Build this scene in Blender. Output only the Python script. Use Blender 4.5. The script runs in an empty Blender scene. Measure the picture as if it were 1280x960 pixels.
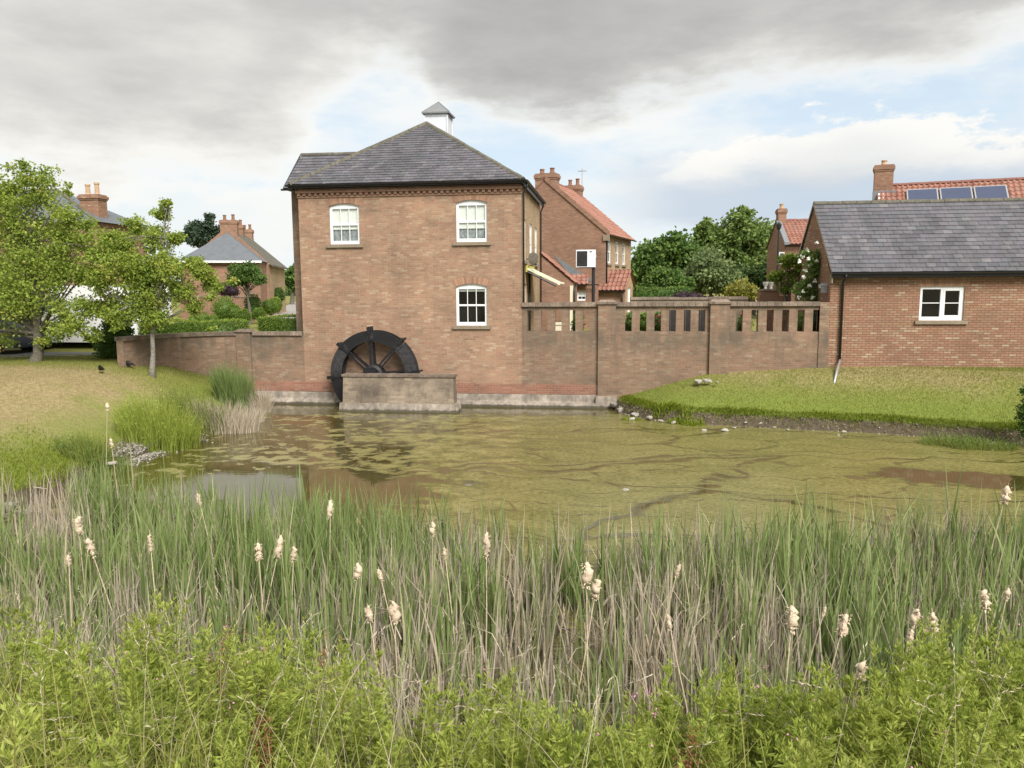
import bpy, math, random
import numpy as np
from math import sin, cos, pi, radians, tan, atan2, sqrt
from mathutils import Matrix, Vector
random.seed(7); RNG = np.random.default_rng(11)
C = bpy.context.scene.collection
S = bpy.context.scene

# ------------------------------------------------------------------ camera
CF = 961.0; EYE = Vector((0, 0, 4.0))
_a = radians(7.5); _p = radians(7.1); _r = .0057
fw = Vector((-sin(_a)*cos(_p), cos(_a)*cos(_p), -sin(_p)))
rt = Vector((cos(_a), sin(_a), 0)); up = rt.cross(fw)
rt, up = rt*cos(_r) - up*sin(_r), up*cos(_r) + rt*sin(_r)
cd = bpy.data.cameras.new('camera'); cam = bpy.data.objects.new('camera', cd); C.objects.link(cam)
cd.sensor_width = 36; cd.lens = 36*CF/1280; cd.clip_end = 3000; cd.clip_start = .05
m = Matrix.Identity(4)
for i in range(3):
    m[i][0] = rt[i]; m[i][1] = up[i]; m[i][2] = -fw[i]; m[i][3] = EYE[i]
cam.matrix_world = m
S.camera = cam
def _ray(X, Y): return fw + rt*((X-640)/CF) + up*((480-Y)/CF)
def PY(X, Y, y=25.75):
    d = _ray(X, Y); return EYE + d*(y/d.y)
def PX(X, Y, x):
    d = _ray(X, Y); return EYE + d*(x/d.x)
def G(X, Y, z=0.):
    d = _ray(X, Y); return EYE + d*((z-4.0)/d.z)

# ------------------------------------------------------------------ world, sun, exposure
S.view_settings.view_transform = 'Standard'; S.view_settings.look = 'None'
S.view_settings.gamma = 1; S.view_settings.exposure = 1.5
S.cycles.max_bounces = 6; S.cycles.diffuse_bounces = 3; S.cycles.transparent_max_bounces = 6; S.cycles.transmission_bounces = 3; S.cycles.glossy_bounces = 3
SUN_EL, SUN_AZ = radians(43), radians(146)      # azimuth clockwise from +Y
w = bpy.data.worlds.new('World'); S.world = w; w.use_nodes = True
nt = w.node_tree; nt.nodes.clear()
def NN(t, typ, **kw):
    n = t.nodes.new(typ)
    for k, v in kw.items():
        if k in ('op',): n.operation = v
        else: setattr(n, k, v)
    return n
def build_world():
    L = nt.links
    def val(x):
        return x
    def math_(op, a, b=None, c=None, clamp=False):
        n = NN(nt, 'ShaderNodeMath', operation=op, use_clamp=clamp)
        for i, q in enumerate((a, b, c)):
            if q is None: continue
            if isinstance(q, (int, float)): n.inputs[i].default_value = q
            else: L.new(q, n.inputs[i])
        return n.outputs[0]
    def sstep(x, lo, hi):
        n = NN(nt, 'ShaderNodeMapRange', interpolation_type='SMOOTHSTEP')
        L.new(x, n.inputs[0]); n.inputs[1].default_value = lo; n.inputs[2].default_value = hi
        return n.outputs[0]
    def noise(vec, scale, detail=6, rough=.55, off=(0, 0, 0), sc=(1, 1, 1)):
        mp = NN(nt, 'ShaderNodeMapping'); L.new(vec, mp.inputs[0]); mp.inputs[1].default_value = off; mp.inputs[3].default_value = sc
        n = NN(nt, 'ShaderNodeTexNoise'); L.new(mp.outputs[0], n.inputs['Vector'])
        n.inputs['Scale'].default_value = scale; n.inputs['Detail'].default_value = detail; n.inputs['Roughness'].default_value = rough
        return n.outputs['Fac']
    def mixc(f, a, b):
        n = NN(nt, 'ShaderNodeMix', data_type='RGBA')
        if isinstance(f, (int, float)): n.inputs[0].default_value = f
        else: L.new(f, n.inputs[0])
        for i, q in ((6, a), (7, b)):
            if isinstance(q, tuple): n.inputs[i].default_value = (*q, 1)
            else: L.new(q, n.inputs[i])
        return n.outputs[2]
    def curve(x, pts):
        n = NN(nt, 'ShaderNodeFloatCurve'); cv = n.mapping.curves[0]
        while len(cv.points) > 2: cv.points.remove(cv.points[1])
        cv.points[0].location = pts[0]; cv.points[-1].location = pts[-1]
        for q in pts[1:-1]: cv.points.new(*q)
        n.mapping.update(); L.new(x, n.inputs['Value']); return n.outputs[0]
    tc = NN(nt, 'ShaderNodeTexCoord').outputs['Generated']
    sp = NN(nt, 'ShaderNodeSeparateXYZ'); L.new(tc, sp.inputs[0])
    az = math_('MULTIPLY', math_('ARCTAN2', sp.outputs[0], sp.outputs[1]), 57.2958)
    el = math_('MULTIPLY', math_('ARCSINE', sp.outputs[2]), 57.2958)
    azn = math_('ADD', math_('DIVIDE', az, 360.), .5)
    pc = NN(nt, 'ShaderNodeCombineXYZ')                     # cloud coordinates: stretched sideways
    L.new(sp.outputs[0], pc.inputs[0]); L.new(sp.outputs[1], pc.inputs[1]); L.new(math_('MULTIPLY', sp.outputs[2], 3.0), pc.inputs[2])
    v = pc.outputs[0]
    n1 = noise(v, 2.2, 7, .55, (3.1, .7, 2.2)); n2 = noise(v, 7, 7, .6, (1.3, 4.4, .5)); n3 = noise(v, 3.6, 5, .5, (8.3, 2.2, 5.1))
    # lower edge of the heavy deck, in degrees of elevation / 20
    A = lambda d: (d + 180)/360
    pts = [(0, .5), (A(-90), .42), (A(-60), .36), (A(-41), .33), (A(-30), .36), (A(-25), .44), (A(-20), .70), (A(-16), .77), (A(-12.5), .66), (A(-8), .61), (A(-3), .60), (A(2), .65), (A(8), .72), (A(14), .72), (A(20), .74), (A(27), .80), (A(50), .7), (A(90), .5), (1, .5)]
    eb = math_('MULTIPLY', curve(azn, pts), 20)
    wob = math_('MULTIPLY', math_('SUBTRACT', n2, .5), 7.0)
    wob2 = math_('MULTIPLY', math_('SUBTRACT', n1, .5), 4.0)
    dd = math_('ADD', math_('SUBTRACT', math_('ADD', el, wob), eb), wob2)
    deck = sstep(dd, -1.2, 1.6)
    # darkness of the deck
    dk = curve(azn, [(0, .5), (A(-60), .40), (A(-41), .34), (A(-28), .32), (A(-20), .42), (A(-13), .68), (A(-4), .80), (A(5), .72), (A(15), .62), (A(25), .55), (A(60), .5), (1, .5)])
    dens = math_('ADD', math_('MULTIPLY', sstep(dd, -.5, 5), .45), math_('MULTIPLY', math_('SUBTRACT', n3, .5), 1.2))
    dens = math_('ADD', dens, math_('MULTIPLY', math_('SUBTRACT', n2, .5), .7))
    dens = math_('MULTIPLY', dens, 1.0, clamp=False)
    dens = math_('ADD', math_('MULTIPLY', dens, .75), math_('MULTIPLY', math_('SUBTRACT', dk, .30), .95))
    over = sstep(el, 20, 45)                                 # thinner, brighter cloud overhead
    dens = math_('SUBTRACT', dens, math_('MULTIPLY', over, .35))
    cr = NN(nt, 'ShaderNodeValToRGB'); L.new(dens, cr.inputs[0])
    e = cr.color_ramp.elements; e[0].position = 0; e[0].color = (4.7, 4.6, 4.35, 1); e[1].position = 1.0; e[1].color = (2.05, 2.02, 2.03, 1)
    for p_, c_ in ((.28, (3.75, 3.7, 3.52, 1)), (.5, (3.0, 2.97, 2.87, 1)), (.72, (2.55, 2.52, 2.47, 1))):
        q = e.new(p_); q.color = c_
    # clear and hazy sky under the deck
    sky = NN(nt, 'ShaderNodeTexSky', sky_type='NISHITA', sun_disc=False, sun_elevation=SUN_EL, sun_rotation=SUN_AZ)
    sky.air_density = 1.0; sky.dust_density = 1.5; sky.ozone_density = 1.5
    low = mixc(.82, sky.outputs[0], (3.45, 4.0, 4.45))
    # pale veil streaks
    veil = sstep(math_('ADD', n3, math_('MULTIPLY', n2, .5)), .62, .95)
    low = mixc(math_('MULTIPLY', veil, .85), low, (4.75, 4.75, 4.6))
    hor = sstep(el, 5.5, -.5)
    low = mixc(math_('MULTIPLY', hor, .6), low, (4.3, 4.6, 4.75))
    # slate-blue rain band to the right, under the cumulus
    nz = math_('MULTIPLY', math_('SUBTRACT', n2, .5), 5)
    e2 = math_('ADD', el, nz)
    right = sstep(az, -3, 6)
    band = math_('MULTIPLY', math_('MULTIPLY', sstep(e2, 3.0, 5.2), sstep(e2, 9.6, 7.2)), right)
    low = mixc(math_('MULTIPLY', band, .85), low, (2.75, 3.2, 3.75))
    # cumulus bank with bright crinkled tops
    n4 = noise(v, 16, 6, .62, (2.2, .3, 4.4), (1, 1, .8))
    topb = math_('ADD', math_('MULTIPLY', math_('SUBTRACT', n4, .5), 5.5), math_('MULTIPLY', math_('SUBTRACT', n3, .5), 5))
    ct = math_('MULTIPLY', curve(azn, [(0, .4), (A(-8), .3), (A(2), .44), (A(8), .50), (A(14), .53), (A(22), .46), (A(40), .45), (1, .4)]), 20)
    ce = math_('ADD', el, topb)
    cum = math_('MULTIPLY', sstep(math_('SUBTRACT', ct, ce), -.25, .5), sstep(math_('SUBTRACT', math_('ADD', el, nz), 0), 6.2, 8.4))
    cum = math_('MULTIPLY', cum, sstep(az, -1, 8))
    shade = sstep(math_('ADD', math_('SUBTRACT', ct, ce), math_('MULTIPLY', math_('SUBTRACT', n4, .5), 6)), -.2, 4.2)
    cc = mixc(shade, (4.95, 4.85, 4.6), (3.3, 3.45, 3.6))
    low = mixc(math_('MULTIPLY', cum, .92), low, cc)
    # left bank, softer, beside the mill
    lc = math_('MULTIPLY', math_('MULTIPLY', sstep(math_('ADD', el, math_('MULTIPLY', topb, .6)), 7.4, 6.6), sstep(math_('ADD', el, nz), 1.5, 3.5)), sstep(az, -12, -20))
    low = mixc(math_('MULTIPLY', lc, .5), low, (4.7, 4.65, 4.4))
    # bright rim under the deck edge
    rim = math_('MULTIPLY', sstep(dd, -2.2, -.2), .62)
    low = mixc(rim, low, (4.9, 4.85, 4.6))
    out = mixc(deck, low, cr.outputs[0])
    bg = NN(nt, 'ShaderNodeBackground'); L.new(out, bg.inputs[0]); bg.inputs[1].default_value = .073
    wo = NN(nt, 'ShaderNodeOutputWorld'); L.new(bg.outputs[0], wo.inputs[0])
build_world()
sd = bpy.data.lights.new('sun', 'SUN'); sun = bpy.data.objects.new('sun', sd); C.objects.link(sun)
sd.energy = 2.0; sd.angle = radians(28); sd.color = (1, .955, .89)
sv = Vector((sin(SUN_AZ)*cos(SUN_EL), cos(SUN_AZ)*cos(SUN_EL), sin(SUN_EL)))
sun.rotation_euler = sv.to_track_quat('Z', 'Y').to_euler(); sun.location = (20, -20, 30)

# ------------------------------------------------------------------ materials
def new_mat(name):
    mt = bpy.data.materials.new(name); mt.use_nodes = True
    t = mt.node_tree; return mt, t, t.nodes['Principled BSDF'], t.links
def ramp(t, src, stops):
    n = t.nodes.new('ShaderNodeValToRGB'); e = n.color_ramp.elements
    e[0].position = stops[0][0]; e[0].color = (*stops[0][1], 1); e[1].position = stops[-1][0]; e[1].color = (*stops[-1][1], 1)
    for p_, c_ in stops[1:-1]:
        q = e.new(p_); q.color = (*c_, 1)
    t.links.new(src, n.inputs[0]); return n.outputs[0]
def tnoise(t, vec, scale, detail=4, rough=.55, sc=None, out='Fac', off=None):
    if sc or off:
        mp = t.nodes.new('ShaderNodeMapping'); mp.inputs[3].default_value = sc or (1, 1, 1)
        if off: mp.inputs[1].default_value = off
        t.links.new(vec, mp.inputs[0]); vec = mp.outputs[0]
    n = t.nodes.new('ShaderNodeTexNoise'); t.links.new(vec, n.inputs['Vector'])
    n.inputs['Scale'].default_value = scale; n.inputs['Detail'].default_value = detail; n.inputs['Roughness'].default_value = rough
    return n.outputs[out]
def tmix(t, f, a, b, mode='MIX'):
    n = t.nodes.new('ShaderNodeMix'); n.data_type = 'RGBA'; n.blend_type = mode
    for i, q in ((0, f), (6, a), (7, b)):
        if isinstance(q, tuple): n.inputs[i].default_value = (*q, 1)
        elif isinstance(q, (int, float)): n.inputs[i].default_value = q
        else: t.links.new(q, n.inputs[i])
    return n.outputs[2]
def tmath(t, op, a, b=None, c=None, clamp=False):
    n = t.nodes.new('ShaderNodeMath'); n.operation = op; n.use_clamp = clamp
    for i, q in enumerate((a, b, c)):
        if q is None: continue
        if isinstance(q, (int, float)): n.inputs[i].default_value = q
        else: t.links.new(q, n.inputs[i])
    return n.outputs[0]
def tstep(t, x, lo, hi, a=0., b=1.):
    n = t.nodes.new('ShaderNodeMapRange'); n.interpolation_type = 'SMOOTHSTEP'
    t.links.new(x, n.inputs[0]); n.inputs[1].default_value = lo; n.inputs[2].default_value = hi; n.inputs[3].default_value = a; n.inputs[4].default_value = b
    return n.outputs[0]
def bump(t, b, h, strength, dist=.02):
    n = t.nodes.new('ShaderNodeBump'); n.inputs['Strength'].default_value = strength; n.inputs['Distance'].default_value = dist
    t.links.new(h, n.inputs['Height']); t.links.new(n.outputs[0], b.inputs['Normal']); return n
def pos(t): return t.nodes.new('ShaderNodeNewGeometry').outputs['Position']
def uvn(t):
    n = t.nodes.new('ShaderNodeUVMap'); n.uv_map = 'UVMap'; return n.outputs[0]
def mul(c, k): return tuple(min(1, x*k) for x in c)

def brick_mat(name, tones, mortar, stain=.35, stain_col=(.12, .10, .075), rough_patch=.25, squash=1.0, soot=None, streak=.55, joint=.0055):
    mt, t, b, L = new_mat(name)
    uv = uvn(t)
    # slight waver so that no two courses are the same
    br = t.nodes.new('ShaderNodeTexBrick'); br.offset = .5; br.squash = squash
    L.new(uv, br.inputs['Vector'])
    br.inputs['Color1'].default_value = (0, 0, 0, 1); br.inputs['Color2'].default_value = (1, 1, 1, 1); br.inputs['Mortar'].default_value = (.5, .5, .5, 1)
    br.inputs['Scale'].default_value = 1; br.inputs['Brick Width'].default_value = .225; br.inputs['Row Height'].default_value = .075
    br.inputs['Mortar Size'].default_value = joint; br.inputs['Mortar Smooth'].default_value = .3
    n = len(tones)
    tone = ramp(t, br.outputs['Color'], [((i + .0)/(n-1), c) for i, c in enumerate(tones)])
    P = pos(t)
    patch = tnoise(t, P, .55, 5, .6, (1, 1, 1.3))
    fine = tnoise(t, P, 30, 3, .6)
    tone = tmix(t, 1.0, tone, ramp(t, patch, [(.3, (1-rough_patch,)*3), (.7, (1+rough_patch*.35,)*3)]), 'MULTIPLY')
    tone = tmix(t, 1.0, tone, ramp(t, fine, [(.3, (.86,)*3), (.7, (1.1,)*3)]), 'MULTIPLY')
    col = tmix(t, br.outputs['Fac'], tone, mortar)
    st = tnoise(t, P, .8, 7, .68, (1, 1, 2.2), off=(4, 2, 7))
    f = tstep(t, st, .5, .72)
    if soot:
        z = t.nodes.new('ShaderNodeSeparateXYZ'); L.new(P, z.inputs[0])
        for (z0, z1, amt) in soot:
            g = tmath(t, 'MULTIPLY', tstep(t, z.outputs[2], z0, (z0+z1)/2), tstep(t, z.outputs[2], z1, (z0+z1)/2))
            g = tmath(t, 'MULTIPLY', g, tstep(t, tnoise(t, P, 1.3, 6, .65, (1, 1, .7), off=(9, 1, 2)), .38, .62))
            f = tmath(t, 'MAXIMUM', f, tmath(t, 'MULTIPLY', g, amt))
    col = tmix(t, tmath(t, 'MULTIPLY', f, stain), col, stain_col)
    if soot:
        sk = tnoise(t, P, 1, 6, .7, (3.2, 3.2, .5), off=(2, 2, 5)); zt = tstep(t, z.outputs[2], .6, 2.4)
        col = tmix(t, tmath(t, 'MULTIPLY', tmath(t, 'MULTIPLY', tstep(t, sk, .42, .62), zt), streak), col, (.13, .112, .088))
    # pale lime bloom
    bl = tstep(t, tnoise(t, P, 1.1, 7, .7, (1, 1, 1.8), off=(14, 5, 1)), .58, .75)
    col = tmix(t, tmath(t, 'MULTIPLY', bl, .35), col, (.46, .38, .28))
    L.new(col, b.inputs['Base Color']); b.inputs['Roughness'].default_value = .92
    b.inputs['Specular IOR Level'].default_value = .25
    h = tmath(t, 'ADD', tmath(t, 'MULTIPLY', br.outputs['Fac'], -1), tmath(t, 'MULTIPLY', fine, .25))
    bump(t, b, h, .55, .01)
    return mt
BUFF = [(.30, .185, .127), (.37, .23, .156), (.335, .20, .136), (.40, .26, .178), (.375, .207, .142), (.38, .247, .165), (.45, .325, .23)]
M = {}
M['mill_brick'] = brick_mat('mill_brick', [mul(c, 1.0) for c in BUFF], (.35, .28, .195), .45, soot=[(.3, 1.9, .55)], streak=.16)
M['garden_brick'] = brick_mat('garden_brick', [(c[0]*.76, c[1]*.79, c[2]*.80) for c in BUFF], (.27, .22, .16), .72, (.115, .098, .075), soot=[(1.75, 2.9, 1.), (.2, 1.5, .55)])
M['barn_brick'] = brick_mat('barn_brick', [(.28, .155, .10), (.34, .185, .12), (.31, .16, .105), (.36, .215, .14), (.35, .18, .12), (.33, .20, .13), (.46, .34, .24)], (.135, .10, .07), .22, rough_patch=.2, joint=.0095)
M['house_brick'] = brick_mat('house_brick', [(.25, .145, .10), (.33, .19, .13), (.29, .16, .11), (.36, .22, .155)], (.28, .21, .155), .2)
M['red_brick'] = brick_mat('red_brick', [(.25, .12, .085), (.34, .165, .115), (.29, .135, .095), (.37, .20, .145)], (.31, .24, .18), .6, (.13, .10, .08))
M['cream_lit_brick'] = brick_mat('cream_lit_brick', [(.36, .24, .14), (.46, .32, .2), (.40, .27, .16), (.5, .37, .24)], (.36, .29, .2), .1)  # warm light on right-hand walls is put into this paler brick colour
def simple(name, col, rough=.6, noise=.12, scale=6, bumpk=.1, metal=0, spec=.5, tintattr=False, objrand=0, big=.0, foot=None, streak=0):
    mt, t, b, L = new_mat(name)
    P = pos(t); n = tnoise(t, P, scale, 5, .62)
    c = tmix(t, 1., tuple(col), ramp(t, n, [(.25, (1-noise*1.6,)*3), (.75, (1+noise,)*3)]), 'MULTIPLY')
    if big:
        n2 = tnoise(t, P, .9, 6, .65, off=(3, 3, 3)); c = tmix(t, 1., c, ramp(t, n2, [(.35, (1-big,)*3), (.65, (1+big*.3,)*3)]), 'MULTIPLY')
    if objrand:
        oi = t.nodes.new('ShaderNodeObjectInfo').outputs['Random']
        c = tmix(t, 1., c, ramp(t, oi, [(0, (1-objrand,)*3), (1, (1+objrand,)*3)]), 'MULTIPLY')
    if tintattr:
        a = t.nodes.new('ShaderNodeAttribute'); a.attribute_name = 'tint'
        c = tmix(t, 1., c, ramp(t, a.outputs['Fac'], [(0, (1-tintattr,)*3), (1, (1+tintattr,)*3)]), 'MULTIPLY')
    if streak:
        n3 = tnoise(t, P, 1, 5, .65, (5, 5, .7), off=(1, 6, 2)); c = tmix(t, tmath(t, 'MULTIPLY', tstep(t, n3, .45, .65), streak), c, (.10, .088, .068))
    if foot:
        zz = t.nodes.new('ShaderNodeSeparateXYZ'); L.new(P, zz.inputs[0]); hgt_ = tmath(t, 'ADD', zz.outputs[2], tmath(t, 'MULTIPLY', tmath(t, 'SUBTRACT', n, .5), .12))
        c = tmix(t, tmath(t, 'MULTIPLY', tstep(t, hgt_, foot, foot*.35), .85), c, (.055, .05, .03))
    L.new(c, b.inputs['Base Color']); b.inputs['Roughness'].default_value = rough; b.inputs['Metallic'].default_value = metal
    b.inputs['Specular IOR Level'].default_value = spec
    if bumpk: bump(t, b, n, bumpk, .01)
    return mt
def slate_mat(name, attr):
    mt, t, b, L = new_mat(name); P = pos(t)
    if attr:
        a = t.nodes.new('ShaderNodeAttribute'); a.attribute_name = 'tint'; r = a.outputs['Fac']
    else: r = t.nodes.new('ShaderNodeObjectInfo').outputs['Random']
    c = ramp(t, r, [(0, (.085, .080, .094)), (.3, (.118, .111, .128)), (.6, (.135, .127, .143)), (.85, (.108, .114, .132)), (1, (.18, .170, .18))])
    stain = tnoise(t, P, 1.15, 7, .7, (1.5, 1.0, .55), off=(2, 8, 1))
    c = tmix(t, tmath(t, 'MULTIPLY', tstep(t, stain, .42, .64), .6), c, (.060, .064, .066))
    li = tnoise(t, P, 13, 6, .7); c = tmix(t, tmath(t, 'MULTIPLY', tstep(t, li, .60, .70), .45), c, (.20, .195, .16))
    gr = tnoise(t, P, 40, 3, .6); c = tmix(t, 1., c, ramp(t, gr, [(.3, (.8,)*3), (.7, (1.15,)*3)]), 'MULTIPLY')
    L.new(c, b.inputs['Base Color']); b.inputs['Roughness'].default_value = .55; b.inputs['Specular IOR Level'].default_value = .45
    bump(t, b, gr, .25, .004); return mt
M['slate'] = slate_mat('slate', False); M['slate_sheet'] = slate_mat('slate_sheet', True)
M['slate_far'] = simple('slate_far', (.15, .165, .185), .6, .12, 3, 0, tintattr=.15)
def pantile_mat(name, k=1.):
    mt, t, b, L = new_mat(name); P = pos(t)
    a = t.nodes.new('ShaderNodeAttribute'); a.attribute_name = 'tint'
    c = ramp(t, a.outputs['Fac'], [(0, mul((.22, .095, .07), k)), (.4, mul((.295, .132, .094), k)), (.7, mul((.33, .158, .114), k)), (1, mul((.27, .14, .105), k))])
    n = tnoise(t, P, 1.6, 6, .7); c = tmix(t, tmath(t, 'MULTIPLY', tstep(t, n, .5, .68), .45), c, (.19, .12, .085))
    L.new(c, b.inputs['Base Color']); b.inputs['Roughness'].default_value = .8; return mt
M['pantile'] = pantile_mat('pantile')
M['ridge'] = simple('ridge_tile', (.135, .125, .095), .85, .3, 9, .2, big=.3)
M['white'] = simple('white_upvc', (.80, .82, .84), .35, .03, 20, 0)
M['white_paint'] = simple('white_render', (.78, .78, .76), .7, .05, 3, .05)
M['black'] = simple('black_plastic', (.022, .022, .026), .4, .1, 20, 0)
M['iron'] = simple('tarred_timber', (.008, .0078, .011), .55, .45, 7, .5, big=.4)
M['ironw'] = simple('weathered_iron', (.035, .033, .038), .6, .5, 9, .5, big=.5)
M['arch_brick'] = simple('arch_brick', (.33, .19, .125), .92, .15, 25, .1, tintattr=.28)
M['stone'] = simple('sandstone', (.27, .22, .16), .9, .12, 12, .15, big=.2)
M['coping'] = simple('coping_brick', (.22, .17, .13), .92, .3, 9, .3, big=.35, objrand=.18)
M['concrete'] = simple('concrete', (.36, .31, .26), .9, .3, 6, .35, big=.35, foot=.11, streak=.45)
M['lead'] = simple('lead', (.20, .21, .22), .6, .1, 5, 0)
M['metal'] = simple('galvanised', (.42, .44, .46), .45, .08, 8, 0, .5)
M['clay'] = simple('clay_pot', (.48, .33, .2), .85, .15, 8, .1)
M['claybrown'] = simple('brown_clay_pot', (.24, .12, .08), .85, .15, 8, .1)
M['mortar'] = simple('lime_mortar', (.46, .40, .32), .95, .1, 10, .1)
M['dark'] = simple('dark_interior', (.018, .017, .016), .9, .2, 2, 0)
M['blind'] = simple('cream_blind', (.80, .80, .76), .85, .04, 12, 0)
M['net'] = simple('net_curtain', (.30, .32, .33), .9, .45, 9, 0)
M['asphalt'] = simple('asphalt', (.135, .135, .145), .9, .12, 25, .1, big=.1)
M['paving'] = simple('pale_paving', (.30, .28, .26), .9, .12, 9, .1)
M['bark'] = simple('bark', (.13, .115, .09), .95, .35, 14, .6)
M['barkpale'] = simple('pale_bark', (.27, .25, .22), .9, .4, 16, .5, big=.4)
M['solar'] = simple('solar_glass', (.06, .075, .13), .15, .05, 3, 0)
M['yellow'] = simple('yellow_fabric', (.45, .42, .08), .8, .1, 6, 0)
M['pale_green'] = simple('pale_green_metal', (.62, .66, .50), .5, .04, 6, 0)
M['cream'] = simple('cream_paint', (.72, .66, .50), .6, .04, 6, 0)
M['timber'] = simple('dark_fence_timber', (.030, .026, .024), .85, .3, 8, .2)
M['tyre'] = simple('tyre', (.02, .02, .02), .85, .1, 10, 0)
M['carpaint'] = simple('dark_car_paint', (.03, .035, .06), .25, .04, 3, 0)
M['vanpaint'] = simple('white_van_paint', (.80, .80, .80), .3, .03, 3, 0)
M['rock'] = simple('grey_stone', (.36, .33, .29), .9, .25, 10, .4, objrand=.2)
M['paleRock'] = simple('pale_stone', (.38, .36, .31), .85, .3, 14, .3)
M['soil'] = simple('damp_soil', (.11, .085, .055), .95, .35, 6, .5)
M['feather'] = simple('black_feather', (.012, .012, .015), .5, .1, 10, 0)
def glass_mat():
    mt, t, b, L = new_mat('window_glass')
    fr = t.nodes.new('ShaderNodeFresnel'); fr.inputs[0].default_value = 1.5
    gl = t.nodes.new('ShaderNodeBsdfGlossy'); gl.inputs['Roughness'].default_value = .02
    tr = t.nodes.new('ShaderNodeBsdfTransparent'); tr.inputs[0].default_value = (.95, .97, .96, 1)
    mx = t.nodes.new('ShaderNodeMixShader')
    bf = t.nodes.new('ShaderNodeNewGeometry').outputs['Backfacing']
    L.new(tmath(t, 'MULTIPLY', tmath(t, 'ADD', fr.outputs[0], .05, clamp=True), tmath(t, 'SUBTRACT', 1, bf)), mx.inputs[0]); L.new(tr.outputs[0], mx.inputs[1]); L.new(gl.outputs[0], mx.inputs[2])
    L.new(mx.outputs[0], t.nodes['Material Output'].inputs[0]); return mt
M['glass'] = glass_mat()
def leaf_mat(name, stops, trans=.35, rough=.55, attr='tint', blotch=None):
    mt, t, b, L = new_mat(name)
    a = t.nodes.new('ShaderNodeAttribute'); a.attribute_name = attr
    c = ramp(t, a.outputs['Fac'], stops)
    if blotch:
        P = pos(t); n = tnoise(t, P, blotch[0], 4, .6); c = tmix(t, tmath(t, 'MULTIPLY', tstep(t, n, .48, .66), blotch[1]), c, blotch[2])
    L.new(c, b.inputs['Base Color']); b.inputs['Roughness'].default_value = rough; b.inputs['Specular IOR Level'].default_value = .3
    tl = t.nodes.new('ShaderNodeBsdfTranslucent'); L.new(c, tl.inputs[0])
    mx = t.nodes.new('ShaderNodeMixShader'); mx.inputs[0].default_value = trans
    L.new(b.outputs[0], mx.inputs[1]); L.new(tl.outputs[0], mx.inputs[2]); L.new(mx.outputs[0], t.nodes['Material Output'].inputs[0])
    return mt
M['leaf_maple'] = leaf_mat('maple_leaf', [(0, (.12, .17, .03)), (.3, (.22, .31, .05)), (.65, (.34, .43, .075)), (.92, (.46, .49, .11)), (.985, (.44, .34, .10)), (1, (.34, .18, .07))], .45)
M['leaf_dark'] = leaf_mat('dark_leaf', [(0, (.03, .055, .018)), (.5, (.065, .11, .03)), (1, (.12, .18, .05))], .3)
M['leaf_mid'] = leaf_mat('mid_leaf', [(0, (.06, .12, .025)), (.5, (.13, .22, .05)), (1, (.22, .31, .075))], .35)
M['leaf_olive'] = leaf_mat('olive_leaf', [(0, (.08, .135, .035)), (.5, (.17, .25, .065)), (1, (.27, .35, .10))], .35)
M['leaf_willow'] = leaf_mat('willow_leaf', [(0, (.11, .16, .065)), (.5, (.21, .28, .11)), (1, (.31, .37, .16))], .35)
M['leaf_hedge'] = leaf_mat('hedge_leaf', [(0, (.07, .13, .02)), (.5, (.18, .27, .04)), (1, (.34, .42, .07))], .3)
M['leaf_pine'] = leaf_mat('pine_needle', [(0, (.03, .055, .035)), (1, (.085, .125, .075))], .15)
M['leaf_yellow'] = leaf_mat('yellow_shrub_leaf', [(0, (.16, .17, .03)), (.5, (.30, .29, .06)), (1, (.42, .38, .08))], .35)
M['leaf_purple'] = leaf_mat('purple_heather', [(0, (.035, .02, .03)), (1, (.09, .05, .07))], .2)
M['petal_white'] = simple('white_petal', (.78, .78, .70), .7, .05, 9, 0)
M['petal_pink'] = simple('pink_petal', (.55, .10, .16), .7, .05, 9, 0)
M['reed'] = leaf_mat('reed_leaf', [(0, (.09, .13, .04)), (.3, (.19, .265, .085)), (.6, (.285, .365, .135)), (.82, (.40, .455, .20)), (.93, (.42, .41, .22)), (1, (.54, .47, .32))], .4, .4, blotch=(.6, .45, (.20, .24, .09)))
M['dead'] = leaf_mat('dead_reed', [(0, (.18, .15, .12)), (.4, (.40, .355, .29)), (.8, (.48, .40, .29)), (1, (.60, .53, .42))], .2, .8)
M['litter'] = leaf_mat('reed_litter', [(0, (.03, .025, .018)), (.5, (.08, .066, .05)), (1, (.26, .22, .17))], .1, .9)
M['herb'] = leaf_mat('herb_leaf', [(0, (.15, .20, .035)), (.4, (.33, .41, .075)), (.75, (.47, .54, .12)), (1, (.58, .62, .20))], .5, blotch=(1.3, .4, (.25, .28, .05)))
M['herbstem'] = leaf_mat('herb_stem', [(0, (.12, .13, .03)), (.6, (.22, .17, .06)), (1, (.28, .12, .06))], .2)
M['grassblade'] = leaf_mat('bank_grass', [(0, (.11, .15, .03)), (.4, (.25, .30, .065)), (.75, (.40, .40, .11)), (.9, (.40, .36, .13)), (1, (.50, .42, .22))], .4)
M['lawnblade'] = leaf_mat('lawn_grass', [(0, (.13, .155, .035)), (.5, (.22, .24, .055)), (1, (.31, .31, .09))], .35)
M['dryblade'] = leaf_mat('dry_grass', [(0, (.19, .17, .07)), (.5, (.31, .25, .13)), (1, (.43, .34, .19))], .3)
M['fringe'] = leaf_mat('fringe_grass', [(0, (.10, .15, .015)), (.5, (.20, .27, .02)), (1, (.32, .36, .05))], .4)
M['fluff'] = simple('cattail_fluff', (.62, .50, .37), .95, .18, 45, .5, objrand=.12)

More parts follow.
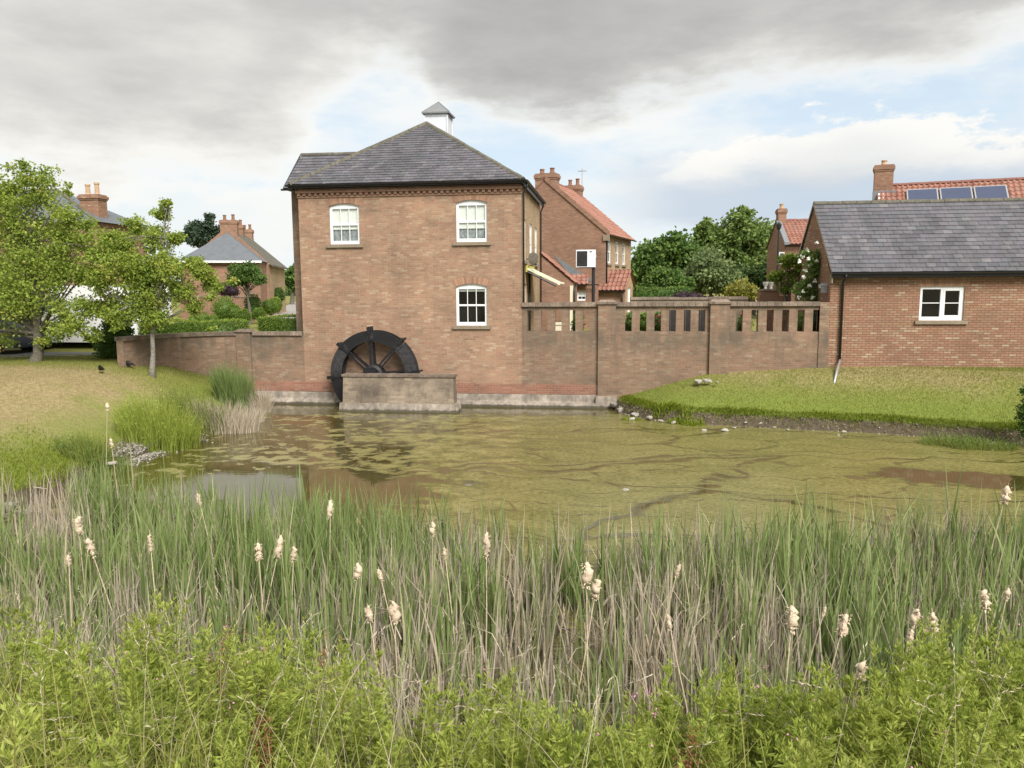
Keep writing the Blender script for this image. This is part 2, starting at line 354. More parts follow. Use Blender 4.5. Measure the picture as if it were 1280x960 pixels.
# ------------------------------------------------------------------ object helpers
WM = {}
def wm(o):
    return WM.get(o.name, Matrix.Identity(4)) if o else Matrix.Identity(4)
def tag(o, label=None, cat=None, group=None, kind=None):
    if label: o['label'] = label
    if cat: o['category'] = cat
    if group: o['group'] = group
    if kind: o['kind'] = kind
    return o
def empty(name, loc, label, cat, rz=0, group=None):
    o = bpy.data.objects.new(name, None); C.objects.link(o); o.empty_display_size = .3
    o.location = loc; o.rotation_euler = (0, 0, rz)
    WM[o.name] = Matrix.Translation(Vector(loc)) @ Matrix.Rotation(rz, 4, 'Z')
    return tag(o, label, cat, group)
class MB:
    def __init__(s, M_=None): s.v = []; s.f = []; s.t = []; s.M = M_
    def quad(s, *p):
        i = len(s.v); s.v += [tuple(q) for q in p]; s.f.append(tuple(range(i, i+len(p)))); return s
    def box(s, x0, x1, y0, y1, z0, z1, tint=None):
        i = len(s.v)
        s.v += [(x, y, z) for z in (z0, z1) for y in (y0, y1) for x in (x0, x1)]
        for q in ((0, 2, 3, 1), (4, 5, 7, 6), (0, 1, 5, 4), (2, 6, 7, 3), (0, 4, 6, 2), (1, 3, 7, 5)): s.f.append(tuple(i+k for k in q))
        if tint is not None: s.t += [tint]*8
        return s
    def hexa(s, pts):   # bottom four then top four, both counter-clockwise
        i = len(s.v); s.v += [tuple(p) for p in pts]
        for q in ((3, 2, 1, 0), (4, 5, 6, 7), (0, 1, 5, 4), (1, 2, 6, 5), (2, 3, 7, 6), (3, 0, 4, 7)): s.f.append(tuple(i+k for k in q))
        return s
    def tube(s, pts, rads, n=8, cap=True):
        pts = [Vector(p) for p in pts]
        if isinstance(rads, (int, float)): rads = [rads]*len(pts)
        i0 = len(s.v); ref = None
        for k, p in enumerate(pts):
            d = (pts[min(k+1, len(pts)-1)] - pts[max(k-1, 0)]).normalized()
            if ref is None: ref = d.orthogonal().normalized()
            ref = (ref - d*ref.dot(d)).normalized(); b = d.cross(ref)
            for j in range(n):
                a = 2*pi*j/n; q = p + (ref*cos(a) + b*sin(a))*rads[k]; s.v.append(tuple(q))
        for k in range(len(pts)-1):
            for j in range(n):
                a = i0+k*n+j; b_ = i0+k*n+(j+1) % n; s.f.append((a, b_, b_+n, a+n))
        if cap:
            s.f.append(tuple(i0+j for j in reversed(range(n)))); s.f.append(tuple(i0+(len(pts)-1)*n+j for j in range(n)))
        return s
    def lathe(s, cx, cy, prof, n=16):
        i0 = len(s.v)
        for r, z in prof:
            for j in range(n): s.v.append((cx+r*cos(2*pi*j/n), cy+r*sin(2*pi*j/n), z))
        for k in range(len(prof)-1):
            for j in range(n):
                a = i0+k*n+j; b = i0+k*n+(j+1) % n; s.f.append((a, b, b+n, a+n))
        s.f.append(tuple(i0+j for j in reversed(range(n)))); s.f.append(tuple(i0+(len(prof)-1)*n+j for j in range(n)))
        return s
    def prism(s, poly, y0, y1):   # poly in x,z (counter-clockwise seen from -y), extruded in y
        n = len(poly); i = len(s.v)
        s.v += [(x, y0, z) for x, z in poly] + [(x, y1, z) for x, z in poly]
        s.f.append(tuple(i+k for k in range(n))); s.f.append(tuple(i+n+k for k in reversed(range(n))))
        for k in range(n):
            k2 = (k+1) % n; s.f.append((i+k, i+n+k, i+n+k2, i+k2))
        return s
    def build(s, name, mat, parent=None, smooth=False, **kw):
        me = bpy.data.meshes.new(name)
        me.from_pydata(s.v, [], s.f); me.validate(); 
        # metric box-projected UVs in the builder's own frame
        uvl = me.uv_layers.new(name='UVMap'); Z = Vector((0, 0, 1))
        for p in me.polygons:
            n = p.normal
            if abs(n.z) > .999: t_, b_ = Vector((1, 0, 0)), Vector((0, 1, 0))
            else:
                t_ = Z.cross(n).normalized(); b_ = n.cross(t_)
            for li in p.loop_indices:
                c = me.vertices[me.loops[li].vertex_index].co; uvl.data[li].uv = (c.dot(t_), c.dot(b_))
            p.use_smooth = smooth
        if s.t and len(s.t) == len(me.vertices):
            at = me.attributes.new('tint', 'FLOAT', 'POINT'); at.data.foreach_set('value', s.t)
        X = wm(parent).inverted() @ (s.M or Matrix.Identity(4))
        me.transform(X)
        me.materials.append(M[mat] if isinstance(mat, str) else mat)
        o = bpy.data.objects.new(name, me); C.objects.link(o)
        if parent: o.parent = parent; WM[o.name] = wm(parent)
        return tag(o, **kw)
def fast_mesh(name, V, F, mat, parent=None, tint=None, smooth=False, nv=4, **kw):
    """V (n,3) world coords, F (m,nv)"""
    me = bpy.data.meshes.new(name); V = np.asarray(V, np.float32)
    if parent is not None:
        Xi = np.array(wm(parent).inverted()); V = (V @ Xi[:3, :3].T + Xi[:3, 3]).astype(np.float32)
    F = np.asarray(F, np.int32); me.vertices.add(len(V)); me.vertices.foreach_set('co', V.ravel())
    me.loops.add(F.size); me.loops.foreach_set('vertex_index', F.ravel())
    me.polygons.add(len(F)); me.polygons.foreach_set('loop_start', np.arange(0, F.size, F.shape[1], dtype=np.int32))
    me.update(calc_edges=True)
    if smooth: me.polygons.foreach_set('use_smooth', np.ones(len(F), bool))
    if tint is not None:
        at = me.attributes.new('tint', 'FLOAT', 'POINT'); at.data.foreach_set('value', np.asarray(tint, np.float32))
    me.materials.append(M[mat])
    o = bpy.data.objects.new(name, me); C.objects.link(o)
    if parent: o.parent = parent; WM[o.name] = wm(parent)
    return tag(o, **kw)

# wall panel with rectangular openings; local x across, z up, outside face at y=0, thickness into +y
def wall_panel(x0, x1, z0, z1, holes=(), th=.3, mb=None, M_=None, gable=None):
    mb = mb or MB(M_)
    xs = sorted({x0, x1, *[h[0] for h in holes], *[h[1] for h in holes]}); zs = sorted({z0, z1, *[h[2] for h in holes], *[h[3] for h in holes]})
    for i in range(len(xs)-1):
        for j in range(len(zs)-1):
            cx, cz = (xs[i]+xs[i+1])/2, (zs[j]+zs[j+1])/2
            if any(h[0] < cx < h[1] and h[2] < cz < h[3] for h in holes): continue
            mb.quad((xs[i], 0, zs[j]), (xs[i+1], 0, zs[j]), (xs[i+1], 0, zs[j+1]), (xs[i], 0, zs[j+1]))
    for a, b, c, d in holes:
        mb.quad((a, 0, c), (a, 0, d), (a, th, d), (a, th, c)); mb.quad((b, 0, d), (b, 0, c), (b, th, c), (b, th, d))
        mb.quad((a, 0, c), (a, th, c), (b, th, c), (b, 0, c)); mb.quad((a, 0, d), (b, 0, d), (b, th, d), (a, th, d))
    mb.quad((x0, 0, z1), (x1, 0, z1), (x1, th, z1), (x0, th, z1)); mb.quad((x0, 0, z0), (x0, 0, z1), (x0, th, z1), (x0, th, z0)); mb.quad((x1, 0, z1), (x1, 0, z0), (x1, th, z0), (x1, th, z1))
    if gable:   # (apex x, apex z)
        mb.quad((x0, 0, z1), (x1, 0, z1), (gable[0], 0, gable[1]))
    return mb
def TR(x, y, z=0, rz=0): return Matrix.Translation((x, y, z)) @ Matrix.Rotation(rz, 4, 'Z')

def window(parent, Mx, x0, x1, z0, z1, cols=3, rows=(1, 1), rise=.09, style='sash', blind=0., arch='mill_brick', curtain=False, sill=True, room=True, simplew=False, inset=.07, meet=.5):
    """opening x0..x1, z0..z1 (z1 = crown). Makes window part with sub-parts and a dark room behind."""
    fr = .085 if not simplew else .06
    zs = z1 - rise
    mb = MB(Mx); yi = inset
    def bar(a, b, c, d, y0=yi, y1=yi+.06): mb.box(a, b, y0, y1, c, d)
    bar(x0, x0+fr, z0, zs); bar(x1-fr, x1, z0, zs); bar(x0+fr, x1-fr, z0, z0+fr+.03, yi-.004)
    # arched head
    n = 8; pts = [(x0, zs-.07)] + [(x1, zs-.07)]
    arc = [(x1 + (x0-x1)*k/n, zs + rise*(1-(2*k/n-1)**2)) for k in range(n+1)]
    if rise > 0: mb.prism([(x0, zs), (x1, zs)][:0] + [(x0+.0, zs-fr), (x1, zs-fr)] + arc, yi-.002, yi+.062)
    else: bar(x0+fr, x1-fr, zs-fr, zs)
    zm = z0 + (zs-z0)*meet
    if style == 'sash':
        bar(x0+fr, x1-fr, zm-.03, zm+.03, yi+.01, yi+.065)
        cells = [(x0+fr, x1-fr, z0+fr+.03, zm-.03, yi+.035), (x0+fr, x1-fr, zm+.03, zs-fr, yi+.015)]
    else:   # casement: fixed light and opening light
        xm = x0 + (x1-x0)*.5
        bar(xm-.035, xm+.045, z0+fr+.03, zs-fr, yi-.006, yi+.062)
        bar(xm+.045, xm+.10, z0+fr+.03, zs-fr, yi-.012, yi+.05); bar(x1-fr-.05, x1-fr, z0+fr+.03, zs-fr, yi-.012, yi+.05)
        bar(xm+.10, x1-fr-.05, zs-fr-.05, zs-fr, yi-.012, yi+.05); bar(xm+.10, x1-fr-.05, z0+fr+.03, z0+fr+.075, yi-.012, yi+.05)
        cells = [(x0+fr, xm-.035, z0+fr+.03, zs-fr, yi+.02), (xm+.10, x1-fr-.05, z0+fr+.075, zs-fr-.05, yi+.0)]
    wn = mb.build('window', 'white', parent)
    k = 0
    for (a, b, c, d, y) in cells:
        nr = rows[k] if k < len(rows) else 1; k += 1
        for i in range(1, cols): 
            x = a + (b-a)*i/cols; MB(Mx).box(x-.011, x+.011, y-.012, y+.012, c, d).build('glazing_bar', 'white', wn)
        for j in range(1, nr):
            z = c + (d-c)*j/nr; MB(Mx).box(a, b, y-.010, y+.010, z-.013, z+.013).build('glazing_bar', 'white', wn)
        for i in range(cols):
            for j in range(nr):
                xa, xb = a+(b-a)*i/cols, a+(b-a)*(i+1)/cols; za, zb = c+(d-c)*j/nr, c+(d-c)*(j+1)/nr
                if simplew: continue
                MB(Mx).box(xa+.001, xb-.001, y-.003, y+.003, za+.001, zb-.001).build('pane', 'glass', wn)
        if simplew: MB(Mx).box(a, b, y-.003, y+.003, c, d).build('pane', 'glass', wn)
    if room:
        r = MB(Mx); r.quad((x0-.3, .75, z0-.3), (x1+.3, .75, z0-.3), (x1+.3, .75, z1+.3), (x0-.3, .75, z1+.3))
        for (p0, p1) in (((x0-.3, z0-.3), (x0-.3, z1+.3)), ((x1+.3, z0-.3), (x1+.3, z1+.3)), ((x0-.3, z1+.3), (x1+.3, z1+.3)), ((x0-.3, z0-.3), (x1+.3, z0-.3))):
            r.quad((p0[0], .16, p0[1]), (p1[0], .16, p1[1]), (p1[0], .75, p1[1]), (p0[0], .75, p0[1]))
        r.build('room_lining', 'dark', wn)
    if blind:
        b = MB(Mx); zb = z1 - (z1-z0)*blind
        b.box(x0+.03, x1-.03, yi+.068, yi+.074, zb, zs-.005); b.box(x0+.03, x1-.03, yi+.066, yi+.084, zb-.02, zb)
        b.build('blind', 'blind', wn)
    if curtain:
        b = MB(Mx); n = 14
        for k in range(n):
            xa, xb = x0+(x1-x0)*k/n, x0+(x1-x0)*(k+1)/n; za = yi+.10+.02*(k % 2); zb_ = yi+.10+.02*((k+1) % 2)
            b.quad((xa, za, z0+.1), (xb, zb_, z0+.1), (xb, zb_, zs-.01), (xa, za, zs-.01))
        b.build('net_curtain', 'net', wn)
    if sill:
        MB(Mx).hexa([(x0-.12, -.07, z0-.115), (x1+.12, -.07, z0-.115), (x1+.12, .09, z0-.115), (x0-.12, .09, z0-.115), (x0-.12, -.07, z0-.015), (x1+.12, -.07, z0-.015), (x1+.12, .09, z0-.002), (x0-.12, .09, z0-.002)]).build('window_sill', 'stone', parent)
    if arch:   # soldier-brick arch, proud by 4 mm, filling the corners over the curved head
        a = MB(Mx); n = int((x1-x0+.24)/.078); H = .22; cx = (x0+x1)/2; W2 = (x1-x0)/2
        for k in range(n):
            f0 = -1.12 + 2.24*(k+.09)/n; f1 = -1.12 + 2.24*(k+.91)/n
            def pt(f, top):
                fx = max(-1, min(1, f)); xx = cx + f*W2; zz = zs + rise*(1-fx*fx)
                return (xx + (f*.07 if top else 0), zz + (H if top else 0.002))
            p = [pt(f0, 0), pt(f1, 0), pt(f1, 1), pt(f0, 1)]
            j = random.uniform(-.002, .003)
            a.prism(p, -.004-j, .10); a.t += [random.random()]*8
        if rise > 0:
            for sgn in (-1, 1):   # brick spandrel behind
                pass
        a.build('brick_arch', 'arch_brick', parent, kind='stuff')
        mbk = MB(Mx); n = 8
        arc2 = [(x0+(x1-x0)*k/n, zs + rise*(1-(2*k/n-1)**2)+.001) for k in range(n+1)]
        mbk.prism(arc2 + [(x1, z1+.001), (x0, z1+.001)][:2], .0005, .12)
        if rise > 0: mbk.build('arch_backing', 'mill_brick' if arch == 'mill_brick' else arch, parent)
    return wn

# slates on a roof plane. O origin at eave (world/builder), U along the eave, V up the slope, poly in (u, v)
def clip_poly(poly, a, b, c):   # keep a*x+b*y<=c
    out = []
    for i in range(len(poly)):
        p, q = poly[i], poly[(i+1) % len(poly)]; dp = a*p[0]+b*p[1]-c; dq = a*q[0]+b*q[1]-c
        if dp <= 0: out.append(p)
        if dp*dq < 0:
            t_ = dp/(dp-dq); out.append((p[0]+(q[0]-p[0])*t_, p[1]+(q[1]-p[1])*t_))
    return out
_slate_mesh = {}
def slates(parent, O, U, V, poly, wdt=.30, exp=.2, Mx=None, max_parts=0, mat='slate_sheet', seed=1, order=None):
    rnd = random.Random(seed); O, U, V = Vector(O), Vector(U).normalized(), Vector(V).normalized(); N = U.cross(V)
    Mx = Mx or Matrix.Identity(4)
    if (wdt, exp) not in _slate_mesh:
        _slate_mesh[(wdt, exp)] = []
        for k in range(5):
            mb = MB(); th = .008 + .003*k/4; e = .004*(k-2)
            j = [random.uniform(-.004, .004) for _ in range(4)]
            mb.hexa([(-wdt/2+.004+j[0], -.02+e, .004), (wdt/2-.004+j[1], -.02-e*.5, .004), (wdt/2-.004, exp+.04, -.010), (-wdt/2+.004, exp+.04, -.010),
                     (-wdt/2+.004+j[0], -.02+e, .004+th+.006), (wdt/2-.004+j[1], -.02-e*.5, .004+th+.006), (wdt/2-.004, exp+.04, -.004), (-wdt/2+.004, exp+.04, -.004)])
            me = bpy.data.meshes.new('slate'); me.from_pydata(mb.v, [], mb.f); me.materials.append(M['slate']); _slate_mesh[(wdt, exp)].append(me)
    us = [p[0] for p in poly]; vs = [p[1] for p in poly]
    edges = []
    n = len(poly)
    for i in range(n):
        p, q = poly[i], poly[(i+1) % n]; a, b = q[1]-p[1], -(q[0]-p[0]); edges.append((a, b, a*p[0]+b*p[1]))
    items = []
    r = 0; v = min(vs)
    while v < max(vs)-.02:
        u = min(us) - (wdt/2 if r % 2 else 0)
        while u < max(us):
            c = [(u, v), (u+wdt, v), (u+wdt, v+exp), (u, v+exp)]; full = True
            d = c
            for (a, b, cc) in edges:
                if any(a*x+b*y > cc+1e-6 for x, y in c): full = False
                d = clip_poly(d, a, b, cc)
                if len(d) < 3: break
            if len(d) >= 3: items.append((u, v, full, d))
            u += wdt
        v += exp; r += 1
    sheet = MB(Mx); cnt = 0
    if order: items.sort(key=order)
    base = MB(Mx); base.quad(*[O + U*p[0] + V*p[1] - N*.02 for p in poly]); 
    base.t = [.3]*len(poly); base.build('roof_underlay', 'slate_sheet', parent)
    Xp = wm(parent).inverted()
    R = Matrix.Identity(4)
    for i in range(3): R[i][0] = U[i]; R[i][1] = V[i]; R[i][2] = N[i]
    for (u, v, full, d) in items:
        if full and cnt < max_parts:
            p = O + U*(u+wdt/2) + V*v
            o = bpy.data.objects.new('slate', rnd.choice(_slate_mesh[(wdt, exp)])); C.objects.link(o); o.parent = parent
            tw = Matrix.Rotation(rnd.gauss(0, .004), 4, 'Z')
            o.matrix_local = Xp @ Mx @ Matrix.Translation(p + N*rnd.uniform(0, .003)) @ R @ tw; cnt += 1
        else:
            tn = rnd.random(); e = rnd.uniform(-.003, .003); i = len(sheet.v)
            g = .003
            m_ = len(d); cu = sum(q[0] for q in d)/m_
            low = []; top = []
            for (x, y) in d:
                xx = x + (g if x < cu else -g); f = (y-v)/exp
                h = .018*(1-f) + .002
                low.append(O+U*xx+V*y+N*(h-.014)); top.append(O+U*xx+V*(y + (e if f < .1 else 0))+N*h)
            sheet.v += [tuple(q) for q in low+top]; sheet.t += [tn]*(2*m_)
            sheet.f.append(tuple(i+m_+k for k in range(m_)))
            for k in range(m_):
                k2 = (k+1) % m_; sheet.f.append((i+k, i+k2, i+m_+k2, i+m_+k))
    if sheet.v: sheet.build('slate_courses', mat, parent, kind='stuff')
def pantiles(parent, O, U, V, W, Ln, Mx=None, mat='pantile', tw=.24, th=.32, name='pantile_courses', seed=3):
    rnd = random.Random(seed); O, U, V = Vector(O), Vector(U).normalized(), Vector(V).normalized(); N = U.cross(V)
    mb = MB(Mx); prof = [(0, .012), (.18, 0), (.42, .0), (.60, .03), (.78, .055), (.92, .04), (1.0, .012)]
    nc = max(1, int(round(W/tw))); tw = W/nc; nr = max(1, int(round(Ln/th))); th = Ln/nr
    for r in range(nr):
        for c in range(nc):
            tn = rnd.random(); dz = rnd.uniform(0, .006); i = len(mb.v)
            for (f, h) in prof: mb.v.append(tuple(O+U*(c+f)*tw+V*(r*th)+N*(h+.012+dz)))
            for (f, h) in prof: mb.v.append(tuple(O+U*(c+f)*tw+V*((r+1)*th+.01)+N*(h-.012)))
            for (f, h) in prof: mb.v.append(tuple(O+U*(c+f)*tw+V*(r*th)+N*(h-.012)))
            k = len(prof); mb.t += [tn]*(3*k)
            for j in range(k-1):
                mb.f.append((i+j, i+j+1, i+k+j+1, i+k+j)); mb.f.append((i+2*k+j, i+2*k+j+1, i+j+1, i+j))
    base = MB(Mx); base.quad(O-N*.03, O+U*W-N*.03, O+U*W+V*Ln-N*.03, O+V*Ln-N*.03); base.t = [.2]*4; base.build('roof_underlay', mat, parent)
    return mb.build(name, mat, parent, kind='stuff')
def ridge_line(parent, a, b, Mx=None, r=.11, seg=.4, name='ridge_tile', mat='ridge', zoff=.0):
    a, b = Vector(a), Vector(b); n = max(1, int((b-a).length/seg)); d = (b-a)/n
    side = d.cross(Vector((0, 0, 1))).normalized(); nn = side.cross(d).normalized()
    for k in range(n):
        mb = MB(Mx); p = a+d*k; q = a+d*(k+1)-d*.03; st = []
        jit = nn*random.uniform(-.004, .008)
        prof = [(-1, -.55), (-.7, .05), (0, .35), (.7, .05), (1, -.55)]
        for e in (p, q):
            for (s_, h_) in prof: st.append(tuple(e + side*s_*r + nn*(h_*r+zoff) + jit))
        for e in (p, q):
            for (s_, h_) in prof: st.append(tuple(e + side*s_*r + nn*(h_*r+zoff-.022) + jit))
        mb.v = st
        for j in range(4):
            mb.f += [(j, j+1, 6+j, 5+j), (10+j+1, 10+j, 15+j, 16+j)]
        for (o0) in (0, 5): mb.f.append((o0, o0+1, o0+2, o0+3, o0+4, o0+14, o0+13, o0+12, o0+11, o0+10) if o0 == 0 else (5, 15, 16, 17, 18, 19, 9, 8, 7, 6))
        mb.f += [(0, 5, 15, 10), (4, 14, 19, 9)]
        mb.build(name, mat, parent)
def gutter(parent, a, b, Mx=None, r=.06, name='gutter'):
    a, b = Vector(a), Vector(b); d = (b-a).normalized(); side = d.cross(Vector((0, 0, 1)))
    mb = MB(Mx); n = 8; i = 0
    for rr in (r, r-.008):
        for e in (a, b):
            for k in range(n+1):
                an = pi*k/n; mb.v.append(tuple(e + side*cos(an)*rr - Vector((0, 0, 1))*sin(an)*rr))
    m_ = n+1
    for k in range(n):
        mb.f += [(k, k+1, m_+k+1, m_+k), (2*m_+k+1, 2*m_+k, 3*m_+k, 3*m_+k+1)]
    mb.f += [(0, m_, 3*m_, 2*m_), (m_-1, 3*m_-1, 4*m_-1, 2*m_-1)]
    for e in (0, m_): mb.f.append(tuple(range(e, e+m_)) if e == 0 else tuple(reversed(range(e, e+m_))))
    return mb.build(name, 'black', parent)
def chimney(parent, x0, x1, y0, y1, z0, z1, Mx=None, mat='house_brick', pots=2, potmat='claybrown', corb=.06, ph=.45, pr=.13, axis='x', name='chimney'):
    mb = MB(Mx); mb.box(x0, x1, y0, y1, z0, z1-.32)
    mb.box(x0-corb*.5, x1+corb*.5, y0-corb*.5, y1+corb*.5, z1-.32, z1-.235); mb.box(x0-corb, x1+corb, y0-corb, y1+corb, z1-.235, z1-.08)
    mb.box(x0-corb*.3, x1+corb*.3, y0-corb*.3, y1+corb*.3, z1-.08, z1)
    c = mb.build(name, mat, parent)
    for k in range(pots):
        f = (k+.5)/pots; px, py = ((x0+(x1-x0)*f, (y0+y1)/2) if axis == 'x' else ((x0+x1)/2, y0+(y1-y0)*f))
        hh = ph*(1+.12*((k*7) % 3-1))
        MB(Mx).lathe(px, py, [(pr*1.1, z1-.02), (pr*1.1, z1+.06), (pr*.92, z1+.1), (pr*.85, z1+hh*.8), (pr*1.05, z1+hh*.86), (pr*1.05, z1+hh), (pr*.7, z1+hh), (pr*.7, z1+hh-.1)], 12).build('chimney_pot', potmat, c)
    return c

# ------------------------------------------------------------------ ground and water
WY = 25.75                      # plane of the mill front, the balustrade and the barn front
POND = [(-10.6, 8.4), (-10.95, 10.5), (-11.0, 12.2), (-10.8, 13.3), (-11.15, 15), (-11.35, 17), (-11.45, 19.5), (-11.5, 22), (-11.7, 24), (-11.9, 26.1), (0.0, 26.1), (.15, 24.95), (1.0, 23.6), (2.2, 22.9), (4.4, 22.45), (7.3, 21.85), (10.4, 20.8), (13.6, 18.6), (15.5, 14.5), (14.5, 9.5), (11, 6.8), (4, 5.7), (-2, 5.4), (-6.5, 5.8), (-9.5, 6.9)]
PP = np.array(POND)
def pond_sd(x, y):
    x = np.asarray(x, float); y = np.asarray(y, float); d = np.full(x.shape, 1e9); ins = np.zeros(x.shape, bool)
    for i in range(len(PP)):
        a = PP[i]; b = PP[(i+1) % len(PP)]; e = b-a; t_ = np.clip(((x-a[0])*e[0]+(y-a[1])*e[1])/(e@e), 0, 1)
        d = np.minimum(d, np.hypot(x-a[0]-t_*e[0], y-a[1]-t_*e[1]))
        c = ((a[1] > y) != (b[1] > y)) & (x < (b[0]-a[0])*(y-a[1])/(b[1]-a[1]+1e-12)+a[0]); ins ^= c
    return np.where(ins, -d, d)
def sm(x, a, b):
    t_ = np.clip((x-a)/(b-a), 0, 1); return t_*t_*(3-2*t_)
_ws = [(RNG.uniform(-1, 1), RNG.uniform(-1, 1), RNG.uniform(0, 6.28)) for _ in range(24)]
def wob(x, y, f):
    r = 0
    for k, (a, b, c) in enumerate(_ws[:12]): r = r + np.sin((a*x+b*y)*f*(1+.25*k)+c)/(1+.25*k)
    return r/5
def height(x, y):
    x = np.asarray(x, float); y = np.asarray(y, float)
    s0 = pond_sd(x, y); s = s0 + .18*wob(x, y, 1.6)*np.clip(s0*2, 0, 1) + .15*wob(x, y, 5)*np.exp(-np.abs(s0)*1.5)
    near = 1-sm(y, 7.5, 11.5)
    left = np.interp(s, [0, .12, .8, 1.6, 2.4, 3.3, 4.2, 6, 60], [0, .16, .32, .60, 1.02, 1.42, 1.62, 1.7, 1.7])
    left2 = np.interp(s, [0, .15, .5, 2.5, 5, 9, 60], [0, .28, .45, .95, 1.4, 1.7, 1.7])       # lower lawn, nearer the camera
    kl = sm(y, 13, 19); left = left*kl + left2*(1-kl)
    right = np.interp(s, [0, .18, .3, 1, 2.4, 3.2, 4, 60], [0, .30, .36, .58, 1.0, 1.28, 1.45, 1.45])
    nb = np.interp(s, [0, .5, 1, 2, 3, 5.3, 60], [0.02, .38, .68, 1.2, 1.6, 2.4, 2.6])
    kr = sm(x, -4, -1)
    h = left*(1-kr) + right*kr
    h = h*(1-near) + nb*near
    h = np.where(s0 < 0, np.maximum(-.5, s0*.5), h)
    h = h + .02*wob(x, y, 3)*np.clip(s0, 0, 1)*(y < 25.4)
    # garden level behind the walls
    beh = (y > 25.95) & (x > -13.0)
    h = np.where(beh, 2.0, h)
    kb = sm(y, 26.2, 30)*(x <= -13.0); h = h*(1-kb)+2.0*kb
    return h
def grid_axis(lo, hi, step, far):
    a = list(np.arange(lo, hi+1e-6, step)); g = step; q = hi
    while q < far: g *= 1.35; q += g; a.append(q)
    g = step; q = lo
    while q > -far: g *= 1.35; q -= g; a.insert(0, q)
    return np.array(a)
gx = grid_axis(-24, 18, .14, 900); gy = grid_axis(-1, 27, .14, 1300)
GX, GY = np.meshgrid(gx, gy); GZ = height(GX, GY)
gy_m = GY > 120; GZ = GZ + np.where(gy_m, 6*sm(GY, 200, 900)*(1+.5*np.sin(GX/140.)), 0)
n_, m_ = GX.shape; idx = np.arange(n_*m_).reshape(n_, m_)
F = np.stack([idx[:-1, :-1], idx[:-1, 1:], idx[1:, 1:], idx[1:, :-1]], -1).reshape(-1, 4)
def ground_mat():
    mt, t, b, L = new_mat('ground'); P = pos(t); z = t.nodes.new('ShaderNodeSeparateXYZ'); L.new(P, z.inputs[0])
    n = tnoise(t, P, 1.1, 7, .65); n2 = tnoise(t, P, 9, 6, .7); n3 = tnoise(t, P, .45, 4, .6, off=(5, 5, 0)); n5 = tnoise(t, P, 60, 3, .7)
    green = ramp(t, n2, [(.28, (.13, .14, .035)), (.5, (.20, .205, .055)), (.72, (.27, .25, .08))])
    dry = ramp(t, n2, [(.28, (.19, .15, .075)), (.5, (.30, .235, .125)), (.72, (.40, .315, .18))])
    sx = z.outputs[0]; sy = z.outputs[1]
    # the scorched lawn on the left bank, between the road verge and the greener lower edge
    lx = tstep(t, sx, -11.9, -13.0); ly = tmath(t, 'MULTIPLY', tstep(t, sy, 12.6, 14.8), tstep(t, sy, 22.9, 20.6))
    f = tmath(t, 'MULTIPLY', tmath(t, 'MULTIPLY', lx, ly), tstep(t, n, .15, .50))
    # dry patches on the right bank, near the wall foot
    rx = tmath(t, 'MULTIPLY', tstep(t, sx, 1.0, 2.5), tstep(t, z.outputs[2], .65, 1.15))
    f = tmath(t, 'MAXIMUM', f, tmath(t, 'MULTIPLY', rx, tmath(t, 'MULTIPLY', tstep(t, n3, .42, .62), .75)))
    c = tmix(t, tmath(t, 'MULTIPLY', f, .95), green, dry)
    c = tmix(t, 1., c, ramp(t, n5, [(.3, (.72,)*3), (.7, (1.25,)*3)]), 'MULTIPLY')
    hg_ = tmath(t, 'ADD', z.outputs[2], tmath(t, 'MULTIPLY', tmath(t, 'SUBTRACT', n, .5), .9)); c = tmix(t, tmath(t, 'MULTIPLY', tstep(t, hg_, 1.35, .45), .72), c, (.155, .215, .035))
    soil = ramp(t, n2, [(.3, (.05, .04, .028)), (.7, (.13, .105, .07))])
    zz = tmath(t, 'ADD', z.outputs[2], tmath(t, 'MULTIPLY', tmath(t, 'SUBTRACT', n2, .5), .25))
    c = tmix(t, tmath(t, 'MULTIPLY', tstep(t, zz, .36, .27), tstep(t, sy, 27, 26)), c, soil)
    c = tmix(t, tmath(t, 'MULTIPLY', tstep(t, sy, 10.5, 8), .8), c, soil)      # litter under the near reeds and herbs
    L.new(c, b.inputs['Base Color']); b.inputs['Roughness'].default_value = .95; b.inputs['Specular IOR Level'].default_value = .15
    bump(t, b, tmath(t, 'ADD', n2, tmath(t, 'MULTIPLY', n5, .6)), .5, .04); return mt
M['ground'] = ground_mat()
fast_mesh('ground', np.stack([GX, GY, GZ], -1).reshape(-1, 3), F, 'ground', smooth=True, kind='structure')
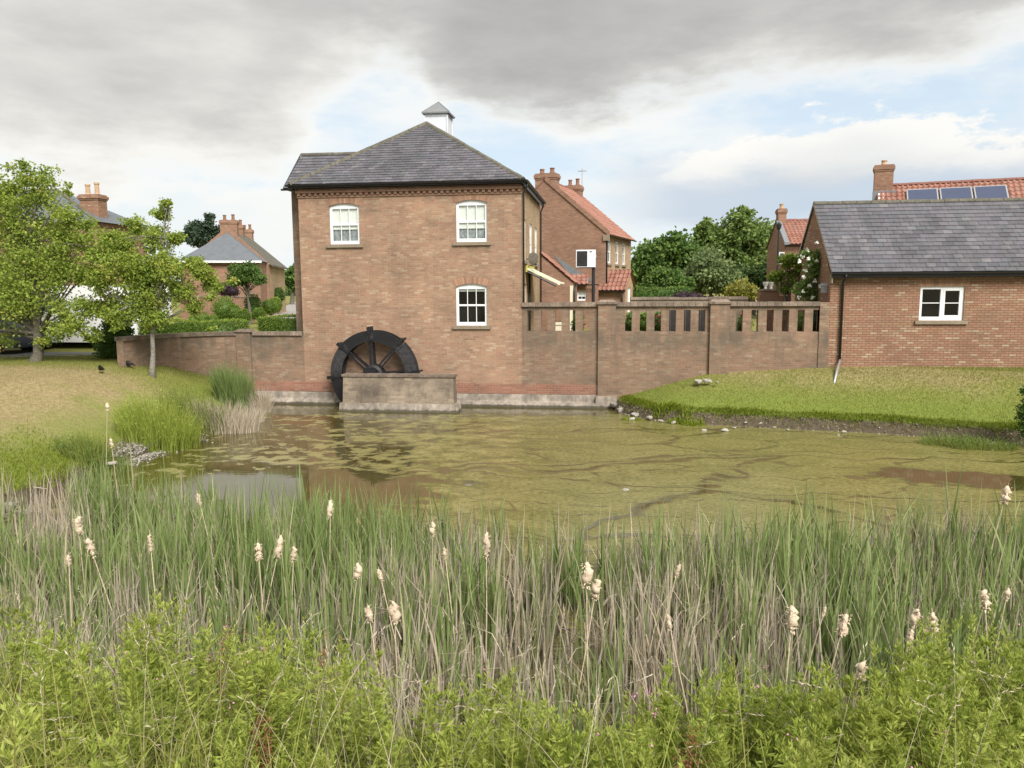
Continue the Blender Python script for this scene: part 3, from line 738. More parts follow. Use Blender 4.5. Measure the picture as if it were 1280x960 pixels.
def water_mat():
    mt, t, b, L = new_mat('pond_water'); P = pos(t); z = t.nodes.new('ShaderNodeSeparateXYZ'); L.new(P, z.inputs[0])
    sx, sy = z.outputs[0], z.outputs[1]
    warp = t.nodes.new('ShaderNodeTexNoise'); warp.inputs['Scale'].default_value = .5; warp.inputs['Detail'].default_value = 3; L.new(P, warp.inputs['Vector'])
    va = t.nodes.new('ShaderNodeVectorMath'); va.operation = 'MULTIPLY_ADD'; L.new(warp.outputs['Color'], va.inputs[0]); va.inputs[1].default_value = (2.6, 1.9, 0); L.new(P, va.inputs[2])
    W_ = va.outputs[0]
    big = tnoise(t, W_, .55, 6, .6, (.7, 1.3, 1), off=(3, 1, 0)); mid = tnoise(t, W_, 1.7, 6, .62, (.6, 1.5, 1)); fine = tnoise(t, P, 14, 6, .7, (.7, 1.4, 1)); sml = tnoise(t, P, 2.3, 5, .6, (1.0, 1.15, 1), off=(7, 1, 1))
    # coverage rises from the left bank to the right
    covx = tstep(t, sx, -10.5, 1.0, 0, 1)
    cov = tmath(t, 'ADD', tmath(t, 'ADD', tmath(t, 'MULTIPLY', covx, .42), -.13), tmath(t, 'MULTIPLY', tmath(t, 'SUBTRACT', mid, .5), tstep(t, sx, 0, -5, 1.15, .55)))
    cov = tmath(t, 'ADD', cov, tmath(t, 'MULTIPLY', tmath(t, 'SUBTRACT', big, .5), .8))
    cov = tmath(t, 'ADD', cov, tmath(t, 'MULTIPLY', tmath(t, 'SUBTRACT', sml, .5), tstep(t, sx, 0, -5, .3, 1.7)))
    # clear strip along the mill wall and the pier; clear pool on the near left
    cov = tmath(t, 'SUBTRACT', cov, tmath(t, 'MULTIPLY', tstep(t, sy, 23.2, 25.4), .55))
    px_ = tmath(t, 'SUBTRACT', sx, -6.4); py_ = tmath(t, 'SUBTRACT', sy, 14.4)
    rr = tmath(t, 'SQRT', tmath(t, 'ADD', tmath(t, 'POWER', tmath(t, 'MULTIPLY', px_, .62), 2), tmath(t, 'POWER', py_, 2)))
    cov = tmath(t, 'SUBTRACT', cov, tmath(t, 'MULTIPLY', tstep(t, rr, 2.3, .8), .7))
    cov = tmath(t, 'SUBTRACT', cov, tmath(t, 'MULTIPLY', tstep(t, sy, 12.5, 10.5), .10))
    # dark pool on the right
    qx = tmath(t, 'SUBTRACT', sx, 7.9); qy = tmath(t, 'SUBTRACT', sy, 16.6)
    qr = tmath(t, 'SQRT', tmath(t, 'ADD', tmath(t, 'POWER', tmath(t, 'MULTIPLY', qx, .40), 2), tmath(t, 'POWER', tmath(t, 'MULTIPLY', tmath(t, 'ADD', qy, tmath(t, 'MULTIPLY', qx, .22)), 1.3), 2)))
    cov = tmath(t, 'SUBTRACT', cov, tmath(t, 'MULTIPLY', tstep(t, qr, 1.5, .5), .5))
    # leads: thin dark channels through the film
    vo = t.nodes.new('ShaderNodeTexVoronoi'); vo.feature = 'DISTANCE_TO_EDGE'; vo.inputs['Scale'].default_value = .21
    mp = t.nodes.new('ShaderNodeMapping'); mp.inputs[2].default_value = (0, 0, radians(14)); mp.inputs[3].default_value = (.55, 1.7, 1); L.new(W_, mp.inputs[0]); L.new(mp.outputs[0], vo.inputs['Vector'])
    wd = tmath(t, 'ADD', .010, tmath(t, 'MULTIPLY', tstep(t, big, .45, .7), .02))
    lead = tstep(t, tmath(t, 'DIVIDE', vo.outputs['Distance'], wd), 1.4, .35)
    lead = tmath(t, 'MULTIPLY', lead, tstep(t, mid, .40, .50))
    vo2 = t.nodes.new('ShaderNodeTexVoronoi'); vo2.feature = 'DISTANCE_TO_EDGE'; vo2.inputs['Scale'].default_value = .5
    mp2 = t.nodes.new('ShaderNodeMapping'); mp2.inputs[1].default_value = (3.3, 1.2, 0); mp2.inputs[2].default_value = (0, 0, radians(20)); mp2.inputs[3].default_value = (.4, 1.5, 1); L.new(W_, mp2.inputs[0]); L.new(mp2.outputs[0], vo2.inputs['Vector'])
    lead2 = tmath(t, 'MULTIPLY', tstep(t, vo2.outputs['Distance'], .026, .008), tmath(t, 'MULTIPLY', tstep(t, sml, .42, .52), tstep(t, sx, -5, -1)))
    lead = tmath(t, 'MAXIMUM', lead, tmath(t, 'MULTIPLY', lead2, .8))
    a1 = tstep(t, cov, -.05, .02)
    a1 = tmath(t, 'MULTIPLY', a1, tmath(t, 'SUBTRACT', 1, tmath(t, 'MULTIPLY', lead, .96)))
    thick = tstep(t, tmath(t, 'ADD', tmath(t, 'MULTIPLY', cov, tstep(t, sx, 0, -4, .35, 1.)), tmath(t, 'ADD', tmath(t, 'MULTIPLY', tstep(t, sx, -4, 1), .10), tmath(t, 'MULTIPLY', tmath(t, 'SUBTRACT', fine, .5), .8))), .0, .42)
    alg = tmix(t, thick, (.115, .112, .026), (.245, .222, .080))
    alg = tmix(t, 1., alg, ramp(t, fine, [(.3, (.72,)*3), (.7, (1.22,)*3)]), 'MULTIPLY')
    alg = tmix(t, tmath(t, 'MULTIPLY', tstep(t, sx, -3.5, -8), .6), alg, (.30, .265, .115))   # floating bleached mats on the left
    wat = tmix(t, mid, (.040, .034, .009), (.098, .080, .020))
    wat = tmix(t, tstep(t, sx, 1.5, 6), wat, (.055, .044, .013))
    c = tmix(t, a1, wat, alg)
    L.new(c, b.inputs['Base Color']); b.inputs['IOR'].default_value = 2.0
    rg = t.nodes.new('ShaderNodeMix'); rg.data_type = 'FLOAT'; L.new(a1, rg.inputs[0]); rg.inputs[2].default_value = .035; rg.inputs[3].default_value = .24
    L.new(rg.outputs[0], b.inputs['Roughness'])
    io = t.nodes.new('ShaderNodeMix'); io.data_type = 'FLOAT'; L.new(a1, io.inputs[0]); io.inputs[2].default_value = 2.0; io.inputs[3].default_value = 1.42; L.new(io.outputs[0], b.inputs['IOR'])
    rip = tnoise(t, P, 5, 3, .5, (.7, 1.6, 1))
    bump(t, b, tmath(t, 'ADD', tmath(t, 'MULTIPLY', a1, .5), tmath(t, 'ADD', tmath(t, 'MULTIPLY', rip, .10), tmath(t, 'MULTIPLY', tmath(t, 'MULTIPLY', fine, a1), .8))), .30, .02)
    return mt
M['water'] = water_mat()
wv = [(-14, 3.5, 0), (19, 3.5, 0), (19, 25.9, 0), (-14, 25.9, 0)]
mbw = MB(); mbw.quad(*wv); mbw.build('water', 'water', kind='structure')

# ------------------------------------------------------------------ the mill house
mill = empty('mill_house', (-6.9, WY, 0), 'two storey brick mill house with hipped slate roof and sash windows, rising from the pond', 'house')
ML, MR, MT = -10.75, -3.05, 7.42
WUL = (-9.66, -8.60, 5.53, 6.90); WUR = (-5.25, -4.19, 5.55, 6.93); WLR = (-5.29, -4.22, 2.75, 4.16)
Mf = TR(0, WY)
mb = wall_panel(ML, MR, -.3, MT, [WUL, WUR, WLR], .12, M_=Mf)
mb.build('wall', 'mill_brick', mill)
Ms = TR(MR, WY, 0, pi/2)           # right-hand side wall, local x runs away from the camera
side_up = [(.42, 1.32), (2.55, 3.45), (4.45, 5.35)]
holes = [(a, b, 4.95, 6.35) for a, b in side_up] + [(.55, 1.5, 2.05, 4.15), (2.2, 3.1, 2.05, 4.15)]
wall_panel(.121, 6.5, 1.0, MT-.01, holes, .25, M_=Ms).build('side_wall', 'cream_lit_brick', mill)  # the creamy light on this side is carried by the brick colour
for a, b in side_up:
    window(mill, Ms, a, b, 4.95, 6.35, cols=2, rows=(1, 1), simplew=True, arch=None, rise=.0, blind=.3, inset=.03)
def plain_door(parent, Mx, x0, x1, z0, z1, mat='white', glazed=False):
    d = MB(Mx); d.box(x0, x0+.07, .05, .13, z0, z1).box(x1-.07, x1, .05, .13, z0, z1).box(x0+.07, x1-.07, .05, .13, z1-.07, z1)
    d.box(x0+.07, x1-.07, .08, .12, z0, z1-.07)
    for zz in ((z0+.2, z0+.85), (z0+1.05, z1-.25)): d.box(x0+.2, x1-.2, .07, .08, *zz)
    o = d.build('door', mat, parent)
    MB(Mx).box(x1-.17, x1-.14, .02, .08, z0+.95, z0+1.1).build('handle', 'black', o)
for a, b in ((.55, 1.5), (2.2, 3.1)): plain_door(mill, Ms, a, b, 2.05, 4.15)
wall_panel(.26, MR-ML-.26, 1.0, MT-.01, (), .25, M_=TR(MR, WY+6.5, 0, pi)).build('back_wall', 'house_brick', mill)
wall_panel(0, 6.379, 1.0, MT-.01, (), .25, M_=TR(ML, WY+6.5, 0, -pi/2)).build('left_wall', 'mill_brick', mill)
# set-back wing on the left
mb = MB(); mb.box(-11.25, ML+.01, WY+.62, WY+4.6, 1.0, MT-.03); mb.build('wing_wall', 'garden_brick', mill)
# red engineering bricks and the concrete plinth at the water line
mb = MB(); mb.box(-12.9, -8.99, WY-.022, WY+.05, .44, .77).box(-4.6, -.5, WY-.022, WY+.05, .44, .77); plinth_red = mb
# brick corbel and dentils under the eave
mb = MB(Mf)
mb.box(ML-.03, MR+.03, -.035, .05, 7.10, 7.165); mb.box(ML-.05, MR+.05, -.10, .05, 7.255, 7.34)
x = ML
while x < MR-.05:
    mb.box(x, x+.10, -.075, .04, 7.165, 7.255); x += .2
mb.build('corbel_course', 'house_brick', mill, kind='stuff')
for (wd_, bl, cu) in ((WUL, .62, True), (WUR, .66, True), (WLR, .17, False)):
    window(mill, Mf, *wd_, cols=3, blind=bl, curtain=cu, meet=.52)
# roof
EZ = 7.54; yF = WY-.24; xL, xR = -11.02, -2.90; AP = Vector((-6.92, 28.75, 10.08)); RB = Vector((-6.92, 32.55, 10.08))
roof = MB()
roof.quad((xL, yF, EZ-.06), (xR, yF, EZ-.06), AP-Vector((0, 0, .05))).quad((xR, yF, EZ-.06), (xR, 32.55, EZ-.06), RB-Vector((0, 0, .05)), AP-Vector((0, 0, .05)))
roof.quad((xL, 32.55, EZ-.06), (xL, yF, EZ-.06), AP-Vector((0, 0, .05)), RB-Vector((0, 0, .05))).quad((xR, 32.55, EZ-.06), (xL, 32.55, EZ-.06), RB-Vector((0, 0, .05)))
roof.quad((xL, yF, EZ-.07), (xL, 32.55, EZ-.07), (xR, 32.55, EZ-.07), (xR, yF, EZ-.07))
roof_o = roof.build('roof', 'slate_far', mill)
O = Vector((xL, yF, EZ)); U = Vector((1, 0, 0)); V = (AP - Vector((AP.x, yF, EZ))); lv = V.length
slates(roof_o, O, U, V, [(0, 0), (xR-xL, 0), (AP.x-xL, lv)], .25, .165, max_parts=300, seed=5)
V2 = Vector((AP.x-xR, 0, AP.z-EZ)); l2 = V2.length
slates(roof_o, (xR, yF, EZ), (0, 1, 0), V2, [(0, 0), (32.55-yF, 0), (32.55-yF, l2), (AP.y-yF, l2)], .30, .2, seed=6)
V3 = Vector((AP.x-xL, 0, AP.z-EZ)); l3 = V3.length
slates(roof_o, (xL, 32.55, EZ), (0, -1, 0), V3, [(0, 0), (32.55-yF, 0), (32.55-AP.y, l3), (0, l3)], .30, .2, seed=7)
up_ = Vector((0, 0, .03))
ridge_line(roof_o, Vector((xL+.05, yF+.04, EZ))+up_, AP+up_); ridge_line(roof_o, Vector((xR-.05, yF+.04, EZ))+up_, AP+up_); ridge_line(roof_o, AP+up_, RB+up_)
# wing roof
wr = MB(); e0 = Vector((-11.42, WY+.42, EZ-.04)); r0 = Vector((-11.50, 28.0, 8.93))
wing = MB(); wing.hexa([(-11.38, e0.y, EZ-.1), (-9, e0.y, EZ-.1), (-9, 30.3, EZ-.1), (-11.38, 30.3, EZ-.1), (-11.45, 27.98, 8.86), (-7.6, 27.98, 8.86), (-7.6, 28.02, 8.86), (-11.45, 28.02, 8.86)])
wing_o = wing.build('wing_roof', 'slate_far', mill)
Vw = Vector((0, r0.y-e0.y, r0.z-e0.z)); slates(wing_o, (-11.45, e0.y, e0.z+.0), (1, 0, 0), Vw, [(0, 0), (1.2, 0), (3.6, Vw.length), (-.03, Vw.length)], .30, .2, seed=9)
ridge_line(wing_o, (-11.5, 28.0, 8.96), (-8.2, 28.0, 8.96), r=.09)
MB().quad((-11.46, e0.y, e0.z-.06), (-11.46, e0.y, e0.z+.03), (-11.53, 28, 8.97), (-11.53, 28, 8.85)).build('verge', 'ridge', wing_o)
# fascia, gutters, downpipes
mb = MB(); mb.box(xL+.02, xR-.02, yF+.01, yF+.035, EZ-.13, EZ-.05).box(xR-.045, xR-.02, yF+.04, 32.5, EZ-.22, EZ-.05); mb.build('fascia', 'black', mill)
gutter(mill, (xL-.03, yF-.045, EZ-.03), (xR+.06, yF-.045, EZ-.03)); gutter(mill, (xR+.045, yF-.02, EZ-.03), (xR+.045, 32.5, EZ-.03)); gutter(mill, (-11.5, e0.y-.05, EZ-.07), (-11.05, e0.y-.05, EZ-.07))
def downpipe(parent, pts, r=.034, mat='black', name='downpipe', clips=True):
    mb = MB(); mb.tube(pts, r, 10)
    return mb.build(name, mat, parent, smooth=True)
downpipe(mill, [(xR+.04, WY+.12, EZ-.08), (xR+.02, WY+.12, EZ-.22), (MR+.06, WY+.14, EZ-.42), (MR+.06, WY+.14, 2.0)])
downpipe(mill, [(xR+.04, WY+6.3, EZ-.08), (xR+.02, WY+6.3, EZ-.22), (MR+.06, WY+6.32, EZ-.42), (MR+.06, WY+6.32, 2.0)])
downpipe(mill, [(MR+.06, WY+1.95, 4.6), (MR+.06, WY+1.95, 2.0)], .04)
# louvred vent turret on the ridge
vx0, vx1, vy0, vy1 = -7.30, -6.42, 30.1, 31.0
mb = MB(); mb.box(vx0, vx1, vy0, vy1, 9.5, 10.77)
for k in range(3): mb.box(vx0-.015*(k % 2), vx1+.015*(k % 2), vy0-.02, vy1+.02, 10.67-.03*k, 10.70-.03*k)
for (xx, yy) in ((vx0, vy0), (vx1, vy0), (vx0, vy1), (vx1, vy1)): mb.box(xx-.03, xx+.03, yy-.03, yy+.03, 9.5, 10.66)
M['louvre'] = simple('pale_louvre_paint', (.62, .65, .70), .6, .04, 8, 0); vent = mb.build('roof_turret', 'louvre', mill)
mb = MB(); o_ = .1; vc = ((vx0+vx1)/2, (vy0+vy1)/2, 11.24)
cs = [(vx0-o_, vy0-o_, 10.75), (vx1+o_, vy0-o_, 10.75), (vx1+o_, vy1+o_, 10.75), (vx0-o_, vy1+o_, 10.75)]
for k in range(4): mb.quad(cs[k], cs[(k+1) % 4], vc)
mb.quad(*reversed(cs)); mb.box(vx0-o_, vx1+o_, vy0-o_, vy1+o_, 10.705, 10.745); mb.build('turret_roof', 'lead', vent)
for k in range(4):
    MB().tube([cs[k], vc], .02, 6).build('lead_roll', 'lead', vent)
# awning folded half out over the door, box on the wall
aw = empty('awning', (MR+.1, WY+1.0, 4.55), 'half open awning with pale green front rail over the side door of the mill', 'awning')
a0 = PY(659, 335, 27.0); a1 = PY(699, 354, 27.0)
mb = MB(); mb.hexa([(a0.x, 26.9, a0.z-.06), (a1.x, 26.9, a1.z-.05), (a1.x, 29.2, a1.z-.05), (a0.x, 29.2, a0.z-.06), (a0.x, 26.9, a0.z+.02), (a1.x, 26.9, a1.z+.02), (a1.x, 29.2, a1.z+.02), (a0.x, 29.2, a0.z+.02)])
mb.build('canopy', 'pale_green', aw)
MB().tube([(a1.x, 26.86, a1.z-.01), (a1.x, 29.24, a1.z-.01)], .055, 10).build('front_rail', 'cream', aw)
MB().tube([(a0.x-.05, 26.93, a0.z-.10), (a1.x-.1, 26.93, a1.z-.10)], .03, 8).build('arm', 'black', aw)
MB().box(MR+.02, a0.x+.02, 26.82, 29.28, a0.z-.14, a0.z+.09).build('cassette', 'yellow', aw)
# satellite dish
dc = PY(666.5, 323.5, 27.1)
sd_ = empty('satellite_dish', (MR+.05, 27.4, dc.z-.1), 'round dark grey satellite dish on the side wall of the mill', 'satellite dish')
mb = MB(); nr_, na = 5, 20
for i in range(nr_+1):
    rr = .23*i/nr_
    for j in range(na): mb.v.append((rr*cos(2*pi*j/na)*.82, -.06+ .9*rr*rr, rr*sin(2*pi*j/na)))
for i in range(nr_):
    for j in range(na):
        a, b = i*na+j, i*na+(j+1) % na; mb.f.append((a, b, b+na, a+na))
mb.M = Matrix.Translation(dc) @ Matrix.Rotation(radians(18), 4, 'Z'); mb.build('dish', 'black_mesh' if 'black_mesh' in M else 'bark', sd_, smooth=True)
MB().tube([dc+Vector((0, 0, 0)), (MR, 27.35, dc.z)], .02, 8).build('bracket', 'black', sd_)
MB().tube([dc+Vector((0, 0, -.22)), dc+Vector((.12, -.3, -.2))], .012, 6).box(dc.x+.09, dc.x+.15, dc.y-.36, dc.y-.28, dc.z-.24, dc.z-.17).build('feed_arm', 'black', sd_)

# ------------------------------------------------------------------ walls in the water: left garden wall and balustrade
gw = empty('garden_wall', (-13.2, WY, 0), 'low curving brown brick garden wall with a pier, left of the mill', 'wall')
curve_pts = [(-15.45, 22.6), (-15.38, 23.3), (-15.15, 24.1), (-14.75, 24.8), (-14.2, 25.3), (-13.6, 25.62), (-12.95, WY)]
def strip_wall(mb, pts, z0, z1, th, off=0):
    n = len(pts); P_ = [Vector((p[0], p[1], 0)) for p in pts]; Nn = []
    for k in range(n):
        d = (P_[min(k+1, n-1)]-P_[max(k-1, 0)]).normalized(); Nn.append(Vector((-d.y, d.x, 0)))
    for k in range(n-1):
        a0, b0 = P_[k]-Nn[k]*off, P_[k+1]-Nn[k+1]*off; a1, b1 = P_[k]+Nn[k]*th, P_[k+1]+Nn[k+1]*th
        mb.hexa([(a0.x, a0.y, z0), (b0.x, b0.y, z0), (b1.x, b1.y, z0), (a1.x, a1.y, z0), (a0.x, a0.y, z1), (b0.x, b0.y, z1), (b1.x, b1.y, z1), (a1.x, a1.y, z1)])
fine = []
for k in range(len(curve_pts)-1):
    for j in range(3): fine.append((curve_pts[k][0]+(curve_pts[k+1][0]-curve_pts[k][0])*j/3, curve_pts[k][1]+(curve_pts[k+1][1]-curve_pts[k][1])*j/3))
fine.append(curve_pts[-1])
mb = MB(); strip_wall(mb, fine, .3, 2.40, .24); mb.build('curved_wall', 'garden_brick', gw)
mb = MB(); mb.box(-12.95, ML+.0, WY+.002, WY+.24, -.3, 2.40); mb.build('wall', 'garden_brick', gw)
mb = MB(); mb.box(-13.21, -12.68, WY-.10, WY+.30, -.3, 2.52); mb.build('pier', 'garden_brick', gw)
MB().hexa([(-13.26, WY-.15, 2.52), (-12.63, WY-.15, 2.52), (-12.63, WY+.35, 2.52), (-13.26, WY+.35, 2.52), (-13.15, WY-.06, 2.62), (-12.74, WY-.06, 2.62), (-12.74, WY+.26, 2.62), (-13.15, WY+.26, 2.62)]).build('pier_cap', 'coping', gw)
def coping_run(parent, x0, x1, y0, y1, z0, z1, n=None, bevel=.03):
    L_ = x1-x0; n = n or max(1, int(round(L_/.235)))
    for k in range(n):
        a, b = x0+L_*k/n+.004, x0+L_*(k+1)/n-.004; j = random.uniform(-.006, .006)
        MB().hexa([(a, y0, z0), (b, y0, z0), (b, y1, z0), (a, y1, z0), (a, y0+bevel, z1+j), (b, y0+bevel, z1+j), (b, y1-bevel, z1+j), (a, y1-bevel, z1+j)]).build('coping_stone', 'coping', parent)
coping_run(gw, -12.63, ML-.03, WY-.06, WY+.30, 2.40, 2.53)
P_ = fine
for k in range(len(P_)-1):
    mb = MB(); strip_wall(mb, [P_[k], P_[k+1]], 2.40, 2.53, .30, .06); mb.build('coping_stone', 'coping', gw)
bw = empty('balustrade_wall', (1.9, WY, 0), 'tall brick wall with slotted balustrade between the mill and the barn', 'wall')
BR = 6.84
mb = MB(); mb.box(MR+.0, BR, WY+.004, WY+.33, -.3, 2.56); mb.build('lower_wall', 'garden_brick', bw)
mb = MB(); mb.box(MR, BR, WY+.03, WY+.27, 3.262, 3.385); mb.build('lintel_course', 'garden_brick', bw)
bays = [(MR, -.49, [PY(px, 400).x for px in (659, 676.3, 693.7, 711, 728.5)]), (.09, 3.13, [PY(781.5+18.35*k, 400).x for k in range(6)]), (3.74, 6.55, [PY(920+19.3*k, 400).x for k in range(6)])]
for bi, (b0, b1, sl) in enumerate(bays):
    edges_ = [b0] + sum([[s_, s_+.215] for s_ in sl], []) + [b1]
    for k in range(0, len(edges_), 2):
        MB().box(edges_[k], edges_[k+1], WY+.03, WY+.25, 2.56, 3.262).build('brick_baluster', 'garden_brick', bw)
    coping_run(bw, b0, b1, WY-.06, WY+.38, 3.385, 3.52)
for (x0, x1) in ((-.49, .09), (3.13, 3.74)):
    MB().box(x0, x1, WY-.10, WY+.44, -.3, 3.46).build('pillar', 'garden_brick', bw)
    MB().box(x0-.05, x1+.05, WY-.15, WY+.49, 3.46, 3.53).build('pillar_cap', 'coping', bw)
    MB().hexa([(x0-.02, WY-.12, 3.53), (x1+.02, WY-.12, 3.53), (x1+.02, WY+.46, 3.53), (x0-.02, WY+.46, 3.53), (x0+.06, WY-.04, 3.60), (x1-.06, WY-.04, 3.60), (x1-.06, WY+.38, 3.60), (x0+.06, WY+.38, 3.60)]).build('pillar_cap', 'coping', bw)
MB().box(6.55, BR-.002, WY-.03, WY+.36, .8, 3.5).build('pillar', 'garden_brick', bw)
# red band and concrete footing, in lengths either side of the wheel pier
mb = MB(); mb.box(-12.66, MR, WY-.020, WY+.05, .43, .77); mb.build('red_brick_band', 'red_brick', mill)
mb = MB(); mb.box(MR+.003, -.492, WY-.018, WY+.05, .43, .77); mb.build('red_brick_band', 'red_brick', bw)
def footing(parent, x0, x1, y):
    mb = MB(); prof = [(0, .43), (0, .42), (-.035, .40), (-.045, .20), (-.17, .15), (-.21, .08), (-.21, -.3), (.1, -.3), (.1, .43)]
    n = len(prof); i = 0
    for x in (x0, x1):
        for (dy, z) in prof: mb.v.append((x, y+dy, z))
    for k in range(n):
        k2 = (k+1) % n; mb.f.append((k, k2, n+k2, n+k))
    mb.f.append(tuple(range(n-1, -1, -1))); mb.f.append(tuple(range(n, 2*n)))
    mb.build('concrete_footing', 'concrete', parent)
footing(mill, -12.66, MR, WY); footing(bw, MR+.003, -.42, WY-.001)
MB().box(-.55, .15, WY-.2, WY+.4, -.3, .40).build('concrete_footing', 'concrete', bw)
for x in (-11.55, -11.42, -1.6):    # small iron staples on the footing
    pass

# ------------------------------------------------------------------ pier and water wheel
pier = empty('wheel_pier', (-6.95, 24.4, 0), 'stained brick and stone pier on a concrete base in front of the water wheel', 'pier')
px0, px1 = -8.98, -4.94
MB().hexa([(px0, 24.13, -.3), (px1, 24.13, -.3), (px1, 24.85, -.3), (px0, 24.85, -.3), (px0+.05, 24.17, .27), (px1-.05, 24.17, .27), (px1-.05, 24.85, .27), (px0+.05, 24.85, .27)]).build('concrete_base', 'concrete', pier)
tp = PY(428, 468, 24.32); tq = PY(567, 470, 24.32)
pierb = MB().hexa([(px0+.14, 24.22, .27), (px1-.16, 24.22, .27), (px1-.16, 24.8, .27), (px0+.14, 24.8, .27), (tp.x+.02, 24.32, tp.z-.07), (tq.x-.02, 24.32, tp.z-.07), (tq.x-.02, 24.78, tp.z-.07), (tp.x+.02, 24.78, tp.z-.07)])
M['pier_stone'] = brick_mat('pier_stone', [(.24, .19, .14), (.34, .28, .21), (.28, .22, .165), (.38, .31, .23)], (.30, .25, .19), .9, (.085, .07, .058), soot=[(-.6, 1.6, 1.0)])
pierb.build('pier_body', 'pier_stone', pier)
n = 15; L_ = (tq.x-tp.x)
for k in range(n):
    a, b = tp.x-.03+(L_+.06)*k/n+.004, tp.x-.03+(L_+.06)*(k+1)/n-.004
    MB().box(a, b, 24.28, 24.80, tp.z-.07, tp.z+random.uniform(-.005, .006)).build('coping_slab', 'coping', pier)
wheel = empty('water_wheel', (-8.17, 25.2, 1.02), 'large black water wheel with eight paddles, half hidden behind the pier', 'water wheel')
wc = PY(467.5, 468, 25.2); WX, WZ = wc.x, wc.z; RO, RI = 1.50, 1.12
def annulus(mb, r0, r1, y0, y1, n=64, a0=0, a1=2*pi, jit=0):
    i = len(mb.v); full = abs(a1-a0-2*pi) < 1e-6; m_ = n if full else n+1
    for (r, y) in ((r0, y0), (r1, y0), (r1, y1), (r0, y1)):
        for k in range(m_):
            a = a0+(a1-a0)*k/n; mb.v.append((WX+r*cos(a), y, WZ+r*sin(a)))
    for q in range(4):
        q2 = (q+1) % 4
        for k in range(n):
            k2 = (k+1) % m_; mb.f.append((i+q*m_+k, i+q*m_+k2, i+q2*m_+k2, i+q2*m_+k))
    if not full:
        mb.f.append((i, i+m_, i+2*m_, i+3*m_)); mb.f.append((i+m_-1, i+4*m_-1, i+3*m_-1, i+2*m_-1))
for side, y0 in (('near', 25.10), ('far', 25.46)):
    for k in range(8):      # each rim is made of eight bolted segments
        a = radians(2)+k*pi/4
        mb = MB(); annulus(mb, RI+.0, RO, y0, y0+.055, 10, a+.008, a+pi/4-.008); mb.build('rim_segment', 'iron' if (k*5) % 3 else 'ironw', wheel)
        mb = MB(); annulus(mb, RI+.05, RO-.08, y0-.012, y0, 3, a-.075, a+.09); 
        for rr in (RI+.1, RO-.13):
            for da in (-.045, .055):
                cx, cz = WX+rr*cos(a+da), WZ+rr*sin(a+da); mb.box(cx-.018, cx+.018, y0-.03, y0-.012, cz-.018, cz+.018)
        mb.build('joint_plate', 'ironw', wheel)
for k in range(8):
    a = radians(4)+k*pi/4; ca, sa = cos(a), sin(a)
    for y0 in (25.12, 25.45):
        mb = MB(); w_ = .032; r0, r1 = .12, RI+.06
        for off in ((-.055, .055) if y0 < 25.3 else (0,)):
            q = []
            for y in (y0, y0+.05):
                for (r, s_) in ((r0, -w_), (r1, -w_*.8), (r1, w_*.8), (r0, w_)):
                    q.append((WX+ca*r-sa*(s_+off*(1 if r < .5 else .9)), y, WZ+sa*r+ca*(s_+off)))
            mb.hexa(q)
        mb.build('spoke', 'iron', wheel)
    # paddle board with end that stands proud of the rim
    mb = MB(); q = []
    for (r, s_) in ((RI-.03, -.02), (RO+.13, -.02), (RO+.13, .03), (RI-.03, .02)): q.append((WX+ca*r-sa*s_, 25.06, WZ+sa*r+ca*s_))
    for (r, s_) in ((RI-.03, -.02), (RO+.13, -.02), (RO+.13, .03), (RI-.03, .02)): q.append((WX+ca*r-sa*s_, 25.54, WZ+sa*r+ca*s_))
    mb.hexa(q); mb.build('paddle', 'iron', wheel)
    mb = MB(); q = []
    for y in (25.045, 25.10):
        for (r, s_) in ((RO-.12, -.06), (RO+.12, -.05), (RO+.12, .06), (RO-.12, .06)): q.append((WX+ca*r-sa*s_, y, WZ+sa*r+ca*s_))
    mb.hexa(q); mb.build('paddle_bracket', 'iron', wheel)
for k in range(24):     # sole boards around the inside, slightly uneven
    a = k*pi/12; mb = MB(); annulus(mb, RI+.01, RI+.045, 25.157, 25.27, 3, a+.012, a+pi/12-.012); mb.build('sole_board', 'ironw' if k % 5 == 2 else 'iron', wheel)
mb = MB(); mb.lathe(0, 0, [(.06, -.36), (.10, -.36), (.10, -.18), (.26, -.18), (.35, -.14), (.35, .22), (.3, .26), (.1, .26), (.1, .5), (.06, .5)], 20)
mb.M = Matrix.Translation((WX, 25.2, WZ)) @ Matrix.Rotation(radians(-90), 4, 'X'); mb.build('hub', 'iron', wheel)
MB().box(WX-.22, WX+.22, 24.72, 24.86, tp.z-.04, tp.z+.10).build('bearing_block', 'iron', wheel)

# ------------------------------------------------------------------ barn
barn = empty('barn', (9.8, WY, 1.4), 'single storey red brick barn with grey slate roof and a white casement window', 'barn')
BX1 = 19.5; BE = 4.45; BRZ = 6.85; BY = 28.15
Mb = TR(0, WY)
BW = (9.55, 10.86, 2.92, 3.98)
wall_panel(6.845, BX1, .8, BE-.02, [BW], .12, M_=Mb).build('wall', 'barn_brick', barn)
window(barn, Mb, *BW, cols=1, rows=(2, 2), rise=0., style='casement', arch='barn_brick', inset=.05)
for i_ in (-1,): pass
mb = MB(TR(6.845, WY+4.8, 0, -pi/2)); wall_panel(0, 4.679, .8, BE-.02, (), .2, mb=mb, gable=(2.4, BRZ-.04)); mb.build('gable_wall', 'barn_brick', barn)
mb = MB(TR(BX1, WY, 0, pi/2)); wall_panel(.121, 4.8, .8, BE-.02, (), .2, mb=mb, gable=(2.4, BRZ-.04)); mb.build('gable_wall', 'barn_brick', barn)
wall_panel(.21, BX1-6.845-.21, .8, BE-.02, (), .2, M_=TR(BX1, WY+4.8, 0, pi)).build('back_wall', 'barn_brick', barn)
by0 = WY-.29; Vb = Vector((0, BY-by0, BRZ-BE)); 
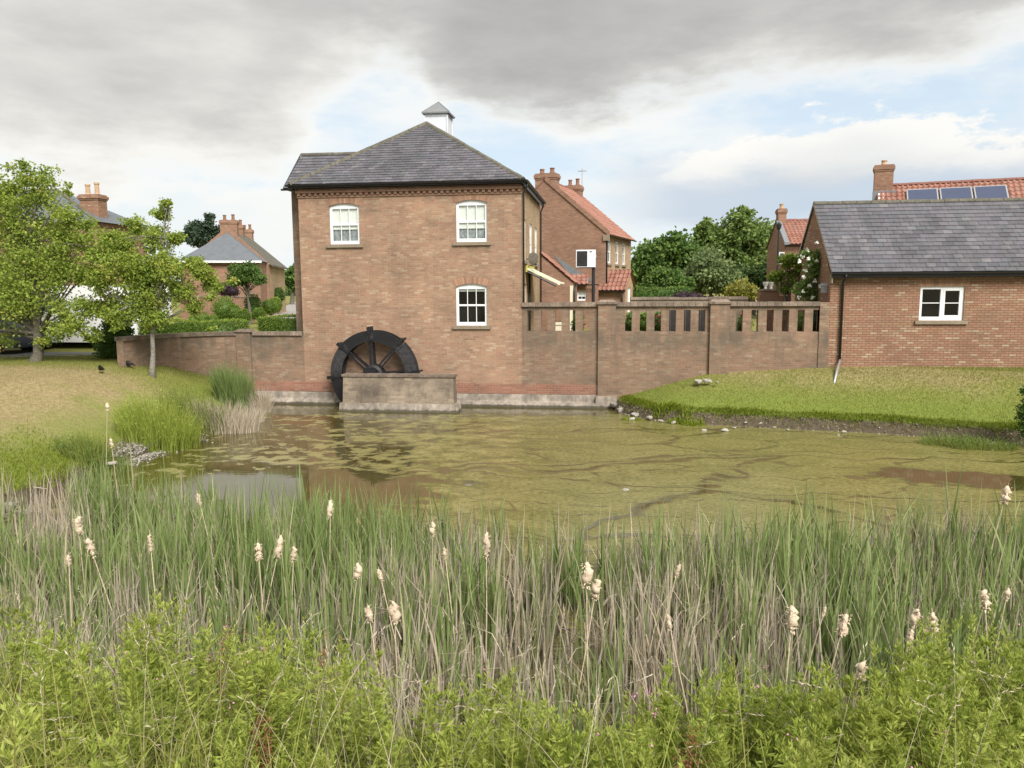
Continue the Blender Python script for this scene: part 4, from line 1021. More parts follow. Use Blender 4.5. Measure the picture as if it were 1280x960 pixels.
rb = MB(); rb.quad((6.80, by0, BE-.05), (BX1+.1, by0, BE-.05), (BX1+.1, BY, BRZ-.05), (6.80, BY, BRZ-.05)); rb.quad((BX1+.1, 2*BY-by0, BE-.05), (6.80, 2*BY-by0, BE-.05), (6.80, BY, BRZ-.05), (BX1+.1, BY, BRZ-.05))
rbo = rb.build('roof', 'slate_far', barn)
slates(rbo, (6.79, by0, BE), (1, 0, 0), Vb, [(0, 0), (BX1-6.75, 0), (BX1-6.75, Vb.length), (0, Vb.length)], .30, .205, max_parts=300, seed=12, order=lambda q: (q[0] > 7.6, q[1]*0+q[0]*0))
slates(rbo, (BX1+.05, 2*BY-by0, BE), (-1, 0, 0), Vector((0, -(BY-by0), BRZ-BE)), [(0, 0), (BX1-6.75, 0), (BX1-6.75, Vb.length), (0, Vb.length)], .5, .4, seed=13)
ridge_line(rbo, (6.80, BY, BRZ+.02), (13.8, BY, BRZ+.02), r=.10, seg=.45); ridge_line(rbo, (13.8, BY, BRZ+.02), (BX1, BY, BRZ+.02), r=.10, seg=1.9)
MB().quad((6.785, by0, BE-.07), (6.785, by0, BE+.02), (6.785, BY, BRZ+.03), (6.785, BY, BRZ-.07)).quad((6.785, BY, BRZ-.07), (6.785, BY, BRZ+.03), (6.785, 2*BY-by0, BE+.02), (6.785, 2*BY-by0, BE-.07)).build('verge', 'mortar', rbo)
MB().box(6.80, BX1, by0+.01, by0+.03, BE-.17, BE-.03).build('fascia', 'black', barn)
MB().box(6.80, 6.845, WY-.25, WY, BE-.35, BE-.05).build('eaves_box', 'stone', barn)
gutter(barn, (6.76, by0-.045, BE-.03), (BX1, by0-.045, BE-.03), r=.065)
pp = PY(1052, 380).x
downpipe(barn, [(pp, by0-.04, BE-.08), (pp, by0-.03, BE-.16), (pp, WY-.07, BE-.35), (pp, WY-.07, 1.62)], .04)
q0 = Vector((pp, WY-.09, 1.66)); q1 = G(1042, 482, .98)
downpipe(barn, [q0, (q0+q1)/2+Vector((0, 0, .05)), q1], .035, 'metal', 'outlet_pipe')

# ------------------------------------------------------------------ foliage tools (numpy)
def unit(v): return v/np.maximum(1e-9, np.linalg.norm(v, axis=-1, keepdims=True))
class Leaves:
    """accumulates diamond leaves and ribbon blades into one mesh"""
    def __init__(s): s.V = []; s.F = []; s.T = []; s.n = 0
    def add(s, V, F, T):
        s.V.append(V.reshape(-1, 3)); s.F.append(F.reshape(-1, 4)+s.n); s.T.append(T.ravel()); s.n += V.reshape(-1, 3).shape[0]
    def leaves(s, P, D, ln, wd, tint, fold=.15):
        n = len(P); D = unit(D); R = unit(np.cross(D, RNG.normal(size=(n, 3)))); N_ = np.cross(R, D)
        ln = np.broadcast_to(ln, (n,))[:, None]; wd = np.broadcast_to(wd, (n,))[:, None]
        V = np.stack([P, P+D*ln*.45+R*wd*.5+N_*wd*fold, P+D*ln, P+D*ln*.45-R*wd*.5+N_*wd*fold], 1)
        s.add(V, np.arange(4*n).reshape(n, 4), np.repeat(tint, 4))
    def blades(s, B, h, w, lean, tint, seg=4, droop=0., az=None, tip=.12):
        n = len(B); az = RNG.uniform(0, 2*pi, n) if az is None else az; d = np.stack([np.cos(az), np.sin(az), 0*az], 1)
        wa = RNG.uniform(0, pi, n); wv_ = np.stack([np.cos(wa), np.sin(wa), 0*wa], 1)
        h = np.broadcast_to(h, (n,)); w = np.broadcast_to(w, (n,)); lean = np.broadcast_to(lean, (n,)); droop = np.broadcast_to(droop, (n,))
        rows = []
        for k in range(seg+1):
            t_ = k/seg; u_ = t_**1.8; z = t_*np.sqrt(np.maximum(.05, 1-lean**2*t_)) - droop*max(0, t_-.45)**2*2.2
            c = B + d*(lean*u_*h)[:, None] + np.array([0, 0, 1])*(h*z)[:, None]
            ww = (w*(1-t_**2.2)*(1-tip)+w*tip*(1-t_))[:, None]*.5 + .0005
            rows.append(np.stack([c-wv_*ww, c+wv_*ww], 1))
        V = np.stack(rows, 1).reshape(n, (seg+1)*2, 3); base = np.arange(n)[:, None, None]*((seg+1)*2)
        q = np.array([[2*k, 2*k+1, 2*k+3, 2*k+2] for k in range(seg)])[None]
        s.add(V, base+q, np.repeat(tint, (seg+1)*2))
    def build(s, name, mat, parent=None, **kw):
        if not s.V: return None
        return fast_mesh(name, np.concatenate(s.V), np.concatenate(s.F), mat, parent, np.clip(np.concatenate(s.T), 0, 1), **kw)
def sphere_pts(n): return unit(RNG.normal(size=(n, 3)))
def blob_world(px, py, r, Y):
    p = PY(px, py, Y); dep = (Vector(p)-EYE).dot(fw); return np.array(p), r*dep/CF
def tree(name, label, cat, Y, blobs, base, base_z, n=8000, leaf=.12, mat='leaf_mid', bark='bark', group=None, depth=1.0, csize=.26, trunk_r=.12, shell=.55, squash=.9, bias=0., lim=14, trunk=True, per=60, solid=True):
    """blobs: (px, py, radius px) of the photograph at distance Y; crown of leaf clumps, trunk with limbs"""
    bl = [blob_world(*b, Y) for b in blobs]
    bx = PY(base[0], base[1], Y); b0 = Vector((bx.x, Y, base_z)) 
    root = empty(name, b0, label, cat, group=group)
    vol = np.array([r**2.0 for _, r in bl]); pr_ = vol/vol.sum(); ncl = max(12, n//per)
    which = RNG.choice(len(bl), ncl, p=pr_); cc = []; cr = []
    dy = np.array([RNG.uniform(-.5, .5)*r*depth for _, r in bl])
    for i in which:
        c, r = bl[i]; u = sphere_pts(1)[0]; rad = r*(shell+(1-shell)*RNG.random())*RNG.uniform(.78, 1.06) if RNG.random() < .8 else r*RNG.random()*.7
        q = c + np.array([u[0], u[1]*depth, u[2]*squash])*rad + [0, dy[i], 0]; cc.append(q); cr.append(r*csize*RNG.uniform(.55, 1.3))
    cc = np.array(cc); cr = np.array(cr); ct = RNG.normal(0, .16, ncl)
    k = RNG.integers(0, ncl, n); off = RNG.normal(size=(n, 3))*cr[k][:, None]*np.array([.62, .62, .45])
    P = cc[k]+off
    D = unit(off+RNG.normal(size=(n, 3))*cr[k][:, None]*.6)+np.array([0, 0, -.35]); 
    hue = .42+ct[k]+RNG.normal(0, .11, n)+bias
    L_ = Leaves(); sz = leaf*RNG.uniform(.6, 1.25, n); L_.leaves(P, D, sz, sz*.72, hue)
    L_.build('crown', mat, root)
    if trunk:
        mb = MB(); cen = np.mean([c for c, _ in bl], 0); top = max(bl, key=lambda q: q[0][2]+q[1])[0]
        low = min(c[2]-r*.3 for c, r in bl)
        forkz = base_z + max(.35, min(low-base_z, (top[2]-base_z)*.4))
        fork = Vector((b0.x*.8+cen[0]*.2, Y+random.uniform(-.1, .1), forkz)); topv = Vector(top)
        if forkz > top[2]-.3: fork.z = base_z+(top[2]-base_z)*.5
        mid = (b0+fork)/2 + Vector((trunk_r*.4, 0, 0))
        stem = [b0-Vector((0, 0, .15)), b0+Vector((0, 0, .12)), mid, fork, fork.lerp(topv, .45)+Vector((random.uniform(-.2, .2), random.uniform(-.2, .2), 0)), topv]
        mb.tube(stem, [trunk_r*1.7, trunk_r*1.15, trunk_r*.95, trunk_r*.85, trunk_r*.45, trunk_r*.08], 9)
        order = RNG.permutation(ncl)[:lim*3]
        for j, i in enumerate(order):
            e = Vector(cc[i]); f = random.random()**.8; s0 = fork.lerp(topv, f*.75)
            if e.z < s0.z - .3: s0 = fork.lerp(topv, .05)
            m1 = s0.lerp(e, .5)+Vector((random.uniform(-.1, .1), random.uniform(-.1, .1), .12))*(e-s0).length*.5
            r0 = trunk_r*(.42 if j < lim else .2)
            mb.tube([s0, m1, e], [r0, r0*.55, r0*.12], 5, cap=False)
        mb.build('trunk', bark, root, smooth=True)
    return root
def shrub(name, label, cat, Y, blobs, base_z, n=2500, leaf=.05, mat='leaf_hedge', group=None, trim=True, depth=1., core=True, bias=0, rough=.05, root=None):
    """clipped or dense shrub: dark inner mass, leaves standing on an uneven skin"""
    bl = [blob_world(*b[:3], Y) for b in blobs]; asp = [b[3] if len(b) > 3 else 1. for b in blobs]
    c0 = bl[0][0]; root = root or empty(name, (c0[0], Y, base_z), label, cat, group=group)
    w_ = np.array([r*r for _, r in bl]); k = RNG.choice(len(bl), n, p=w_/w_.sum()); u = sphere_pts(n)
    C_ = np.array([c for c, _ in bl])[k]; R_ = np.array([r for _, r in bl])[k]; A_ = np.array(asp)[k]
    lump = 1+rough*(np.sin(u[:, 0]*7+k)+np.sin(u[:, 2]*9+k*2)+np.sin(u[:, 1]*8))
    rad = R_*lump*(1+RNG.normal(0, rough*.8, n)) if trim else R_*lump*(RNG.random(n)**.3)*1.05
    P = C_+u*np.stack([rad, rad*depth, rad*A_], 1)
    P[:, 2] = np.maximum(P[:, 2], base_z+.02)
    L_ = Leaves(); sz = leaf*RNG.uniform(.6, 1.3, n)
    D = u+RNG.normal(0, .7, (n, 3))+np.array([0, 0, .3]); L_.leaves(P, D, sz, sz*.65, .42+RNG.normal(0, .2, n)+bias+u[:, 2]*.05)
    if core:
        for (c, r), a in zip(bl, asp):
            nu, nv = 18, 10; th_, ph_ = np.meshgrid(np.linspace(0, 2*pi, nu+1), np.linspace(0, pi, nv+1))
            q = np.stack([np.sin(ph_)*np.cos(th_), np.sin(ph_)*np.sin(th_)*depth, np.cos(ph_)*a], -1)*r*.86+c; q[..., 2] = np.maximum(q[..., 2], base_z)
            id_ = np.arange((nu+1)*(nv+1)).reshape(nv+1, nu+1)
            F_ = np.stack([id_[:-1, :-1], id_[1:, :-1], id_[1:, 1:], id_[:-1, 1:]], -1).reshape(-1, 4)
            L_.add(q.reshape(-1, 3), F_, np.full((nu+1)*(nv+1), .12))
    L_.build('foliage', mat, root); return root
def box_hedge(name, label, x0, x1, y0, y1, z0, z1, n=5000, leaf=.05, mat='leaf_hedge', cat='hedge', group=None, bias=.1):
    root = empty(name, ((x0+x1)/2, (y0+y1)/2, z0), label, cat, group=group)
    L_ = Leaves(); fr_ = [((x1-x0)*(z1-z0), 'f'), ((x1-x0)*(y1-y0), 't'), ((y1-y0)*(z1-z0)*2, 's')]; tot = sum(a for a, _ in fr_)
    for a, kd in fr_:
        m_ = int(n*a/tot); u = RNG.random((m_, 2))
        if kd == 'f': P = np.stack([x0+(x1-x0)*u[:, 0], np.full(m_, y0), z0+(z1-z0)*u[:, 1]], 1); nn = np.array([0, -1, .3])
        elif kd == 't': P = np.stack([x0+(x1-x0)*u[:, 0], y0+(y1-y0)*u[:, 1], np.full(m_, z1)], 1); nn = np.array([0, 0, 1.])
        else: sd = RNG.integers(0, 2, m_); P = np.stack([np.where(sd, x1, x0), y0+(y1-y0)*u[:, 0], z0+(z1-z0)*u[:, 1]], 1); nn = np.stack([np.where(sd, 1., -1.), 0*u[:, 0], .3+0*u[:, 0]], 1)
        P = P+.04*np.stack([np.sin(P[:, 0]*3+P[:, 2]*4), np.sin(P[:, 0]*4.3), np.sin(P[:, 0]*2.7+P[:, 1])], 1)+RNG.normal(0, .022, (m_, 3))
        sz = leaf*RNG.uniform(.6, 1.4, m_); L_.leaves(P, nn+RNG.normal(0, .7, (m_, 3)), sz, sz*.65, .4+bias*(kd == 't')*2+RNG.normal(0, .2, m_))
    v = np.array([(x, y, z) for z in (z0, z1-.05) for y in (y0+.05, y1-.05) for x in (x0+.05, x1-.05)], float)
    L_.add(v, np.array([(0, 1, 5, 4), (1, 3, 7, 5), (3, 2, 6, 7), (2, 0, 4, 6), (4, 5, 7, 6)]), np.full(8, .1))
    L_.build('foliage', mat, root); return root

# ------------------------------------------------------------------ houses beyond
def corner_frame(p, ang): return TR(p.x, p.y, 0, ang)
# the gabled house right of the mill
pb = PY(756.5, 360, 40.5); HB = corner_frame(pb, radians(-13.9)); he = PY(756.5, 290.5, 40.5).z; HBW, HBL = 6.6, 5.9
hb = empty('gabled_house', (pb.x, pb.y, 2.0), 'two storey brick house with red tiled gable and two chimneys, right behind the mill', 'house')
hap = he+2.75
wall_panel(-HBW, 0, 1.9, he, (), .25, M_=HB, gable=(-HBW/2, hap)).build('gable_wall', 'house_brick', hb)
HBs = HB @ TR(0, 0, 0, pi/2)
hw = [(.35, 1.1), (2.15, 2.85), (3.75, 4.45)]
wall_panel(.251, HBL, 1.9, he, [(a, b, he-1.55, he-.35) for a, b in hw], .2, M_=HBs).build('side_wall', 'cream_lit_brick', hb)
for a, b in hw: window(hb, HBs, a, b, he-1.55, he-.35, cols=2, rows=(1, 1), simplew=True, arch=None, rise=0., inset=.03, blind=.2)
wall_panel(.21, HBW-.21, 1.9, he, (), .2, M_=HB @ TR(0, HBL, 0, pi), gable=(HBW/2, hap)).build('back_wall', 'house_brick', hb)
wall_panel(0, HBL-.251, 1.9, he, (), .2, M_=HB @ TR(-HBW, HBL, 0, -pi/2)).build('far_side_wall', 'house_brick', hb)
sl = sqrt((HBW/2+.2)**2+(2.75+.17)**2)
hroof = empty('roof', (0, 0, 0), None, None); hroof.parent = hb; WM[hroof.name] = WM[hb.name]
pantiles(hroof, (.2, -.02, he-.12), (0, 1, 0), (-(HBW/2+.2), 0, 2.75+.2), HBL+.1, sl, HB, name='pantile_courses')
pantiles(hroof, (-HBW-.2, HBL+.1, he-.12), (0, -1, 0), ((HBW/2+.2), 0, 2.75+.2), HBL+.1, sl, HB, seed=4)
ridge_line(hroof, (-HBW/2, -.02, hap+.13), (-HBW/2, HBL+.1, hap+.13), HB, mat='pantile')
MB(HB).hexa([(0.22, -.06, he-.22), (.22, 0, he-.22), (-HBW/2, 0, hap+.02), (-HBW/2, -.06, hap+.02), (.22, -.06, he+.07), (.22, 0, he+.07), (-HBW/2, 0, hap+.30), (-HBW/2, -.06, hap+.30)]).build('verge', 'house_brick', hroof)
MB(HB).box(-.12, .22, -.08, .02, he-.42, he-.12).build('kneeler', 'stone', hb)
gutter(hb, (.26, -.05, he-.12), (.26, HBL+.1, he-.12), HB)
downpipe(hb, [HB @ Vector((.2, .10, he-.15)), HB @ Vector((.05, .1, he-.4)), HB @ Vector((.05, .1, 3.3))], .04)
chimney(hroof, -HBW/2-.56, -HBW/2+.56, .02, .72, hap-.75, PY(678, 216.5, 41.3).z, HB, pots=2, ph=.30, pr=.13)
chimney(hroof, -HBW/2-.45, -HBW/2+.45, HBL-1.0, HBL-.3, hap-.8, hap+.38, HB, pots=2, ph=.4, pr=.12)
an = HB @ Vector((-HBW/2+.42, HBL-.4, hap-.3)); mb = MB(); mb.tube([an, an+Vector((0, 0, 1.7))], .018, 6)
for k in range(5): mb.tube([an+Vector((-.25, -.1+.1*k, 1.55)), an+Vector((.25, -.1+.1*k, 1.55))], .008, 4)
mb.tube([an+Vector((0, -.2, 1.55)), an+Vector((0, .4, 1.55))], .01, 4); tag(mb.build('television_aerial', 'metal'), 'thin grey television aerial on the rear chimney of the gabled house', 'aerial')
# flat grey triangle set on the gable where the lean-to meets it
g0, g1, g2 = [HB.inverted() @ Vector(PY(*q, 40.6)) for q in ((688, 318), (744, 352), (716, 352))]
MB(HB).quad((g0.x, -.012, g0.z), (g2.x, -.012, g2.z), (g1.x, -.012, g1.z)).build('lead_grey_sheet', 'lead', hb)
# porch
P0 = HB
pz = he - 2.1
hp = [(.0, pz-.0)]
pw = MB(HB @ TR(0, -.15)); pw.box(-.35, 1.05, 0, .22, 1.9, pz-.7)
pw.build('porch_wall', 'house_brick', hb)
mb = MB(HB @ TR(1.052, -.15, 0, pi/2)); wall_panel(.221, 2.2, 1.9, pz-.7, [(.75, 1.5, 1.9, 4.0)], .2, mb=mb, gable=(1.1, pz+.12)); mb.build('porch_gable', 'cream_lit_brick', hb)
plain_door(hb, HB @ TR(1.052, -.15, 0, pi/2), .75, 1.5, 1.9, 4.0)
pantiles(hb, (-.45, -.35, pz-.86), (1, 0, 0), (0, 1.3, 1.05), 1.6, 1.67, HB, seed=8, name='porch_pantiles')
pantiles(hb, (1.15, 2.25, pz-.86), (-1, 0, 0), (0, -1.3, 1.05), 1.15, 1.67, HB, seed=9, name='porch_pantiles')
gutter(hb, (-.5, -.40, pz-.88), (1.15, -.40, pz-.88), HB)
downpipe(hb, [HB @ Vector((.8, -.38, pz-.95)), HB @ Vector((.95, -.22, pz-1.2)), HB @ Vector((.95, -.22, 2.2))], .035)
# lean-to outbuilding behind the mill
YC = 33.6; ca, cb = PY(672, 312.5, YC), PY(717, 351, YC)
lt = empty('outbuilding', ((ca.x+cb.x)/2, YC, 2), 'brick lean-to with steep red roof between the mill and the gabled house', 'outbuilding')
mb = MB(); i = 0; poly = [(ca.x-.6, 1.9), (cb.x, 1.9), (cb.x, cb.z-.05), (ca.x, ca.z-.05), (ca.x-.6, ca.z-.05)]; mb.prism(poly, YC, YC+.25); mb.box(cb.x-.25, cb.x, YC+.25, YC+3.2, 1.9, cb.z-.1); mb.build('wall', 'house_brick', lt)
sl_ = Vector((ca.x-cb.x, 0, ca.z-cb.z)); pantiles(lt, (cb.x+.08, YC-.05, cb.z-.09), (0, 1, 0), sl_, 3.3, sl_.length+.1, seed=11)
MB().hexa([(cb.x-.16, YC-.03, 2), (cb.x-.02, YC-.03, 2), (cb.x-.02, YC-.003, 2), (cb.x-.16, YC-.003, 2), (cb.x-.16, YC-.03, 4.1), (cb.x-.02, YC-.03, 4.1), (cb.x-.02, YC-.003, 4.1), (cb.x-.16, YC-.003, 4.1)]).build('door_frame', 'cream', lt)
downpipe(lt, [(cb.x+.1, YC+.1, cb.z-.15), (cb.x+.04, YC-.06, cb.z-.4), (cb.x+.04, YC-.06, 2)], .04)
YD = 37.8; da, db = PY(713, 355.5, YD), PY(748, 355.5, YD)
sh = empty('garden_store', ((da.x+db.x)/2, YD, 2), 'small brick garden store with white window and low red roof, beside the black post', 'outbuilding')
wc0, wc1 = PY(721.5, 376, YD), PY(733, 364, YD)
wall_panel(da.x, db.x, 1.9, da.z, [(wc0.x, wc1.x, wc0.z, wc1.z)], .2, M_=TR(0, YD)).build('wall', 'house_brick', sh)
window(sh, TR(0, YD), wc0.x, wc1.x, wc0.z, wc1.z, cols=2, rows=(1, 1), simplew=True, arch=None, rise=0, sill=False, blind=.4)
pantiles(sh, (da.x-.1, YD-.2, da.z), (1, 0, 0), (0, .9, .5), db.x-da.x-.4, 1.0, seed=14)
gutter(sh, (da.x-.1, YD-.26, da.z), (db.x, YD-.26, da.z))
# heat pump on a post
YH = 30.; h0, h1 = PY(720, 334, YH), PY(744.5, 312, YH)
hpu = empty('heat_pump', ((h0.x+h1.x)/2, YH, h0.z), 'white outdoor heat pump unit with black fan grille, raised on a black post', 'heat pump')
MB().box(h0.x, h1.x, YH, YH+.34, h0.z, h1.z).build('casing', 'white', hpu)
xm = h0.x+(h1.x-h0.x)*.58
MB().box(h0.x+.03, xm, YH-.012, YH-.001, h0.z+.03, h1.z-.05).build('grille_panel', 'black', hpu)
gx_, gz_ = (h0.x+.03+xm)/2, (h0.z+h1.z)/2-.01
mb = MB(); 
for r in (.05, .09, .13, .17): 
    mb.tube([(gx_+r*cos(a*pi/10), YH-.02, gz_+r*sin(a*pi/10)) for a in range(21)], .004, 4, cap=False)
mb.build('fan_guard', 'timber', hpu)
MB().box(xm+.08, xm+.18, YH-.006, YH-.001, h1.z-.10, h1.z-.06).build('badge', 'black', hpu)
MB().box(h1.x, h1.x+.03, YH+.08, YH+.22, h0.z+.35, h0.z+.47).build('pipe_cover', 'metal', hpu)
pst = empty('support_post', (PY(741.5, 360, YH).x, YH+.15, 2), 'thick black post holding up the heat pump', 'post')
MB().tube([(PY(741.5, 360, YH).x, YH+.15, 1.9), (PY(741.5, 360, YH).x, YH+.15, h0.z-.03)], .065, 12).build('post', 'black', pst, smooth=False)
MB().box(h0.x+.1, h1.x-.02, YH+.02, YH+.3, h0.z-.035, h0.z-.001).build('bracket', 'black', pst)

# far right: long red-roofed house with solar panels behind the barn
zE = 9.1; e0_ = G(1117, 231.5, zE); e1_ = G(1280, 223.5, zE); angE = atan2(e1_.y-e0_.y, e1_.x-e0_.x); HE = TR(e0_.x, e0_.y, 0, angE)
he2 = empty('long_house', (e0_.x+4, e0_.y-3, 2), 'long house with red pantile roof and three solar panels, rising behind the barn', 'house')
RH, RW = 3.2, 3.7
er = empty('roof', (0, 0, 0), None, None); er.parent = he2; WM[er.name] = WM[he2.name]
pantiles(er, (-.75, -RW, zE-RH), (1, 0, 0), (0, RW, RH), 14, sqrt(RW*RW+RH*RH), HE, seed=21)
MB(HE).quad((13.3, RW, zE-RH), (-.7, RW, zE-RH), (-.7, 0, zE-.02), (13.3, 0, zE-.02)).build('rear_slope', 'pantile', er)
ridge_line(er, (-.7, 0, zE+.05), (13.2, 0, zE+.05), HE, mat='pantile', seg=.45)
MB(HE).box(-.6, 13.2, -RW+.3, RW-.3, 1.9, zE-RH+.2).build('wall', 'house_brick', he2)
mb = MB(HE @ TR(-.72, RW, 0, -pi/2)); mb.prism([(0, zE-RH), (2*RW, zE-RH), (RW, zE-.0)], 0, .25); mb.build('gable_wall', 'white_paint', he2)
chimney(er, -.92, -.05, -.35, .35, zE-.6, PY(1105, 206.5, e0_.y).z, HE, pots=1, ph=.28, potmat='clay', pr=.14)
MB(HE).box(-.98, .1, -.5, -.36, zE-.75, zE-.3).build('lead_grey_sheet', 'lead', er)  # leadwork at the chimney foot
Vs = Vector((0, RW, RH)).normalized(); Ns = Vector((0, -RH, RW)).normalized()
for k in range(3):
    def sp_(u, v, hgt): return tuple(Vector((0, 0, zE)) - Vs*v + Vector((u, 0, 0)) + Ns*hgt)
    u0 = .55+k*1.46; u1 = u0+1.38
    fr_ = MB(HE).hexa([sp_(u0, 2.1, .05), sp_(u1, 2.1, .05), sp_(u1, .62, .05), sp_(u0, .62, .05), sp_(u0, 2.1, .13), sp_(u1, 2.1, .13), sp_(u1, .62, .13), sp_(u0, .62, .13)]).build('solar_panel', 'metal', he2)
    MB(HE).hexa([sp_(u0+.06, 2.05, .131), sp_(u1-.06, 2.05, .131), sp_(u1-.06, .68, .131), sp_(u0+.06, .68, .131), sp_(u0+.06, 2.05, .137), sp_(u1-.06, 2.05, .137), sp_(u1-.06, .68, .137), sp_(u0+.06, .68, .137)]).build('panel_glass', 'solar', fr_)
# narrow house with red roof
YF = 48; f0, f1 = PY(984, 275.5, YF+2.6), PY(984, 305, YF-.2)
hf = empty('narrow_house', (f0.x+2, YF, 2), 'tall narrow brick house with red pantile roof and single chimney, left of the barn gable', 'house')
xf = PY(980, 330, YF).x
MB().box(xf, xf+5, YF, YF+5.2, 1.9, f1.z-.02).build('wall', 'house_brick', hf)
mb = MB(TR(xf, YF+5.2, 0, -pi/2)); mb.prism([(0, f1.z-.01), (5.2, f1.z-.01), (2.6, f0.z)], 0, .25); mb.build('gable_wall', 'house_brick', hf)
fr2 = empty('roof', (0, 0, 0), None, None); fr2.parent = hf; WM[fr2.name] = WM[hf.name]
pantiles(fr2, (xf-.05, YF-.2, f1.z), (1, 0, 0), (0, 2.8, f0.z-f1.z), 5, sqrt(2.8**2+(f0.z-f1.z)**2), seed=23)
pantiles(fr2, (xf+4.95, YF+5.4, f1.z), (-1, 0, 0), (0, -2.8, f0.z-f1.z), 5, sqrt(2.8**2+(f0.z-f1.z)**2), seed=24)
ridge_line(fr2, (xf-.05, YF+2.6, f0.z+.05), (xf+5, YF+2.6, f0.z+.05), mat='pantile')
chimney(fr2, xf+.02, xf+.5, YF+2.2, YF+2.9, f0.z-.6, PY(984, 261, YF+2.5).z, pots=1, ph=.35, potmat='clay')
MB().hexa([(xf-.06, YF-.25, f1.z-.1), (xf+.22, YF-.25, f1.z-.02), (xf+.22, YF+2.5, f0.z-.02), (xf-.06, YF+2.5, f0.z-.1), (xf-.06, YF-.25, f1.z+.1), (xf+.22, YF-.25, f1.z+.1), (xf+.22, YF+2.5, f0.z+.1), (xf-.06, YF+2.5, f0.z+.1)]).build('lead_grey_sheet', 'lead', fr2)  # leadwork along the verge
gutter(hf, (xf-.05, YF-.27, f1.z-.05), (xf+4, YF-.27, f1.z-.05))
wf = MB(TR(xf, YF+.5, 0, -pi/2)); wa_, wb_ = PY(972, 330, YF).z, PY(972, 315, YF).z
wfo = MB(); wfo.box(xf-.30, xf-.0, YF-.02, YF+.5, wa_, wb_); wfo = wfo.build('window', 'white', hf)
MB().box(xf-.25, xf-.05, YF-.03, YF-.021, wa_+.08, wb_-.08).build('pane', 'solar', wfo)
# lamp post
yl = 44; lb = PY(970, 380, yl); ltp = PY(967, 283, yl)
lp = empty('lamp_post', (lb.x, yl, 2), 'slim black lamp post with round lantern left of the narrow house', 'lamp post')
MB().tube([(lb.x, yl, 1.9), (lb.x, yl, 2.8), (lb.x, yl, ltp.z-.2)], [.09, .06, .04], 8).build('post', 'black', lp)
MB().lathe(lb.x, yl, [(.04, ltp.z-.2), (.12, ltp.z-.1), (.15, ltp.z+.1), (.08, ltp.z+.18), (.02, ltp.z+.24)], 12).build('lantern', 'black', lp)

# far left: big house behind the trees
YG = 41
hg = empty('corner_house', (PY(60, 300, YG).x, YG+3, 1.8), 'large house with slate roof and red brick chimney behind the left-hand trees', 'house')
gx0, gx1 = PY(-330, 300, YG).x, PY(128, 300, YG).x; ga = PY(72, 240, YG+2.4); ge = PY(150, 277, YG)
MB().box(gx0, gx1-.3, YG, YG+4.6, 1.7, ge.z-.0).build('wall', 'house_brick', hg)
rg_ = MB(); AA = (ga.x, YG+2.4, ga.z+.15); LL = (gx0, YG+2.4, ga.z+.15)
rg_.quad((gx0, YG-.3, ge.z), (gx1, YG-.3, ge.z), AA, LL).quad((gx1, YG-.3, ge.z), (gx1, YG+4.9, ge.z), AA).quad((gx1, YG+4.9, ge.z), (gx0, YG+4.9, ge.z), LL, AA).quad((gx0, YG+4.9, ge.z), (gx0, YG-.3, ge.z), LL)
rgo = rg_.build('roof', 'slate_far', hg)
ridge_line(rgo, (gx1, YG-.3, ge.z+.03), Vector(AA)+up_, r=.1); ridge_line(rgo, LL, AA, r=.1)
cxa, cxb = PY(100, 260, YG+.9).x, PY(123, 260, YG+.9).x
chimney(rgo, cxa, cxb, YG+.9, YG+1.7, 6.2, PY(113, 243, YG+1).z, mat='barn_brick', pots=2, ph=.7, pr=.14, potmat='clay', corb=.09)
# windows of the corner house
for px in (20, 80, 130):
    a_ = PY(px-10, 400, YG-.03); window(hg, TR(0, YG-.03), a_.x, a_.x+.9, 2.8, 4.1, cols=2, simplew=True, arch=None, rise=0, sill=False, room=False)
# terrace row left of the mill, turned a little away
YT = 54
tc_ = PY(326, 326.5, YT); HT = TR(tc_.x, YT, 0, radians(17)); TW = 5.6; te = tc_.z; tapz = te+2.25
hh = empty('terrace_end_house', (tc_.x, YT+4, 2), 'end of brick terrace with slate hip, white gutter line and row of chimneys', 'house')
MB(HT).box(-TW, -.1, 0, 3.0, 1.9, te-.02).build('front_wall', 'house_brick', hh)
mb = MB(HT); q_ = (-TW-.2, -.3, te), (.05, -.3, te), (-TW/2, 3.0, tapz)
mb.quad(*q_).quad((.05, -.3, te), (.05, 3.0, te), (-TW/2, 3.0, tapz)).quad((-TW-.2, 3.0, te), (-TW-.2, -.3, te), (-TW/2, 3.0, tapz)); mb.build('hip_roof', 'slate_far', hh)
MB(HT).box(-TW-.25, .1, -.37, -.301, te-.12, te+.03).build('fascia', 'white', hh)
mb = MB(HT); mb.prism([(-TW-.4, 1.9), (.1, 1.9), (.1, te), (-TW/2, tapz+.45), (-TW-.4, te)], 3.0, 3.3); mb.build('gable_wall', 'house_brick', hh)
MB(HT).box(-.2, .098, 3.3, 13, 1.9, te-.1).build('side_wall', 'cream_lit_brick', hh)  # lit side, its brightness put into the brick colour
mb = MB(HT); mb.hexa([(.4, 3.3, te-.3), (.4, 13, te-.3), (-TW/2, 13, tapz+.2), (-TW/2, 3.3, tapz+.2), (.4, 3.3, te-.17), (.4, 13, te-.17), (-TW/2, 13, tapz+.33), (-TW/2, 3.3, tapz+.33)]); mb.quad((-TW-.5, 13, te-.1), (-TW-.5, 3.3, te-.1), (-TW/2, 3.3, tapz+.3), (-TW/2, 13, tapz+.3))
tr_ = mb.build('roof', 'ridge', hh)
for (yy, w_, dz) in ((3.6, .62, 1.0), (7.2, .45, .9), (11.8, .45, .9)):
    chimney(tr_, -TW/2-w_, -TW/2+w_, yy, yy+.7, tapz-.4, tapz+dz, HT, pots=2, ph=.45, pr=.13)
